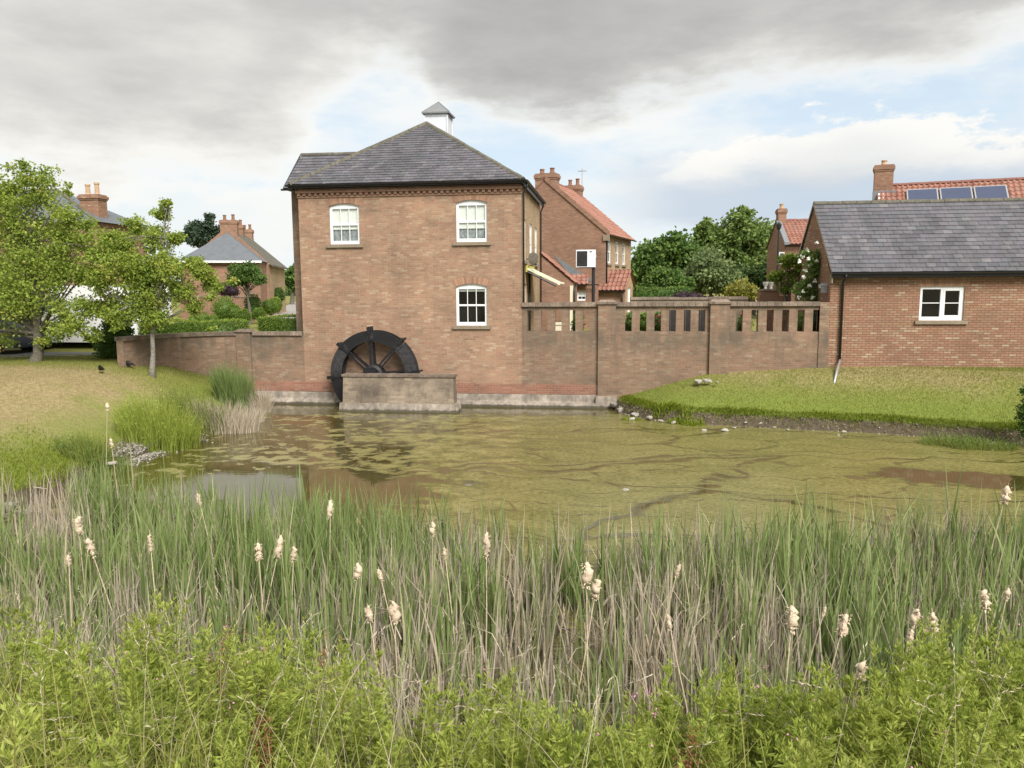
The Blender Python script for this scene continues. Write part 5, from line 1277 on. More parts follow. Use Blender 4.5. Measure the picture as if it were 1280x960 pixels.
for x_ in (-4.2, -1.6): window(hh, HT @ TR(0, -.03), x_-.5, x_+.5, 3.0, 4.2, cols=2, simplew=True, arch=None, rise=0, sill=False, room=False)
# courtyard wall with piers
YW_ = 46; cw = empty('courtyard_wall', (PY(275, 390, YW_).x, YW_, 2), 'red brick courtyard wall with piers in front of the terrace', 'wall')
wa1, wb1 = PY(225, 372, YW_), PY(312, 372, YW_)
MB().box(wa1.x, wb1.x, YW_, YW_+.25, 1.9, wa1.z).build('wall', 'house_brick', cw)
for px in (263, 285, 311):
    q_ = PY(px, 368, YW_); MB().box(q_.x-.2, q_.x+.2, YW_-.06, YW_+.31, 1.9, q_.z).build('pier', 'house_brick', cw); MB().box(q_.x-.25, q_.x+.25, YW_-.11, YW_+.36, q_.z, q_.z+.1).build('pier_cap', 'stone', cw)
coping_run(cw, wa1.x, wb1.x, YW_-.04, YW_+.29, wa1.z, wa1.z+.08, n=22)

# roads and drive
def sheet(name, pts, mat, z=None, kind='structure'):
    MB().quad(*[(p[0], p[1], p[2] if z is None else z) for p in pts]).build(name, mat, kind=kind)
r_ = [G(-260, 500, 1.7), G(0, 458.5, 1.7), G(60, 450, 1.7), G(128, 443, 1.7), G(150, 432, 1.7), G(60, 425, 1.7), G(-400, 430, 1.7)]
n = 5
rp = [(-36, 21.0), (-27, 22.6), (-22, 23.7), (-19.5, 24.5), (-18.0, 25.4), (-17.6, 26.6), (-17.6, 30.5), (-36, 30.5)]
zr = 1.705
MB().quad(*[(x, y, float(height(x, y))*0+zr) for x, y in rp]).build('road', 'asphalt', kind='structure')
mb = MB(); kp = rp[:6]
for k in range(5):
    (xa, ya), (xb, yb) = kp[k], kp[k+1]; d_ = Vector((xb-xa, yb-ya, 0)).normalized(); nn = Vector((d_.y, -d_.x, 0))*.12
    mb.hexa([(xa+nn.x, ya+nn.y, 1.55), (xb+nn.x, yb+nn.y, 1.55), (xb, yb, 1.55), (xa, ya, 1.55), (xa+nn.x, ya+nn.y, 1.745), (xb+nn.x, yb+nn.y, 1.745), (xb, yb, 1.745), (xa, ya, 1.745)])
mb.build('kerb', 'concrete', kind='structure')
dpt = [G(330, 398, 2.), G(385, 398, 2.), G(381, 377.5, 2.), G(366, 377.5, 2.)]
sheet('drive', dpt, 'paving', 2.006)

# ------------------------------------------------------------------ vehicles
def wheel_at(parent, x, y, z, r=.33, w=.2):
    Mw = Matrix.Translation((x, y, z)) @ Matrix.Rotation(pi/2, 4, 'X')
    ty = MB(Mw).lathe(0, 0, [(r*.62, -w/2), (r*.95, -w/2), (r, -w*.3), (r, w*.3), (r*.95, w/2), (r*.62, w/2)], 24).build('wheel', 'tyre', parent)
    MB(Mw).lathe(0, 0, [(r*.2, w/2+.02), (r*.55, w/2+.005), (r*.62, w/2-.02), (r*.62, -w/2)], 16).build('rim', 'metal', ty)
def vehicle(name, label, cat, x0, y0, z0, L_, H_, W_, prof, glass, paint):
    v_ = empty(name, (x0+L_/2, y0+W_/2, z0), label, cat)
    pts = [(x0+fx*L_, z0+fz*H_) for fx, fz in prof]
    n = len(pts); mb = MB(); zc = z0+H_*.5
    # the upper half leans in
    for (yy, inn) in ((y0, 1), (y0+W_, -1)):
        for (x, z) in pts: mb.v.append((x, yy+inn*max(0, (z-zc)/H_)*.35*W_*.4, z))
    mb.f.append(tuple(range(n))); mb.f.append(tuple(reversed(range(n, 2*n))))
    for k in range(n):
        k2 = (k+1) % n; mb.f.append((k, n+k, n+k2, k2))
    body = mb.build('body', paint, v_)
    for gl_ in glass:
        q = []
        for (fx, fz) in gl_:
            x, z = x0+fx*L_, z0+fz*H_; q.append((x, y0+max(0, (z-zc)/H_)*.35*W_*.4-.008, z))
        MB().quad(*q).build('window', 'solar', v_)
    for fx in (.19, .80):
        wheel_at(v_, x0+fx*L_, y0+.08, z0+.32)
        wheel_at(v_, x0+fx*L_, y0+W_-.08, z0+.32)
    for fx in (.19, .80):
        MB(Matrix.Translation((x0+fx*L_, y0-.004, z0+.32)) @ Matrix.Rotation(pi/2, 4, 'X')).lathe(0, 0, [(.40, 0), (.40, .006)], 20).build('wheel_arch', 'dark', v_)
    MB().box(x0-.01, x0+.04, y0+.12, y0+.4, z0+H_*.38, z0+H_*.48).build('headlight', 'white', v_); MB().box(x0-.01, x0+.04, y0+W_-.4, y0+W_-.12, z0+H_*.38, z0+H_*.48).build('headlight', 'white', v_)
    MB().box(x0-.05, x0+.08, y0+.05, y0+W_-.05, z0+H_*.15, z0+H_*.30).build('bumper', 'black', v_)
    return v_
vp = [(0, .13), (1, .13), (1, .9), (.985, .98), (.95, 1), (.30, 1), (.26, .98), (.13, .62), (.02, .5), (0, .42)]
vehicle('parked_van', 'white panel van parked on the road behind the two left-hand trees', 'van', PY(22, 400, 27.2).x, 27.2, 1.7, 5.3, 2.5, 1.95, vp, [[(.17, .6), (.31, .6), (.31, .9), (.285, .9)]], 'vanpaint')
cp_ = [(0, .16), (1, .16), (1, .60), (.97, .68), (.86, .97), (.80, 1), (.45, 1), (.40, .97), (.27, .66), (.03, .56), (0, .46)]
vehicle('parked_car', 'dark blue car parked at the far left edge of the road', 'car', PY(-118, 400, 25.2).x, 25.3, 1.7, 4.2, 1.45, 1.75, cp_, [[(.31, .66), (.57, .66), (.57, .94), (.44, .94)], [(.59, .66), (.88, .66), (.80, .94), (.59, .94)]], 'carpaint')

# ------------------------------------------------------------------ trees and shrubs
tree('maple_tree', 'tall leafy maple with yellow-green crown reaching the left edge, on the lawn by the road', 'tree', 22.8,
     [(28, 215, 22), (52, 235, 30), (15, 235, 30), (80, 275, 34), (20, 285, 60), (-35, 260, 55), (75, 330, 50), (30, 360, 62), (95, 395, 34), (-40, 350, 70), (8, 420, 24), (60, 415, 22), (125, 320, 22), (118, 420, 14), (-40, 410, 40), (88, 238, 9), (112, 300, 22), (118, 345, 26), (105, 280, 12), (140, 305, 14)],
     (44, 462), 1.55, n=50000, leaf=.088, mat='leaf_maple', bark='bark', trunk_r=.17, csize=.23, lim=24, depth=.8, shell=.4, bias=.08)
tree('maple_tree', 'smaller open maple with pale leaning trunk in front of the curved garden wall', 'tree', 22.6,
     [(212, 252, 9), (200, 268, 13), (168, 280, 16), (190, 296, 26), (150, 306, 26), (222, 300, 13), (165, 335, 34), (215, 335, 26), (130, 355, 26), (180, 372, 34), (228, 368, 22), (258, 352, 17), (283, 350, 9), (240, 330, 14), (135, 300, 12), (265, 372, 9), (150, 398, 20), (205, 396, 14), (118, 385, 18), (262, 412, 6), (180, 340, 34), (140, 380, 22), (255, 340, 16), (272, 358, 12), (240, 385, 14), (190, 395, 22), (225, 400, 10), (268, 418, 4)],
     (190, 464), 1.35, n=34000, leaf=.084, mat='leaf_maple', bark='barkpale', trunk_r=.075, csize=.30, lim=26, shell=.35, depth=.8, bias=.12)
shrub('laurel_bush', 'dark green bushy shrub at the left end of the curved garden wall', 'shrub', 24.6, [(145, 420, 19), (150, 435, 17), (139, 438, 16), (148, 408, 14)], 1.65, n=6500, leaf=.09, mat='leaf_mid', trim=False, bias=-.18, rough=.12)
# centre background
G_BG = 'trees beyond the balustrade wall'
tree('garden_tree', 'dense dark green tree nearest the gabled house', 'tree', 58, [(815, 325, 24), (845, 312, 26), (835, 340, 26), (800, 345, 16), (865, 325, 22), (830, 302, 10)], (835, 372), 2, n=13000, leaf=.30, mat='leaf_mid', group=G_BG, trunk_r=.3, bias=.02, csize=.28)
tree('garden_tree', 'tallest broad tree in the garden, rounded mid green crown with a tuft on top', 'tree', 64, [(925, 300, 40), (895, 300, 28), (955, 310, 32), (928, 272, 14), (930, 264, 7), (900, 335, 28), (950, 345, 32), (968, 330, 20), (880, 290, 14)], (930, 375), 2, n=24000, leaf=.32, mat='leaf_olive', group=G_BG, trunk_r=.4, bias=.14, csize=.24)
tree('yew_tree', 'very dark evergreen under the tallest tree', 'tree', 56, [(935, 352, 20), (955, 358, 16), (915, 352, 12), (962, 340, 14)], (940, 378), 2, n=7000, leaf=.26, mat='leaf_dark', trunk_r=.25, csize=.3)
tree('willow_bush', 'light grey-green feathery willow bush in front of the tallest tree', 'shrub', 46, [(885, 335, 24), (895, 350, 24), (868, 352, 20), (912, 355, 18), (890, 318, 12)], (888, 378), 2, n=12000, leaf=.20, mat='leaf_willow', trunk_r=.12, csize=.26)
tree('willow_bush', 'small grey-green bush just right of the gabled house', 'shrub', 44, [(828, 348, 16), (842, 352, 16), (815, 354, 12), (855, 358, 13)], (833, 378), 2, n=7000, leaf=.17, mat='leaf_mid', trunk_r=.1, csize=.3, bias=.05)
shrub('yellow_shrub', 'yellow flowering shrub beyond the wall, left of the brick garden pier', 'shrub', 38, [(928, 362, 11), (940, 365, 8), (915, 364, 8)], 2, n=2500, leaf=.11, mat='leaf_yellow', trim=False, rough=.15)
box_hedge('garden_hedge', 'clipped green hedge across the garden behind the heather mound', PY(788, 360, 42).x, PY(860, 360, 42).x, 42, 43, 2, PY(800, 361, 42).z, n=3500, leaf=.10, mat='leaf_mid')
shrub('heather_mound', 'low mound of dark purple heather on the stone retaining wall', 'shrub', 31.6, [(853, 371, 10, .55), (866, 371, 10, .5), (877, 373, 7, .5), (843, 373, 6, .5)], 3.3, n=2200, leaf=.05, mat='leaf_purple', rough=.12)
rw = empty('retaining_wall', (PY(860, 380, 31).x, 31, 2), 'long low stone retaining wall of a raised bed beyond the balustrade', 'wall')
MB().box(PY(788, 380, 31).x, PY(935, 380, 31).x, 31, 31.5, 1.9, PY(860, 374.5, 31).z).build('wall', 'stone', rw); coping_run(rw, PY(788, 380, 31).x, PY(935, 380, 31).x, 30.95, 32.4, PY(860, 374.5, 31).z, PY(860, 371.5, 31).z, n=12)
tree('acacia_bush', 'yellow-green shrub with drooping sprays left of the white rose', 'shrub', 30, [(985, 325, 10), (975, 343, 10), (990, 345, 10), (982, 360, 8), (998, 330, 8), (966, 348, 5)], (985, 385), 2, n=3800, leaf=.10, mat='leaf_hedge', bias=.15, trunk_r=.05, csize=.4)
rose = tree('climbing_rose', 'climbing rose with white flowers on the gable wall of the barn', 'climbing plant', 27.4, [(1018, 322, 12), (1020, 340, 16), (1012, 358, 15), (1024, 364, 10), (1028, 345, 9), (1005, 318, 7), (1000, 366, 9), (1014, 372, 9)], (1018, 388), 2, n=6500, leaf=.075, mat='leaf_mid', bias=.3, trunk_r=.04, csize=.4, depth=.8)
L_ = Leaves()
for (px, py) in ((1010, 324), (1021, 326), (1013, 331), (1003, 321), (1006, 338), (1004, 347), (1000, 327), (1030, 330), (1012, 357), (1019, 350), (1004, 364), (999, 372), (1025, 358), (1009, 312), (1021, 303), (1015, 372), (1029, 372)):
    c = np.array(PY(px, py, 26.85+random.uniform(-.15, .3))); m_ = 14; L_.leaves(np.repeat(c[None], m_, 0)+RNG.normal(0, .02, (m_, 3)), RNG.normal(size=(m_, 3)), .07, .07, np.full(m_, .5))
L_.build('flowers', 'petal_white', rose, kind='stuff')
wl = PY(1031, 361, 26.2); wlo = empty('wall_lantern', (wl.x, 26.2, wl.z), 'small pale wall lantern on the barn gable beside the rose', 'lamp')
MB().box(wl.x-.10, wl.x+.08, 26.12, 26.3, wl.z-.13, wl.z+.10).build('housing', 'metal', wlo); MB().hexa([(wl.x-.15, 26.07, wl.z+.10), (wl.x+.13, 26.07, wl.z+.10), (wl.x+.13, 26.35, wl.z+.10), (wl.x-.15, 26.35, wl.z+.10), (wl.x-.08, 26.14, wl.z+.19), (wl.x+.06, 26.14, wl.z+.19), (wl.x+.06, 26.28, wl.z+.19), (wl.x-.08, 26.28, wl.z+.19)]).build('cap', 'metal', wlo); MB().box(wl.x+.08, 6.86, 26.19, 26.23, wl.z-.02, wl.z+.02).build('bracket', 'metal', wlo)
# brick garden pier with two pale urns
gb0, gb1 = PY(950, 362, 31).x, PY(986, 362, 31).x; gz1 = PY(960, 363.5, 31).z
gp_ = empty('garden_pier', ((gb0+gb1)/2, 31, 2), 'short stepped brick wall end beyond the balustrade, carrying two urns', 'wall')
MB().box(gb0, gb1-.35, 31, 31.5, 1.9, gz1).box(gb1-.35, gb1+.1, 31.0, 31.5, 1.9, gz1-.2).build('brickwork', 'house_brick', gp_); coping_run(gp_, gb0-.02, gb1-.35, 30.96, 31.54, gz1, gz1+.06, n=4)
for k, px in enumerate((957, 964)):
    q = PY(px, 362, 31.2); z = gz1+.062
    u_ = empty('garden_urn', (q.x, 31.25, z), ('white garden urn on the brick wall end, the left of two', 'white garden urn on the brick wall end, the right of two')[k], 'urn', group='white urns on the brick wall end')
    MB().lathe(q.x, 31.25, [(.06, z), (.05, z+.05), (.03, z+.08), (.09, z+.17), (.11, z+.26), (.12, z+.28), (.09, z+.28)], 14).build('urn', 'white_paint', u_, smooth=True)
# things seen through the slots
fe = empty('timber_fence', (PY(860, 400, 27.3).x, 27.3, 2), 'dark timber fence panel seen through the slots of the middle bay', 'fence')
fa, fb_ = PY(832, 400, 27.3).x, PY(888, 400, 27.3).x; n = 9
for k in range(n): MB().box(fa+(fb_-fa)*k/n+.004, fa+(fb_-fa)*(k+1)/n-.004, 27.3+.012*(k % 2), 27.33+.012*(k % 2), 1.95, 3.32).build('board', 'timber', fe)
cb_ = PY(698, 408, 28); bn = empty('storage_box', (cb_.x, 28, 2), 'cream storage box seen through a slot of the first bay', 'box')
z1 = PY(698, 403.5, 28).z; MB().box(cb_.x-.25, cb_.x+.25, 27.9, 28.4, 1.95, z1-.07).build('body', 'cream', bn); MB().box(cb_.x-.28, cb_.x+.28, 27.87, 28.43, z1-.07, z1).build('lid', 'cream', bn)
for (px, r_px, ttl, mt_) in ((722, 8, 'small leafy shrub behind the last slots of the first bay', 'leaf_mid'), (787, 8, 'green shrub behind the first slot of the middle bay', 'leaf_mid'), (803, 7, 'low shrub behind the second slot of the middle bay', 'leaf_hedge'), (822, 10, 'pink rose bush behind the third slot of the middle bay', 'leaf_mid'), (930, 10, 'pink rose bush behind the first slots of the third bay', 'leaf_mid'), (1003, 9, 'bright green shrub behind the fifth slot of the third bay', 'leaf_hedge'), (1020, 11, 'dark green shrub behind the last slot beside the barn', 'leaf_dark')):
    s_ = shrub('garden_shrub', ttl, 'shrub', 26.9, [(px, 407, r_px, 1.4), (px+2, 396, r_px*.7)], 2, n=700, leaf=.06, mat=mt_, trim=False, group='shrubs behind the balustrade')
    if 'pink' in ttl:
        L_ = Leaves()
        for _ in range(7):
            c = np.array(PY(px+random.uniform(-6, 8), random.uniform(392, 410), 26.6)); L_.leaves(np.repeat(c[None], 10, 0), RNG.normal(size=(10, 3)), .06, .06, np.full(10, .5))
        L_.build('flowers', 'petal_pink', s_, kind='stuff')
# left background greenery
box_hedge('box_hedge', 'long clipped light green hedge behind the left garden wall', PY(178, 408, 27).x, PY(303, 408, 27).x, 26.7, 27.5, 1.95, PY(250, 402.5, 26.7).z, n=9000, leaf=.05)
box_hedge('box_hedge', 'short clipped hedge against the mill, right of the wall pier', PY(322, 408, 27.2).x, ML-.45, 27.2, 28.0, 1.95, PY(345, 397, 27.2).z, n=6000, leaf=.05)
tree('lollipop_tree', 'round clipped ball tree on a bare stem in front of the terrace', 'tree', 42, [(300, 344, 15), (316, 345, 15), (308, 342, 16), (292, 350, 9), (325, 350, 9)], (312, 388), 2, n=9000, leaf=.12, mat='leaf_mid', trunk_r=.09, csize=.20, bias=-.12)
def topiary(label, cat_n, Y, blobs, bz=2., n=1800, leaf=.07, mat='leaf_hedge', bias=-.1, name='topiary_bush'): return shrub(name, label, cat_n, Y, blobs, bz, n=n, leaf=leaf, mat=mat, bias=bias, group='clipped bushes along the drive')
topiary('large dome-shaped clipped bush behind the long hedge', 'bush', 38, [(281, 388, 14, 1.1), (291, 391, 10)], n=3000)
topiary('clipped green column bush under the ball tree', 'bush', 43, [(316, 378, 9), (316, 388, 9.5)], n=2500, mat='leaf_mid', bias=-.2)
topiary('small round bush right of the dome-shaped bush', 'bush', 37, [(304, 396, 8)])
topiary('small round bush beside the edge of the drive', 'bush', 38, [(324, 393, 7)])
topiary('round clipped bush at the near side of the drive', 'bush', 44, [(337, 384, 9)])
topiary('yellow-green clipped cylinder bush closest to the pale drive', 'bush', 46, [(345, 381, 7, 1.2)], bias=.15)
topiary('dark round bush far up the drive', 'bush', 60, [(347, 369, 8)], mat='leaf_mid', bias=-.25, leaf=.11)
topiary('low yellow-green bush behind the left part of the long hedge', 'bush', 36, [(255, 399, 8), (266, 401, 7), (243, 402, 8)], bias=.0)
shrub('plum_bush', 'dark purple-leaved bush beside the ball tree', 'shrub', 44, [(281, 362, 10, .8), (291, 364, 8, .8)], 2.8, n=1800, leaf=.09, mat='leaf_purple', trim=False)
tree('pine_tree', 'dark pine rising behind the terrace chimneys', 'tree', 88, [(262, 280, 9), (247, 284, 9), (235, 292, 9), (255, 292, 12), (270, 290, 9), (245, 300, 10), (232, 298, 6), (262, 271, 5)], (255, 372), 2, n=6500, leaf=.34, mat='leaf_pine', trunk_r=.3, csize=.34, bark='bark')
tree('poplar_tree', 'mid green tree at the end of the drive against the mill corner', 'tree', 100, [(363, 345, 10), (362, 358, 10), (368, 336, 8), (372, 350, 10), (356, 352, 6)], (365, 378), 2, n=4500, leaf=.4, mat='leaf_mid', trunk_r=.3, bias=-.1)
shrub('cottage_hedge', 'pale hedge and bushes at the end of the drive', 'hedge', 95, [(352, 362, 6), (345, 360, 6)], 2, n=900, leaf=.2, mat='leaf_olive')
# distant wood along the horizon
L_ = Leaves(); m_ = 15000; ang = RNG.uniform(-.95, .75, m_); dist = RNG.uniform(240, 270, m_); base = 6+3.0*np.sin(ang*17)+2.0*np.sin(ang*41+1)+1.3*np.sin(ang*97)
hgt = RNG.random(m_)**.6*base; P = np.stack([np.sin(ang)*dist, np.cos(ang)*dist, 2+hgt], 1); L_.leaves(P, RNG.normal(size=(m_, 3)), RNG.uniform(1.0, 2.4, m_), RNG.uniform(.8, 1.8, m_), RNG.normal(.45, .2, m_)); L_.build('distant_wood', 'leaf_dark', kind='stuff', label='far line of dark trees along the horizon', cat=None)

# ------------------------------------------------------------------ banks: grass, fringes, stones, birds
def gz(x, y): return height(x, y)
def scatter(n, x0, x1, y0, y1, cond):
    x = RNG.uniform(x0, x1, n); y = RNG.uniform(y0, y1, n); sd = pond_sd(x, y); k = cond(x, y, sd); return x[k], y[k], sd[k]
# short turf over both lawns
L_ = Leaves()
x, y, s = scatter(230000, -24, -11, 9, 25.4, lambda x, y, s: (s > .12) & ~((y > 21+(x+36)*.26) & (x < -17.5)))
dry = np.clip(sm(-x, 11.9, 13.0)*sm(y, 12.6, 14.8)*(1-sm(y, 20.6, 22.9)), 0, 1)
k = RNG.random(len(x)) > dry*.93
xx, yy = x[k], y[k]; L_.blades(np.stack([xx, yy, gz(xx, yy)-.01], 1), RNG.uniform(.03, .075, len(xx)), .012, RNG.uniform(.1, .7, len(xx)), RNG.normal(.5, .2, len(xx)), seg=1)
x, y, s = scatter(150000, .2, 18, 17.5, 25.7, lambda x, y, s: s > .22); L_.blades(np.stack([x, y, gz(x, y)-.01], 1), RNG.uniform(.03, .08, len(x)), .012, RNG.uniform(.1, .7, len(x)), RNG.normal(.5, .2, len(x))+.15*wob(x, y, 2), seg=1)
L_.build('lawn_grass', 'lawnblade', kind='stuff', label='short mown grass on the two banks')
L_ = Leaves(); x, y, s = scatter(90000, -24, -12, 12, 23, lambda x, y, s: s > .6); dry = sm(-x, 11.9, 13.0)*sm(y, 12.6, 14.6)*(1-sm(y, 20.8, 23)); k = RNG.random(len(x)) < dry
x, y = x[k], y[k]; L_.blades(np.stack([x, y, gz(x, y)-.01], 1), RNG.uniform(.02, .05, len(x)), .012, RNG.uniform(.3, .9, len(x)), RNG.normal(.5, .25, len(x)), seg=1); L_.build('dry_lawn_grass', 'dryblade', kind='stuff', label='scorched straw-coloured grass on the left lawn')
# bright overhanging fringe at the lip of the banks
L_ = Leaves()
x, y, s = scatter(320000, -1, 18, 17, 26, lambda x, y, s: (s > .16) & (s < .50) & (y < 25.6) & (x > .1))
h_ = RNG.uniform(.08, .30, len(x))*(.8+.5*wob(x, y, 3)); L_.blades(np.stack([x, y, gz(x, y)-.02], 1), h_, .012, RNG.uniform(.2, .9, len(x)), RNG.normal(.55, .2, len(x)), seg=2, droop=.5, az=RNG.normal(-pi/2, .9, len(x)))
x, y, s = scatter(160000, -20, -10, 8.5, 16, lambda x, y, s: (s > .1) & (s < 2.2) & (RNG.random(len(x)) < np.exp(-s*1.0)*.7))
L_.blades(np.stack([x, y, gz(x, y)-.02], 1), RNG.uniform(.06, .2, len(x)), .011, RNG.uniform(.2, .9, len(x)), RNG.normal(.6, .2, len(x)), seg=2, droop=.5)
L_.build('bank_fringe_grass', 'fringe', kind='stuff', label='bright overhanging grass at the lip of the banks')
def clump(name, label, cat, cx, cy, rx, ry, n, h, mat, lean=.25, w=.014, tint=.5, droop=0., group=None, dead=0, seg=3, leaves=0, lmat=None, leaf=.05, tv=.2):
    root = empty(name, (cx, cy, float(gz(cx, cy))), label, cat, group=group)
    L_ = Leaves(); a = RNG.uniform(0, 2*pi, n); r = np.sqrt(RNG.random(n)); x = cx+np.cos(a)*r*rx; y = cy+np.sin(a)*r*ry
    hh_ = h*RNG.uniform(.5, 1.1, n)*(1-.35*r**2); L_.blades(np.stack([x, y, np.maximum(-.05, gz(x, y)-.03)], 1), hh_, w, RNG.uniform(.02, lean, n)+.15*r, RNG.normal(tint, tv, n), seg=seg, droop=droop, az=a+RNG.normal(0, .8, n)); L_.build('foliage', mat, root)
    if leaves:
        L_ = Leaves(); k = RNG.integers(0, n, leaves); t_ = RNG.uniform(.25, 1, leaves); P = np.stack([x[k]+np.cos(a[k])*t_*.1, y[k]+np.sin(a[k])*t_*.1, np.maximum(0, gz(x, y))[k]+hh_[k]*t_*.95], 1); L_.leaves(P, RNG.normal(size=(leaves, 3))+np.array([0, 0, .6]), leaf*RNG.uniform(.6, 1.3, leaves), leaf*.3, RNG.normal(.5, .2, leaves)); L_.build('leafage', lmat or mat, root, kind='stuff')
    return root
def at(px, py, z): p = G(px, py, z); return p.x, p.y
cx, cy = at(290, 503, .35); clump('rush_clump', 'tall dark green clump of rushes at the left end of the mill footing', 'rushes', cx, cy+.1, .6, .4, 1300, 1.5, 'reed', .22, .02, tint=.38, tv=.13)
clump('dry_sedge', 'tan dry sedge between the rushes and the mill footing', 'sedge', cx+.85, cy+.25, .35, .3, 330, 1.05, 'dead', .4, .014, tint=.7)
cx, cy = at(270, 537, .1); clump('dry_sedge', 'tan upright sedge standing at the water edge below the rushes', 'sedge', cx, cy+.3, 1.1, .5, 1100, 1.0, 'dead', .25, .018, tint=.7)
cx, cy = at(312, 524, .1); clump('dry_sedge', 'sparse dry stalks nearest the mill on the left bank', 'sedge', cx-.1, cy+.1, .5, .4, 300, .7, 'dead', .3, .012, tint=.65)
cx, cy = at(190, 545, .35); clump('yellow_flag_clump', 'large bright yellow-green weed clump on the left bank', 'weeds', cx, cy+.3, 1., .8, 1700, 1.35, 'herb', .3, .013, tint=.45, leaves=2600, lmat='herb', leaf=.07)
cx, cy = at(232, 528, .35); clump('green_weed_clump', 'duller green weeds with purple tips behind the shingle', 'weeds', cx, cy+.5, 1., .6, 1200, 1.15, 'grassblade', .35, .012, tint=.3, leaves=1500, lmat='leaf_mid', leaf=.06)
cx, cy = at(105, 580, .25); clump('low_weed_clump', 'low reddish-green weeds where the left bank dips to the reeds', 'weeds', cx, cy+.3, .8, .5, 900, .55, 'grassblade', .5, .011, tint=.35, leaves=1800, lmat='leaf_mid', leaf=.05)
cx, cy = at(60, 560, .5); clump('low_weed_clump', 'thin grassy weeds on the lawn edge at the far left', 'weeds', cx+.8, cy+.4, .4, .3, 350, .6, 'grassblade', .5, .011, tint=.5)
for (px, py, nn, hh_, ttl) in ((832, 508, 260, .38, 'leafy weed tuft left on the right bank lip'), (850, 512, 260, .34, 'broad-leaved yellow-green weeds on the right bank lip'), (868, 514, 200, .30, 'small weed tuft right of the broad-leaved weeds'), (790, 508, 220, .2, 'low weeds by the wall corner and grey stones')):
    cx, cy = at(px, py, .42); clump('bank_weed', ttl, 'weeds', cx, cy+.1, .35, .22, nn, hh_, 'fringe', .6, .03, tint=.6, group='weed tufts on the right bank', droop=.4)
for (px, py, ttl) in ((1195, 553, 'ragged green weeds at the water edge on the right'), (1235, 558, 'ragged weeds at the water edge nearest the right edge')):
    cx, cy = at(px, py, .1); clump('bank_weed', ttl, 'weeds', cx, cy+.25, .8, .35, 700, .36, 'grassblade', .6, .012, tint=.3, group='weed tufts on the right bank', leaves=800, lmat='leaf_mid', leaf=.05)
shrub('dark_shrub', 'dark green shrub cut off by the right edge of the view', 'shrub', float(at(1296, 555, .1)[1]), [(1290, 515, 15), (1292, 535, 15), (1288, 490, 9)], .2, n=4500, leaf=.06, mat='leaf_mid', trim=False, bias=-.15, rough=.15)
# stones
def stone_mesh(seed, pale):
    rs = np.random.default_rng(seed); bm_v = []; nu, nv = 10, 6; F_ = []
    ph = rs.uniform(0, 6, 6)
    for i in range(nv+1):
        for j in range(nu):
            t_, p_ = 2*pi*j/nu, pi*i/nv; r = 1+.18*sin(2*t_+ph[0])+.12*sin(3*t_+ph[1]+2*p_)+.1*sin(4*p_+ph[2])
            bm_v.append((r*sin(p_)*cos(t_), r*sin(p_)*sin(t_)*.8, r*cos(p_)*.55))
    for i in range(nv):
        for j in range(nu): a, b = i*nu+j, i*nu+(j+1) % nu; F_.append((a, a+nu, b+nu, b))
    me = bpy.data.meshes.new('stone'); me.from_pydata(bm_v, [], F_); me.materials.append(M['paleRock' if pale else 'rock']); return me
sm_ = {True: [stone_mesh(k, True) for k in range(3)], False: [stone_mesh(k+9, False) for k in range(3)]}
def stone(px, py, z, r, pale, label):
    p = G(px, py, z); o = bpy.data.objects.new('stone', random.choice(sm_[pale])); C.objects.link(o); o.location = (p.x, p.y, max(0, z)); o.scale = (r*random.uniform(.9, 1.3), r, r*random.uniform(.7, 1)); o.rotation_euler = (random.uniform(-.2, .2), random.uniform(-.2, .2), random.uniform(0, 6))
    tag(o, label, 'stone', 'stones along the banks')
for q in [(906, 538, .02, .12, True, 'flat white stone, the largest lying at the foot of the right bank'), (918, 535, .02, .06, True, 'small white stone just right of the largest white one'), (880, 538, .02, .07, True, 'white stone left of the largest white one'),
          (1055, 540, .03, .07, True, 'pale stone half way along the right bank foot'), (1048, 544, .01, .05, True, 'pale flat stone in the water half way along the right bank'), (1243, 556, .02, .10, True, 'pale stone under the ragged weeds at the right'),
          (768, 506, .15, .18, False, 'grey rock at the end of the balustrade footing'), (776, 512, .08, .15, False, 'grey rock in the water below the wall corner'), (795, 518, .06, .16, False, 'grey rock at the left tip of the right bank'), (790, 524, .02, .10, False, 'dark rock at the water line by the wall corner'), (812, 522, .08, .13, False, 'grey rock under the leafy weeds'),
          (826, 526, .04, .09, False, 'small grey rock under the leafy weeds'), (842, 528, .05, .08, False, 'small brown rock below the broad-leaved weeds'), (873, 477, 1.02, .15, False, 'grey stone lying on the grass slope, left of a pair'), (884, 476, 1.05, .13, False, 'grey stone lying on the grass slope, right of a pair'), (896, 478, 1.02, .07, False, 'small stone trailing beside the pair on the slope'),
          (932, 528, .12, .05, True, 'white pebble stuck in the bare bank'), (968, 534, .06, .05, True, 'white pebble at the foot of the bare bank'), (951, 529, .14, .04, True, 'tiny pale pebble in the bare bank'), (985, 537, .03, .05, True, 'pale pebble right of the others under the bank'),
          (227, 556, .06, .13, True, 'whitish stone at the right end of the shingle'), (45, 612, .15, .13, False, 'grey stone on the muddy edge at the far left'), (12, 632, .15, .16, False, 'dark stone on the mud at the left edge'), (30, 640, .08, .10, False, 'small stone beside the dark one on the mud')]: stone(*q)
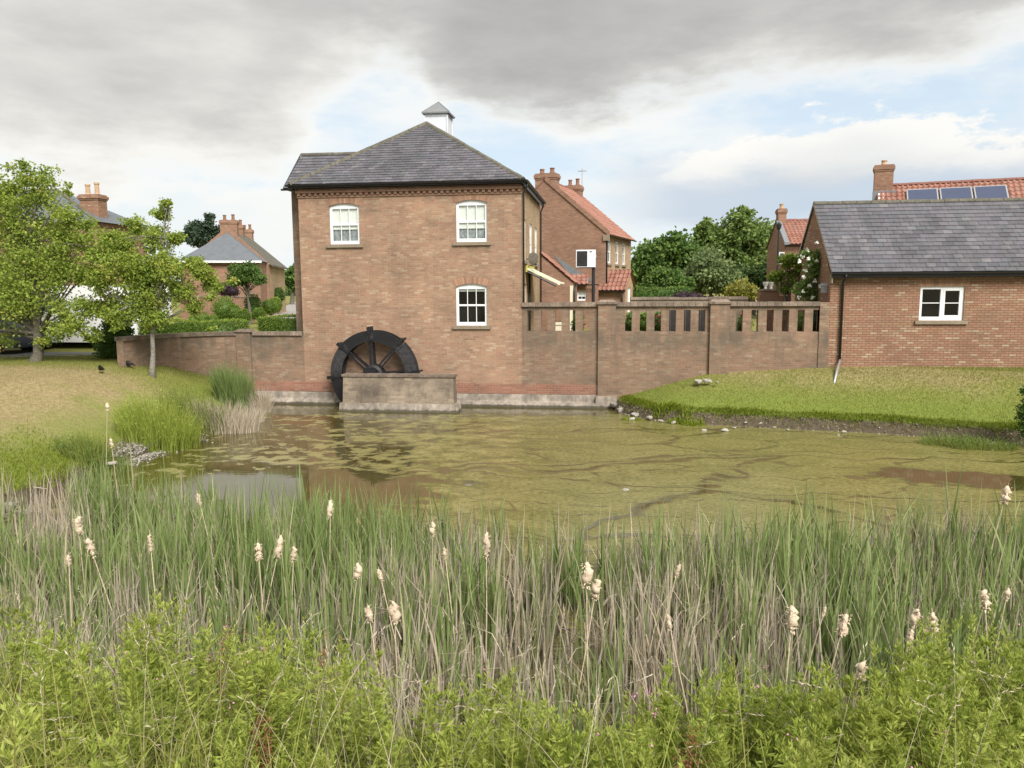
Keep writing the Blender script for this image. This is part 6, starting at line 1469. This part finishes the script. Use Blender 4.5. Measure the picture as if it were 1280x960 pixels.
# shingle
V_, F_, T_ = [], [], []; base = np.array([(1, 0, 0), (0, 1, 0), (-1, 0, 0), (0, -1, 0), (0, 0, 1), (0, 0, -1)], float); nS = 1500
ctr = [at(px, py, .1) for px, py in ((152, 575), (170, 566), (190, 560), (210, 553), (232, 548))]
cs_ = np.array([ctr[i] for i in RNG.integers(0, len(ctr), nS)])+RNG.normal(0, 1, (nS, 2))*[.22, .38]; zz = np.maximum(.0, gz(cs_[:, 0], cs_[:, 1]))
sc_ = RNG.uniform(.015, .05, nS); ang = RNG.uniform(0, 6, nS)
v = base[None]*np.stack([sc_, sc_*.8, sc_*.55], 1)[:, None, :]; ca_, sa_ = np.cos(ang)[:, None], np.sin(ang)[:, None]
v = np.stack([v[..., 0]*ca_-v[..., 1]*sa_, v[..., 0]*sa_+v[..., 1]*ca_, v[..., 2]], -1)+np.stack([cs_[:, 0], cs_[:, 1], zz+sc_*.3], 1)[:, None, :]
tri = np.array([(0, 1, 4), (1, 2, 4), (2, 3, 4), (3, 0, 4), (1, 0, 5), (2, 1, 5), (3, 2, 5), (0, 3, 5)]); f = (np.arange(nS)[:, None, None]*6+tri[None]).reshape(-1, 3)
M['shingle'] = simple('shingle', (.27, .25, .215), .9, .2, 9, 0, tintattr=.5)
fast_mesh('shingle', v.reshape(-1, 3), f, 'shingle', tint=np.repeat(RNG.random(nS), 6), kind='stuff', label='pale shingle at the water edge of the left bank')
# pebbles and roots in the bare face of the right bank
nS = 900; x, y, s = scatter(60000, .2, 14, 18, 25.3, lambda x, y, s: (s > -.12) & (s < .2)); x, y = x[:nS], y[:nS]; sc_ = RNG.uniform(.008, .035, len(x)); zz = np.maximum(0, gz(x, y))
v = base[None]*sc_[:, None, None]+np.stack([x, y, zz], 1)[:, None, :]; f = (np.arange(len(x))[:, None, None]*6+tri[None]).reshape(-1, 3)
M['earthy'] = simple('earthy_pebbles', (.22, .19, .15), .95, .2, 9, 0, tintattr=.6)
fast_mesh('bank_pebbles', v.reshape(-1, 3), f, 'earthy', tint=np.repeat(RNG.random(len(x)), 6), kind='stuff', label='pebbles in the bare foot of the right bank')
L_ = Leaves(); x, y, s = scatter(60000, .2, 16, 17, 25.4, lambda x, y, s: (s > .02) & (s < .2)); x, y = x[:11000], y[:11000]
L_.blades(np.stack([x, y, gz(x, y)+.02], 1), RNG.uniform(.05, .2, len(x)), .010, RNG.uniform(.4, .95, len(x)), RNG.normal(.55, .35, len(x)), seg=2, droop=1.0, az=RNG.normal(-pi/2, .7, len(x))); L_.build('bank_roots', 'grassblade', kind='stuff', label='dead grass and roots hanging down the bare bank')
# birds
def bird(px, py, z, rz, label):
    p = G(px, py, z); zg = float(gz(p.x, p.y)); b_ = empty('black_bird', (p.x, p.y, zg), label, 'bird', rz=rz, group='black birds on the lawn'); Mx = TR(p.x, p.y, zg, rz)
    mb = MB(Mx); mb.tube([(-.17, 0, .10), (-.12, 0, .12), (-.05, 0, .15), (.04, 0, .17), (.09, 0, .21), (.12, 0, .245), (.155, 0, .25), (.175, 0, .245)], [.012, .035, .062, .066, .045, .038, .03, .008], 12); mb.build('body', 'feather', b_, smooth=True)
    MB(Mx).hexa([(-.30, -.03, .065), (-.14, -.025, .105), (-.14, .025, .105), (-.30, .03, .065), (-.30, -.03, .075), (-.14, -.02, .13), (-.14, .02, .13), (-.30, .03, .075)]).build('tail', 'feather', b_)
    MB(Mx).tube([(.165, 0, .247), (.215, 0, .24)], [.012, .002], 6).build('beak', 'ironw', b_)
    for s_ in (-1, 1):
        MB(Mx).tube([(.0, s_*.03, .12), (.01, s_*.03, .05), (.0, s_*.03, .0), (.04, s_*.03, .0)], .006, 5).build('leg', 'ironw', b_)
        MB(Mx).hexa([(-.20, s_*.05, .11), (.03, s_*.068, .12), (.03, s_*.055, .12), (-.20, s_*.04, .11), (-.20, s_*.05, .13), (.03, s_*.066, .20), (.03, s_*.045, .20), (-.20, s_*.04, .13)] if s_ > 0 else [(-.20, -.04, .11), (.03, -.055, .12), (.03, -.068, .12), (-.20, -.05, .11), (-.20, -.04, .13), (.03, -.045, .20), (.03, -.066, .20), (-.20, -.05, .13)]).build('wing', 'feather', b_)
bird(161, 467, 1.35, 2.9, 'black bird standing on the lawn near the pale tree trunk'); bird(127, 474, 1.35, -1.2, 'black bird standing on the lawn further left, in front of the dark shrub')

# ------------------------------------------------------------------ reed bed
def far_edge(x): return np.interp(x, [-12, -10, -8, -5, -3, -1, 0, 1.5, 4, 8, 12], [13.2, 13.0, 12.1, 11.4, 11.2, 10.9, 10.8, 11.4, 11.8, 11.8, 11.8])
L_ = Leaves(); LD = Leaves(); LL_ = Leaves()
nt_ = 3300; x = RNG.uniform(-11.5, 11.5, nt_*3); y = RNG.uniform(5.3, 13.2, nt_*3)
dn = .42+.75*wob(x, y, 1.5)+.45*wob(x+7, y-3, 3.6); fe_ = far_edge(x)+.35*wob(x, y, 2.2)
centre = np.exp(-((x+.2)/2.3)**2)*sm(y, 6.2, 7.5)                       # open, darker patch in the middle
prob = np.clip(1.25*dn+.2, .04, 1)*(1-.70*centre)*np.where(y > fe_-.6, .7, 1.)*np.where(x < -4, 1.1, 1.)
prob *= np.where((y < 8.2) & (x < 1), .45, 1.)*np.where((y < 7) & (x > 1), .6, 1.)
inside = ~((x/y < -.78) & (y > 9.6)) & (y < fe_) & (pond_sd(x, y) < .35) & (np.abs(x) < 1.1*y+2.2)
k = inside & (RNG.random(len(x)) < prob); tx, ty = x[k], y[k]
nb_ = RNG.integers(4, 11, len(tx)); idx_ = np.repeat(np.arange(len(tx)), nb_); n = len(idx_)
th_ = (RNG.normal(1.15, .20, len(tx))+.16*wob(tx, ty, 1.1))*np.where(ty > far_edge(tx)-1.0, .9, 1.)*np.where(np.abs(tx+.5) < 3, .95, 1.)*np.where((ty < 7.5), .85, 1.)
bx_ = tx[idx_]+RNG.normal(0, .035, n); by_ = ty[idx_]+RNG.normal(0, .035, n)
hh_ = np.clip(th_[idx_]*RNG.uniform(.45, 1.1, n), .3, 1.65)
tn = np.clip(RNG.normal(.45, .15, n)+RNG.normal(0, .13, len(tx))[idx_]+.12*wob(bx_, by_, .8), 0, .88); old = RNG.random(n) < .07; tn = np.where(old, RNG.uniform(.9, 1, n), tn)
brk = RNG.random(n) < .16
L_.blades(np.stack([bx_, by_, np.maximum(-.05, gz(bx_, by_))], 1), hh_, RNG.uniform(.018, .040, n), np.clip(np.abs(RNG.normal(.13, .15, n)), .01, .7), tn, seg=5, droop=np.where(brk, RNG.uniform(.6, 1.4, n), 0.))
L_.build('reed_bed', 'reed', kind='stuff', label='bed of green cattail leaves growing out of the pond')
# dead upright stalks
x = RNG.uniform(-11, 10, 60000); y = RNG.uniform(5.4, 12.6, 60000); cl = wob(x, y, 2.6)+.9*wob(x, y, 7)
k = (y < far_edge(x)-.2) & (pond_sd(x, y) < .2) & (np.abs(x) < y+1.2) & (RNG.random(60000) < np.clip(.12+.42*cl, .03, .6)*np.where(y < 9, 2.0, 1.2)*1.35); x, y = x[k], y[k]; n = len(x)
LD.blades(np.stack([x, y, np.full(n, -.03)], 1), RNG.uniform(.4, 1.12, n)*RNG.choice([1, 1, .6], n), RNG.uniform(.014, .034, n), np.clip(np.abs(RNG.normal(.1, .16, n)), 0, .8), RNG.normal(.55, .2, n), seg=3, tip=.7); 
nb_ = 900; x = RNG.uniform(-9, 9, nb_); y = RNG.uniform(5.8, 11, nb_); LD.blades(np.stack([x, y, RNG.uniform(0, .4, nb_)], 1), RNG.uniform(.3, 1.0, nb_), .012, RNG.uniform(.75, .99, nb_), RNG.normal(.7, .2, nb_), seg=2, tip=.5)
LD.build('dead_reed_stalks', 'dead', kind='stuff', label='pale dead stalks standing among the reeds')
# litter mat lying on the water under the reeds
n = 34000; x = RNG.uniform(-11.5, 10, n); y = RNG.uniform(5.2, 12.4, n); k = (y < far_edge(x)-.5-.5*RNG.random(n)) & (np.abs(x) < y+1.2) & (RNG.random(n) < np.clip(.75+.5*wob(x, y, 1.5), .1, 1)); x, y = x[k], y[k]; n = len(x)
LL_.leaves(np.stack([x, y, np.maximum(0, gz(x, y))+RNG.uniform(.005, .09, n)], 1), np.concatenate([RNG.normal(size=(n, 2)), RNG.normal(0, .15, (n, 1))], 1), RNG.uniform(.15, .5, n), RNG.uniform(.008, .02, n), RNG.normal(.4, .25, n)); LL_.build('reed_litter', 'litter', kind='stuff', label='grey-brown mat of broken reeds on the water')
# cattails with seed heads: each one a thing
heads = [(98, 657, 24, 'leaning'), (113, 684, 22, 'fluffy'), (86, 700, 13, 'small'), (188, 679, 22, 'slim'), (249, 626, 18, 'slim'), (323, 690, 22, 'squat'), (349, 684, 30, 'long slim'), (367, 692, 18, 'short'), (413, 637, 24, 'tall slim'), (447, 714, 20, 'narrow'), (475, 718, 15, 'small'), (461, 767, 20, 'ragged'), (493, 765, 28, 'stout'), (541, 662, 20, 'slim'), (556, 691, 12, 'small'), (608, 680, 30, 'long'), (733, 718, 30, 'large fluffy'), (745, 736, 24, 'fluffy'), (847, 713, 18, 'slim'), (836, 778, 20, 'thin'), (990, 773, 30, 'split'), (1054, 782, 30, 'stout'), (1145, 772, 22, 'large burst'), (1138, 795, 16, 'burst'), (1167, 779, 26, 'leaning'), (1077, 840, 28, 'low'), (1231, 750, 26, 'large fluffy'), (1259, 742, 15, 'small'), (1257, 619, 22, 'isolated pale'), (139, 553, 10, 'lone'), (134, 509, 10, 'orange-tan'), (1030, 765, 14, 'thin pale')]
ords = {}
where_ = lambda px, py: ('far left' if px < 200 else 'left' if px < 430 else 'centre-left' if px < 560 else 'centre' if px < 760 else 'centre-right' if px < 1000 else 'right')
heads.sort()
for i, (px, py, sz, ad) in enumerate(heads):
    hz = 1.25 if py > 650 else 1.35
    if py < 560: hz = 1.55
    p = G(px, py, hz); 
    if p.y > 12.2: hz += .0
    dep = (p-EYE).dot(fw); hl = max(.07, sz/CF*dep); gz0 = max(-.05, float(gz(p.x, p.y)))
    near_ = [h for h in heads if h[:2] != (px, py) and abs(h[0]-px) < 34 and abs(h[1]-py) < 60]
    zone = 'high at the water edge' if py < 660 else 'in the upper reeds' if py < 705 else 'mid reeds' if py < 760 else 'low by the green herbs'
    lab = '%s cattail head %s, %s' % (ad, zone, where_(px, py)) + ((', beside the %s one' % near_[0][3]) if near_ else '')
    lean = Vector((random.uniform(-.16, .16), random.uniform(-.08, .08), 0))
    t_ = empty('cattail', (p.x-lean.x*2, p.y-lean.y*2, gz0), lab, 'cattail', group='cattails with seed heads in the reed bed')
    b0 = Vector((p.x-lean.x*2, p.y-lean.y*2, gz0-.05)); ax = (Vector((p.x, p.y, hz))-b0).normalized(); top_ = Vector((p.x, p.y, hz))
    MB().tube([b0, b0.lerp(top_, .5)+Vector((lean.y*.15, 0, 0)), top_, top_+ax*hl*.75], [.006, .0055, .0045, .002], 6).build('stalk', 'fluff', t_)
    mb = MB(); kk = 9; rr = hl*(.16 if 'slim' in ad or 'thin' in ad or 'long' in ad else .22); pts_, rads = [], []
    for j in range(kk+1):
        f_ = j/kk; pts_.append(top_+ax*hl*(f_-.5)+Vector((random.uniform(-1, 1), random.uniform(-1, 1), 0))*rr*.42); rads.append(max(.002, rr*(sin(pi*min(1, max(0, f_*.96+.02)))**.4)*random.uniform(.55, 1.15)))
    mb.tube(pts_, rads, 9); 
    for _ in range(60):       # tufts of fluff
        j = random.random(); c = top_+ax*hl*(j-.5)*.95; a = random.uniform(0, 6.28); d_ = Vector((cos(a), sin(a), random.uniform(-.9, .3))).normalized(); q = c+d_*rr*.8; s_ = Vector((-sin(a), cos(a), 0))*rr*.22
        mb.quad(q-s_, q+s_, q+d_*rr*random.uniform(.2, .75)+Vector((0, 0, random.uniform(-.3, .2)*rr)))
    mb.build('seed_head', 'fluff', t_, smooth=True)
# bits floating or lying in the margin
for (px, py, z, r, lab) in ((782, 612, .02, .06, 'white scrap floating on the algae just beyond the reeds'), (140, 579, .25, .09, 'white lump at the foot of the lone tall stalk')):
    stone(px, py, z, r, True, lab)
def branch(px0, py0, px1, py1, z, lab):
    a, b = G(px0, py0, z), G(px1, py1, z+.05); mb = MB(); mb.tube([a, a.lerp(b, .4)+Vector((0, .03, .04)), b], [.02, .016, .008], 7); tag(mb.build('fallen_branch', 'dead_wood'), lab, 'branch')
M['dead_wood'] = simple('bleached_wood', (.42, .37, .29), .9, .2, 12, .2)
branch(753, 757, 776, 742, .15, 'short bleached stick lying among the reeds in the centre'); branch(795, 776, 823, 752, .1, 'longer bleached stick lying right of the short one'); branch(26, 612, 58, 611, .2, 'pale stick on the muddy bank at the far left')

# ------------------------------------------------------------------ near bank: willowherb, grasses, docks
H1 = Leaves(); HS = Leaves()
HC = [(px, py, z, hh_, nn_, sp_) for (px, py, z, hh_, nn_, sp_) in ((215, 800, 1.45, 1.2, 26, .30), (300, 850, 1.4, 1.05, 20, .30), (375, 778, 1.5, 1.25, 26, .28), (430, 850, 1.4, 1.05, 18, .28), (130, 850, 1.5, 1.0, 16, .3), (60, 880, 1.5, .9, 16, .35), (10, 830, 1.4, 1.1, 10, .2),
    (545, 890, 1.5, .95, 14, .3), (622, 820, 1.4, 1.15, 12, .16), (700, 910, 1.5, .9, 16, .35), (770, 880, 1.5, 1.0, 20, .28), (845, 812, 1.5, 1.25, 24, .22), (905, 850, 1.5, 1.1, 22, .24), (980, 868, 1.5, 1.05, 24, .28), (1060, 900, 1.5, .95, 22, .3), (1160, 830, 1.5, 1.15, 22, .24), (1205, 800, 1.5, 1.3, 26, .25), (1262, 830, 1.5, 1.1, 20, .24), (1120, 870, 1.5, 1.0, 20, .26))]
x, y, hp_ = [], [], []
for (px, py, z, hh_, nn_, sp_) in HC:
    c = G(px, py+25, z); q = RNG.normal(size=(nn_, 2))*[sp_, sp_*.8]; x += list(c.x+q[:, 0]); y += list(np.minimum(c.y+q[:, 1], 5.5)); hp_ += list(hh_*1.16*RNG.uniform(.84, 1.12, nn_)*np.exp(-(q**2).sum(1)/(2*(1.6*sp_)**2)*.5))
n = 1050; xa = RNG.uniform(-6.6, 7.0, n); ya = RNG.uniform(1.3, 4.7, n); k = (np.abs(xa+.13*ya) < 1.0*ya+2.0) & (RNG.random(n) < np.clip(.55+.7*wob(xa*1.2, ya*1.2, 1.9), .08, 1)*np.where(xa < -1.6, .6, 1.)*np.where(np.abs(xa+.4) < 1.0, .5, 1.))
x = np.array(x+list(xa[k])); y = np.array(y+list(ya[k])); hp_ = np.array(hp_+list(np.clip(RNG.uniform(.40, .85, k.sum())+.28*wob(xa[k], ya[k], 1.9), .28, 1.05)))
z0 = gz(x, y); hp_ = hp_*(1-.30*np.exp(-((x+.2)/1.3)**2)*(y > 2.8))
for i in range(len(x)):
    h_ = hp_[i]; ln_ = RNG.uniform(.02, .12); az = RNG.uniform(0, 6.28); d = np.array([cos(az), sin(az), 0])
    B = np.array([x[i], y[i], z0[i]-.03]); ptn = RNG.normal(0, .10)
    HS.blades(B[None], np.array([h_]), .008, ln_, np.array([RNG.uniform(.1, .7)]), seg=4, az=np.array([az]), tip=.5)
    def axis(t_): return B+d*(ln_*t_[:, None]**1.8*h_)+np.array([0, 0, 1.])*(h_*t_[:, None])
    m_ = 96; t_ = np.sort(RNG.uniform(.2, 1., m_)); a = np.arange(m_)*2.4+RNG.normal(0, .3, m_); P = axis(t_); el_ = np.where(t_ > .85, 1.5, .45)
    D = np.stack([np.cos(a), np.sin(a), el_+RNG.normal(0, .25, m_)], 1); sz = np.interp(t_, [.2, .5, .85, 1], [.058, .075, .050, .024])*RNG.uniform(.8, 1.25, m_)
    H1.leaves(P, D, sz, sz*.25, .46+ptn+.22*t_+RNG.normal(0, .1, m_), fold=.25)
    nbr = RNG.integers(7, 13)
    for b_ in range(nbr):                # side shoots with small leaves
        tb = RNG.uniform(.42, .93); a0 = RNG.uniform(0, 6.28); o0 = axis(np.array([tb]))[0]; bl_ = RNG.uniform(.07, .20)*(1.25-tb*.6); dv = unit(np.array([cos(a0), sin(a0), 1.1]))
        q = 20; tt = RNG.uniform(.1, 1, q); P = o0+dv*(bl_*tt)[:, None]; aa = RNG.uniform(0, 6.28, q); D = np.stack([np.cos(aa), np.sin(aa), np.full(q, .5)], 1)+dv*.8
        sz = RNG.uniform(.024, .046, q); H1.leaves(P, D, sz, sz*.28, .5+ptn+RNG.normal(0, .12, q), fold=.2)
H1.build('willowherb_foliage', 'herb', kind='stuff', label='mass of bright yellow-green willowherb on the near bank'); HS.build('willowherb_stems', 'herbstem', kind='stuff', label='thin stems of the willowherb')
# tiny pink flowers
L_ = Leaves(); pk = RNG.integers(0, len(x), 60); 
for i in pk:
    c = np.array([x[i], y[i], z0[i]+hp_[i]*RNG.uniform(.9, 1.03)]); L_.leaves(np.repeat(c[None], 5, 0)+RNG.normal(0, .012, (5, 3)), RNG.normal(size=(5, 3)), .014, .012, np.full(5, .5))
M['petal_lilac'] = simple('lilac_petal', (.52, .22, .36), .7, .05, 9, 0); L_.build('lilac_flowers', 'petal_lilac', kind='stuff', label='tiny lilac flowers scattered over the willowherb')
# long grasses
L_ = Leaves(); n = 56000; x = RNG.uniform(-7.6, 7.6, n); y = RNG.uniform(1.2, 6.4, n); k = (np.abs(x+.13*y) < 1.0*y+1.5) & (RNG.random(n) < np.where(x < -1.9, .75, .16)*np.clip(.7+.5*wob(x, y, 2), .15, 1)*np.where(y > 5.4, .6, 1)); x, y = x[k], y[k]; n = len(x)
L_.blades(np.stack([x, y, gz(x, y)-.02], 1), RNG.uniform(.35, 1.15, n), RNG.uniform(.003, .008, n), np.clip(RNG.normal(.35, .2, n), .02, .9), RNG.normal(.58, .24, n)+.14*wob(x, y, 1.5), seg=5, droop=np.clip(RNG.normal(.5, .4, n), 0, 1.6)); L_.build('long_grass', 'grassblade', kind='stuff', label='long arching grass on the near bank')
# grass flower heads, dry and arching
L_ = Leaves(); n = 420; x = np.where(RNG.random(n) < .7, RNG.uniform(-5, -.8, n), RNG.uniform(-1, 4.5, n)); y = RNG.uniform(2.6, 6.2, n); z = gz(x, y); h_ = RNG.uniform(.8, 1.25, n); az = RNG.uniform(0, 6.28, n); ln_ = RNG.uniform(.15, .5, n)
L_.blades(np.stack([x, y, z], 1), h_, .004, ln_, RNG.normal(.75, .15, n), seg=5, az=az, tip=.8)
tipz = h_*np.sqrt(np.maximum(.05, 1-ln_**2)); tp_ = np.stack([x+np.cos(az)*ln_*h_, y+np.sin(az)*ln_*h_, z+tipz], 1); dr = np.stack([np.cos(az)*ln_*1.8, np.sin(az)*ln_*1.8, .7-ln_], 1); dr = unit(dr)
for q in range(9):
    o_ = tp_+dr*(.012*q)[..., None] if False else tp_-dr*(.06-.016*q); L_.leaves(o_, dr+RNG.normal(0, .25, (n, 3)), .028, .0045, RNG.normal(.85, .1, n))
L_.build('grass_flower_heads', 'dead', kind='stuff', label='straw-coloured flowering grass heads')
# rusty dock stems
L_ = Leaves()
M['dock'] = leaf_mat('dock_stem', [(0, (.12, .04, .02)), (.5, (.27, .10, .05)), (1, (.38, .20, .10))], .2)
for (px, py, z) in ((262, 790, 1.25), (275, 800, 1.2), (400, 800, 1.3), (20, 850, 1.3), (45, 830, 1.3), (340, 870, 1.3), (310, 900, 1.4), (1140, 900, 1.4), (860, 930, 1.5), (60, 880, 1.4)):
    p = G(px, py, z)
    for q in range(5):
        bx_, by_ = p.x+random.gauss(0, .07), p.y+random.gauss(0, .07); zb = float(gz(bx_, by_)); hh0 = max(.4, z-zb)*random.uniform(.85, 1.1)
        L_.blades(np.array([[bx_, by_, zb]]), np.array([hh0]), .007, .1, np.array([.4]), seg=3, az=np.array([0.]), tip=.9)
        m_ = 90; t_ = RNG.uniform(.45, 1, m_); P = np.stack([bx_+.1*hh0*t_**1.8+RNG.normal(0, .018, m_), by_+RNG.normal(0, .018, m_), zb+hh0*t_], 1); L_.leaves(P, RNG.normal(size=(m_, 3))+np.array([0, 0, .5]), .018, .011, RNG.normal(.5, .25, m_))
L_.build('dock_stems', 'dock', kind='stuff', label='rusty seeding dock stems among the herbs')
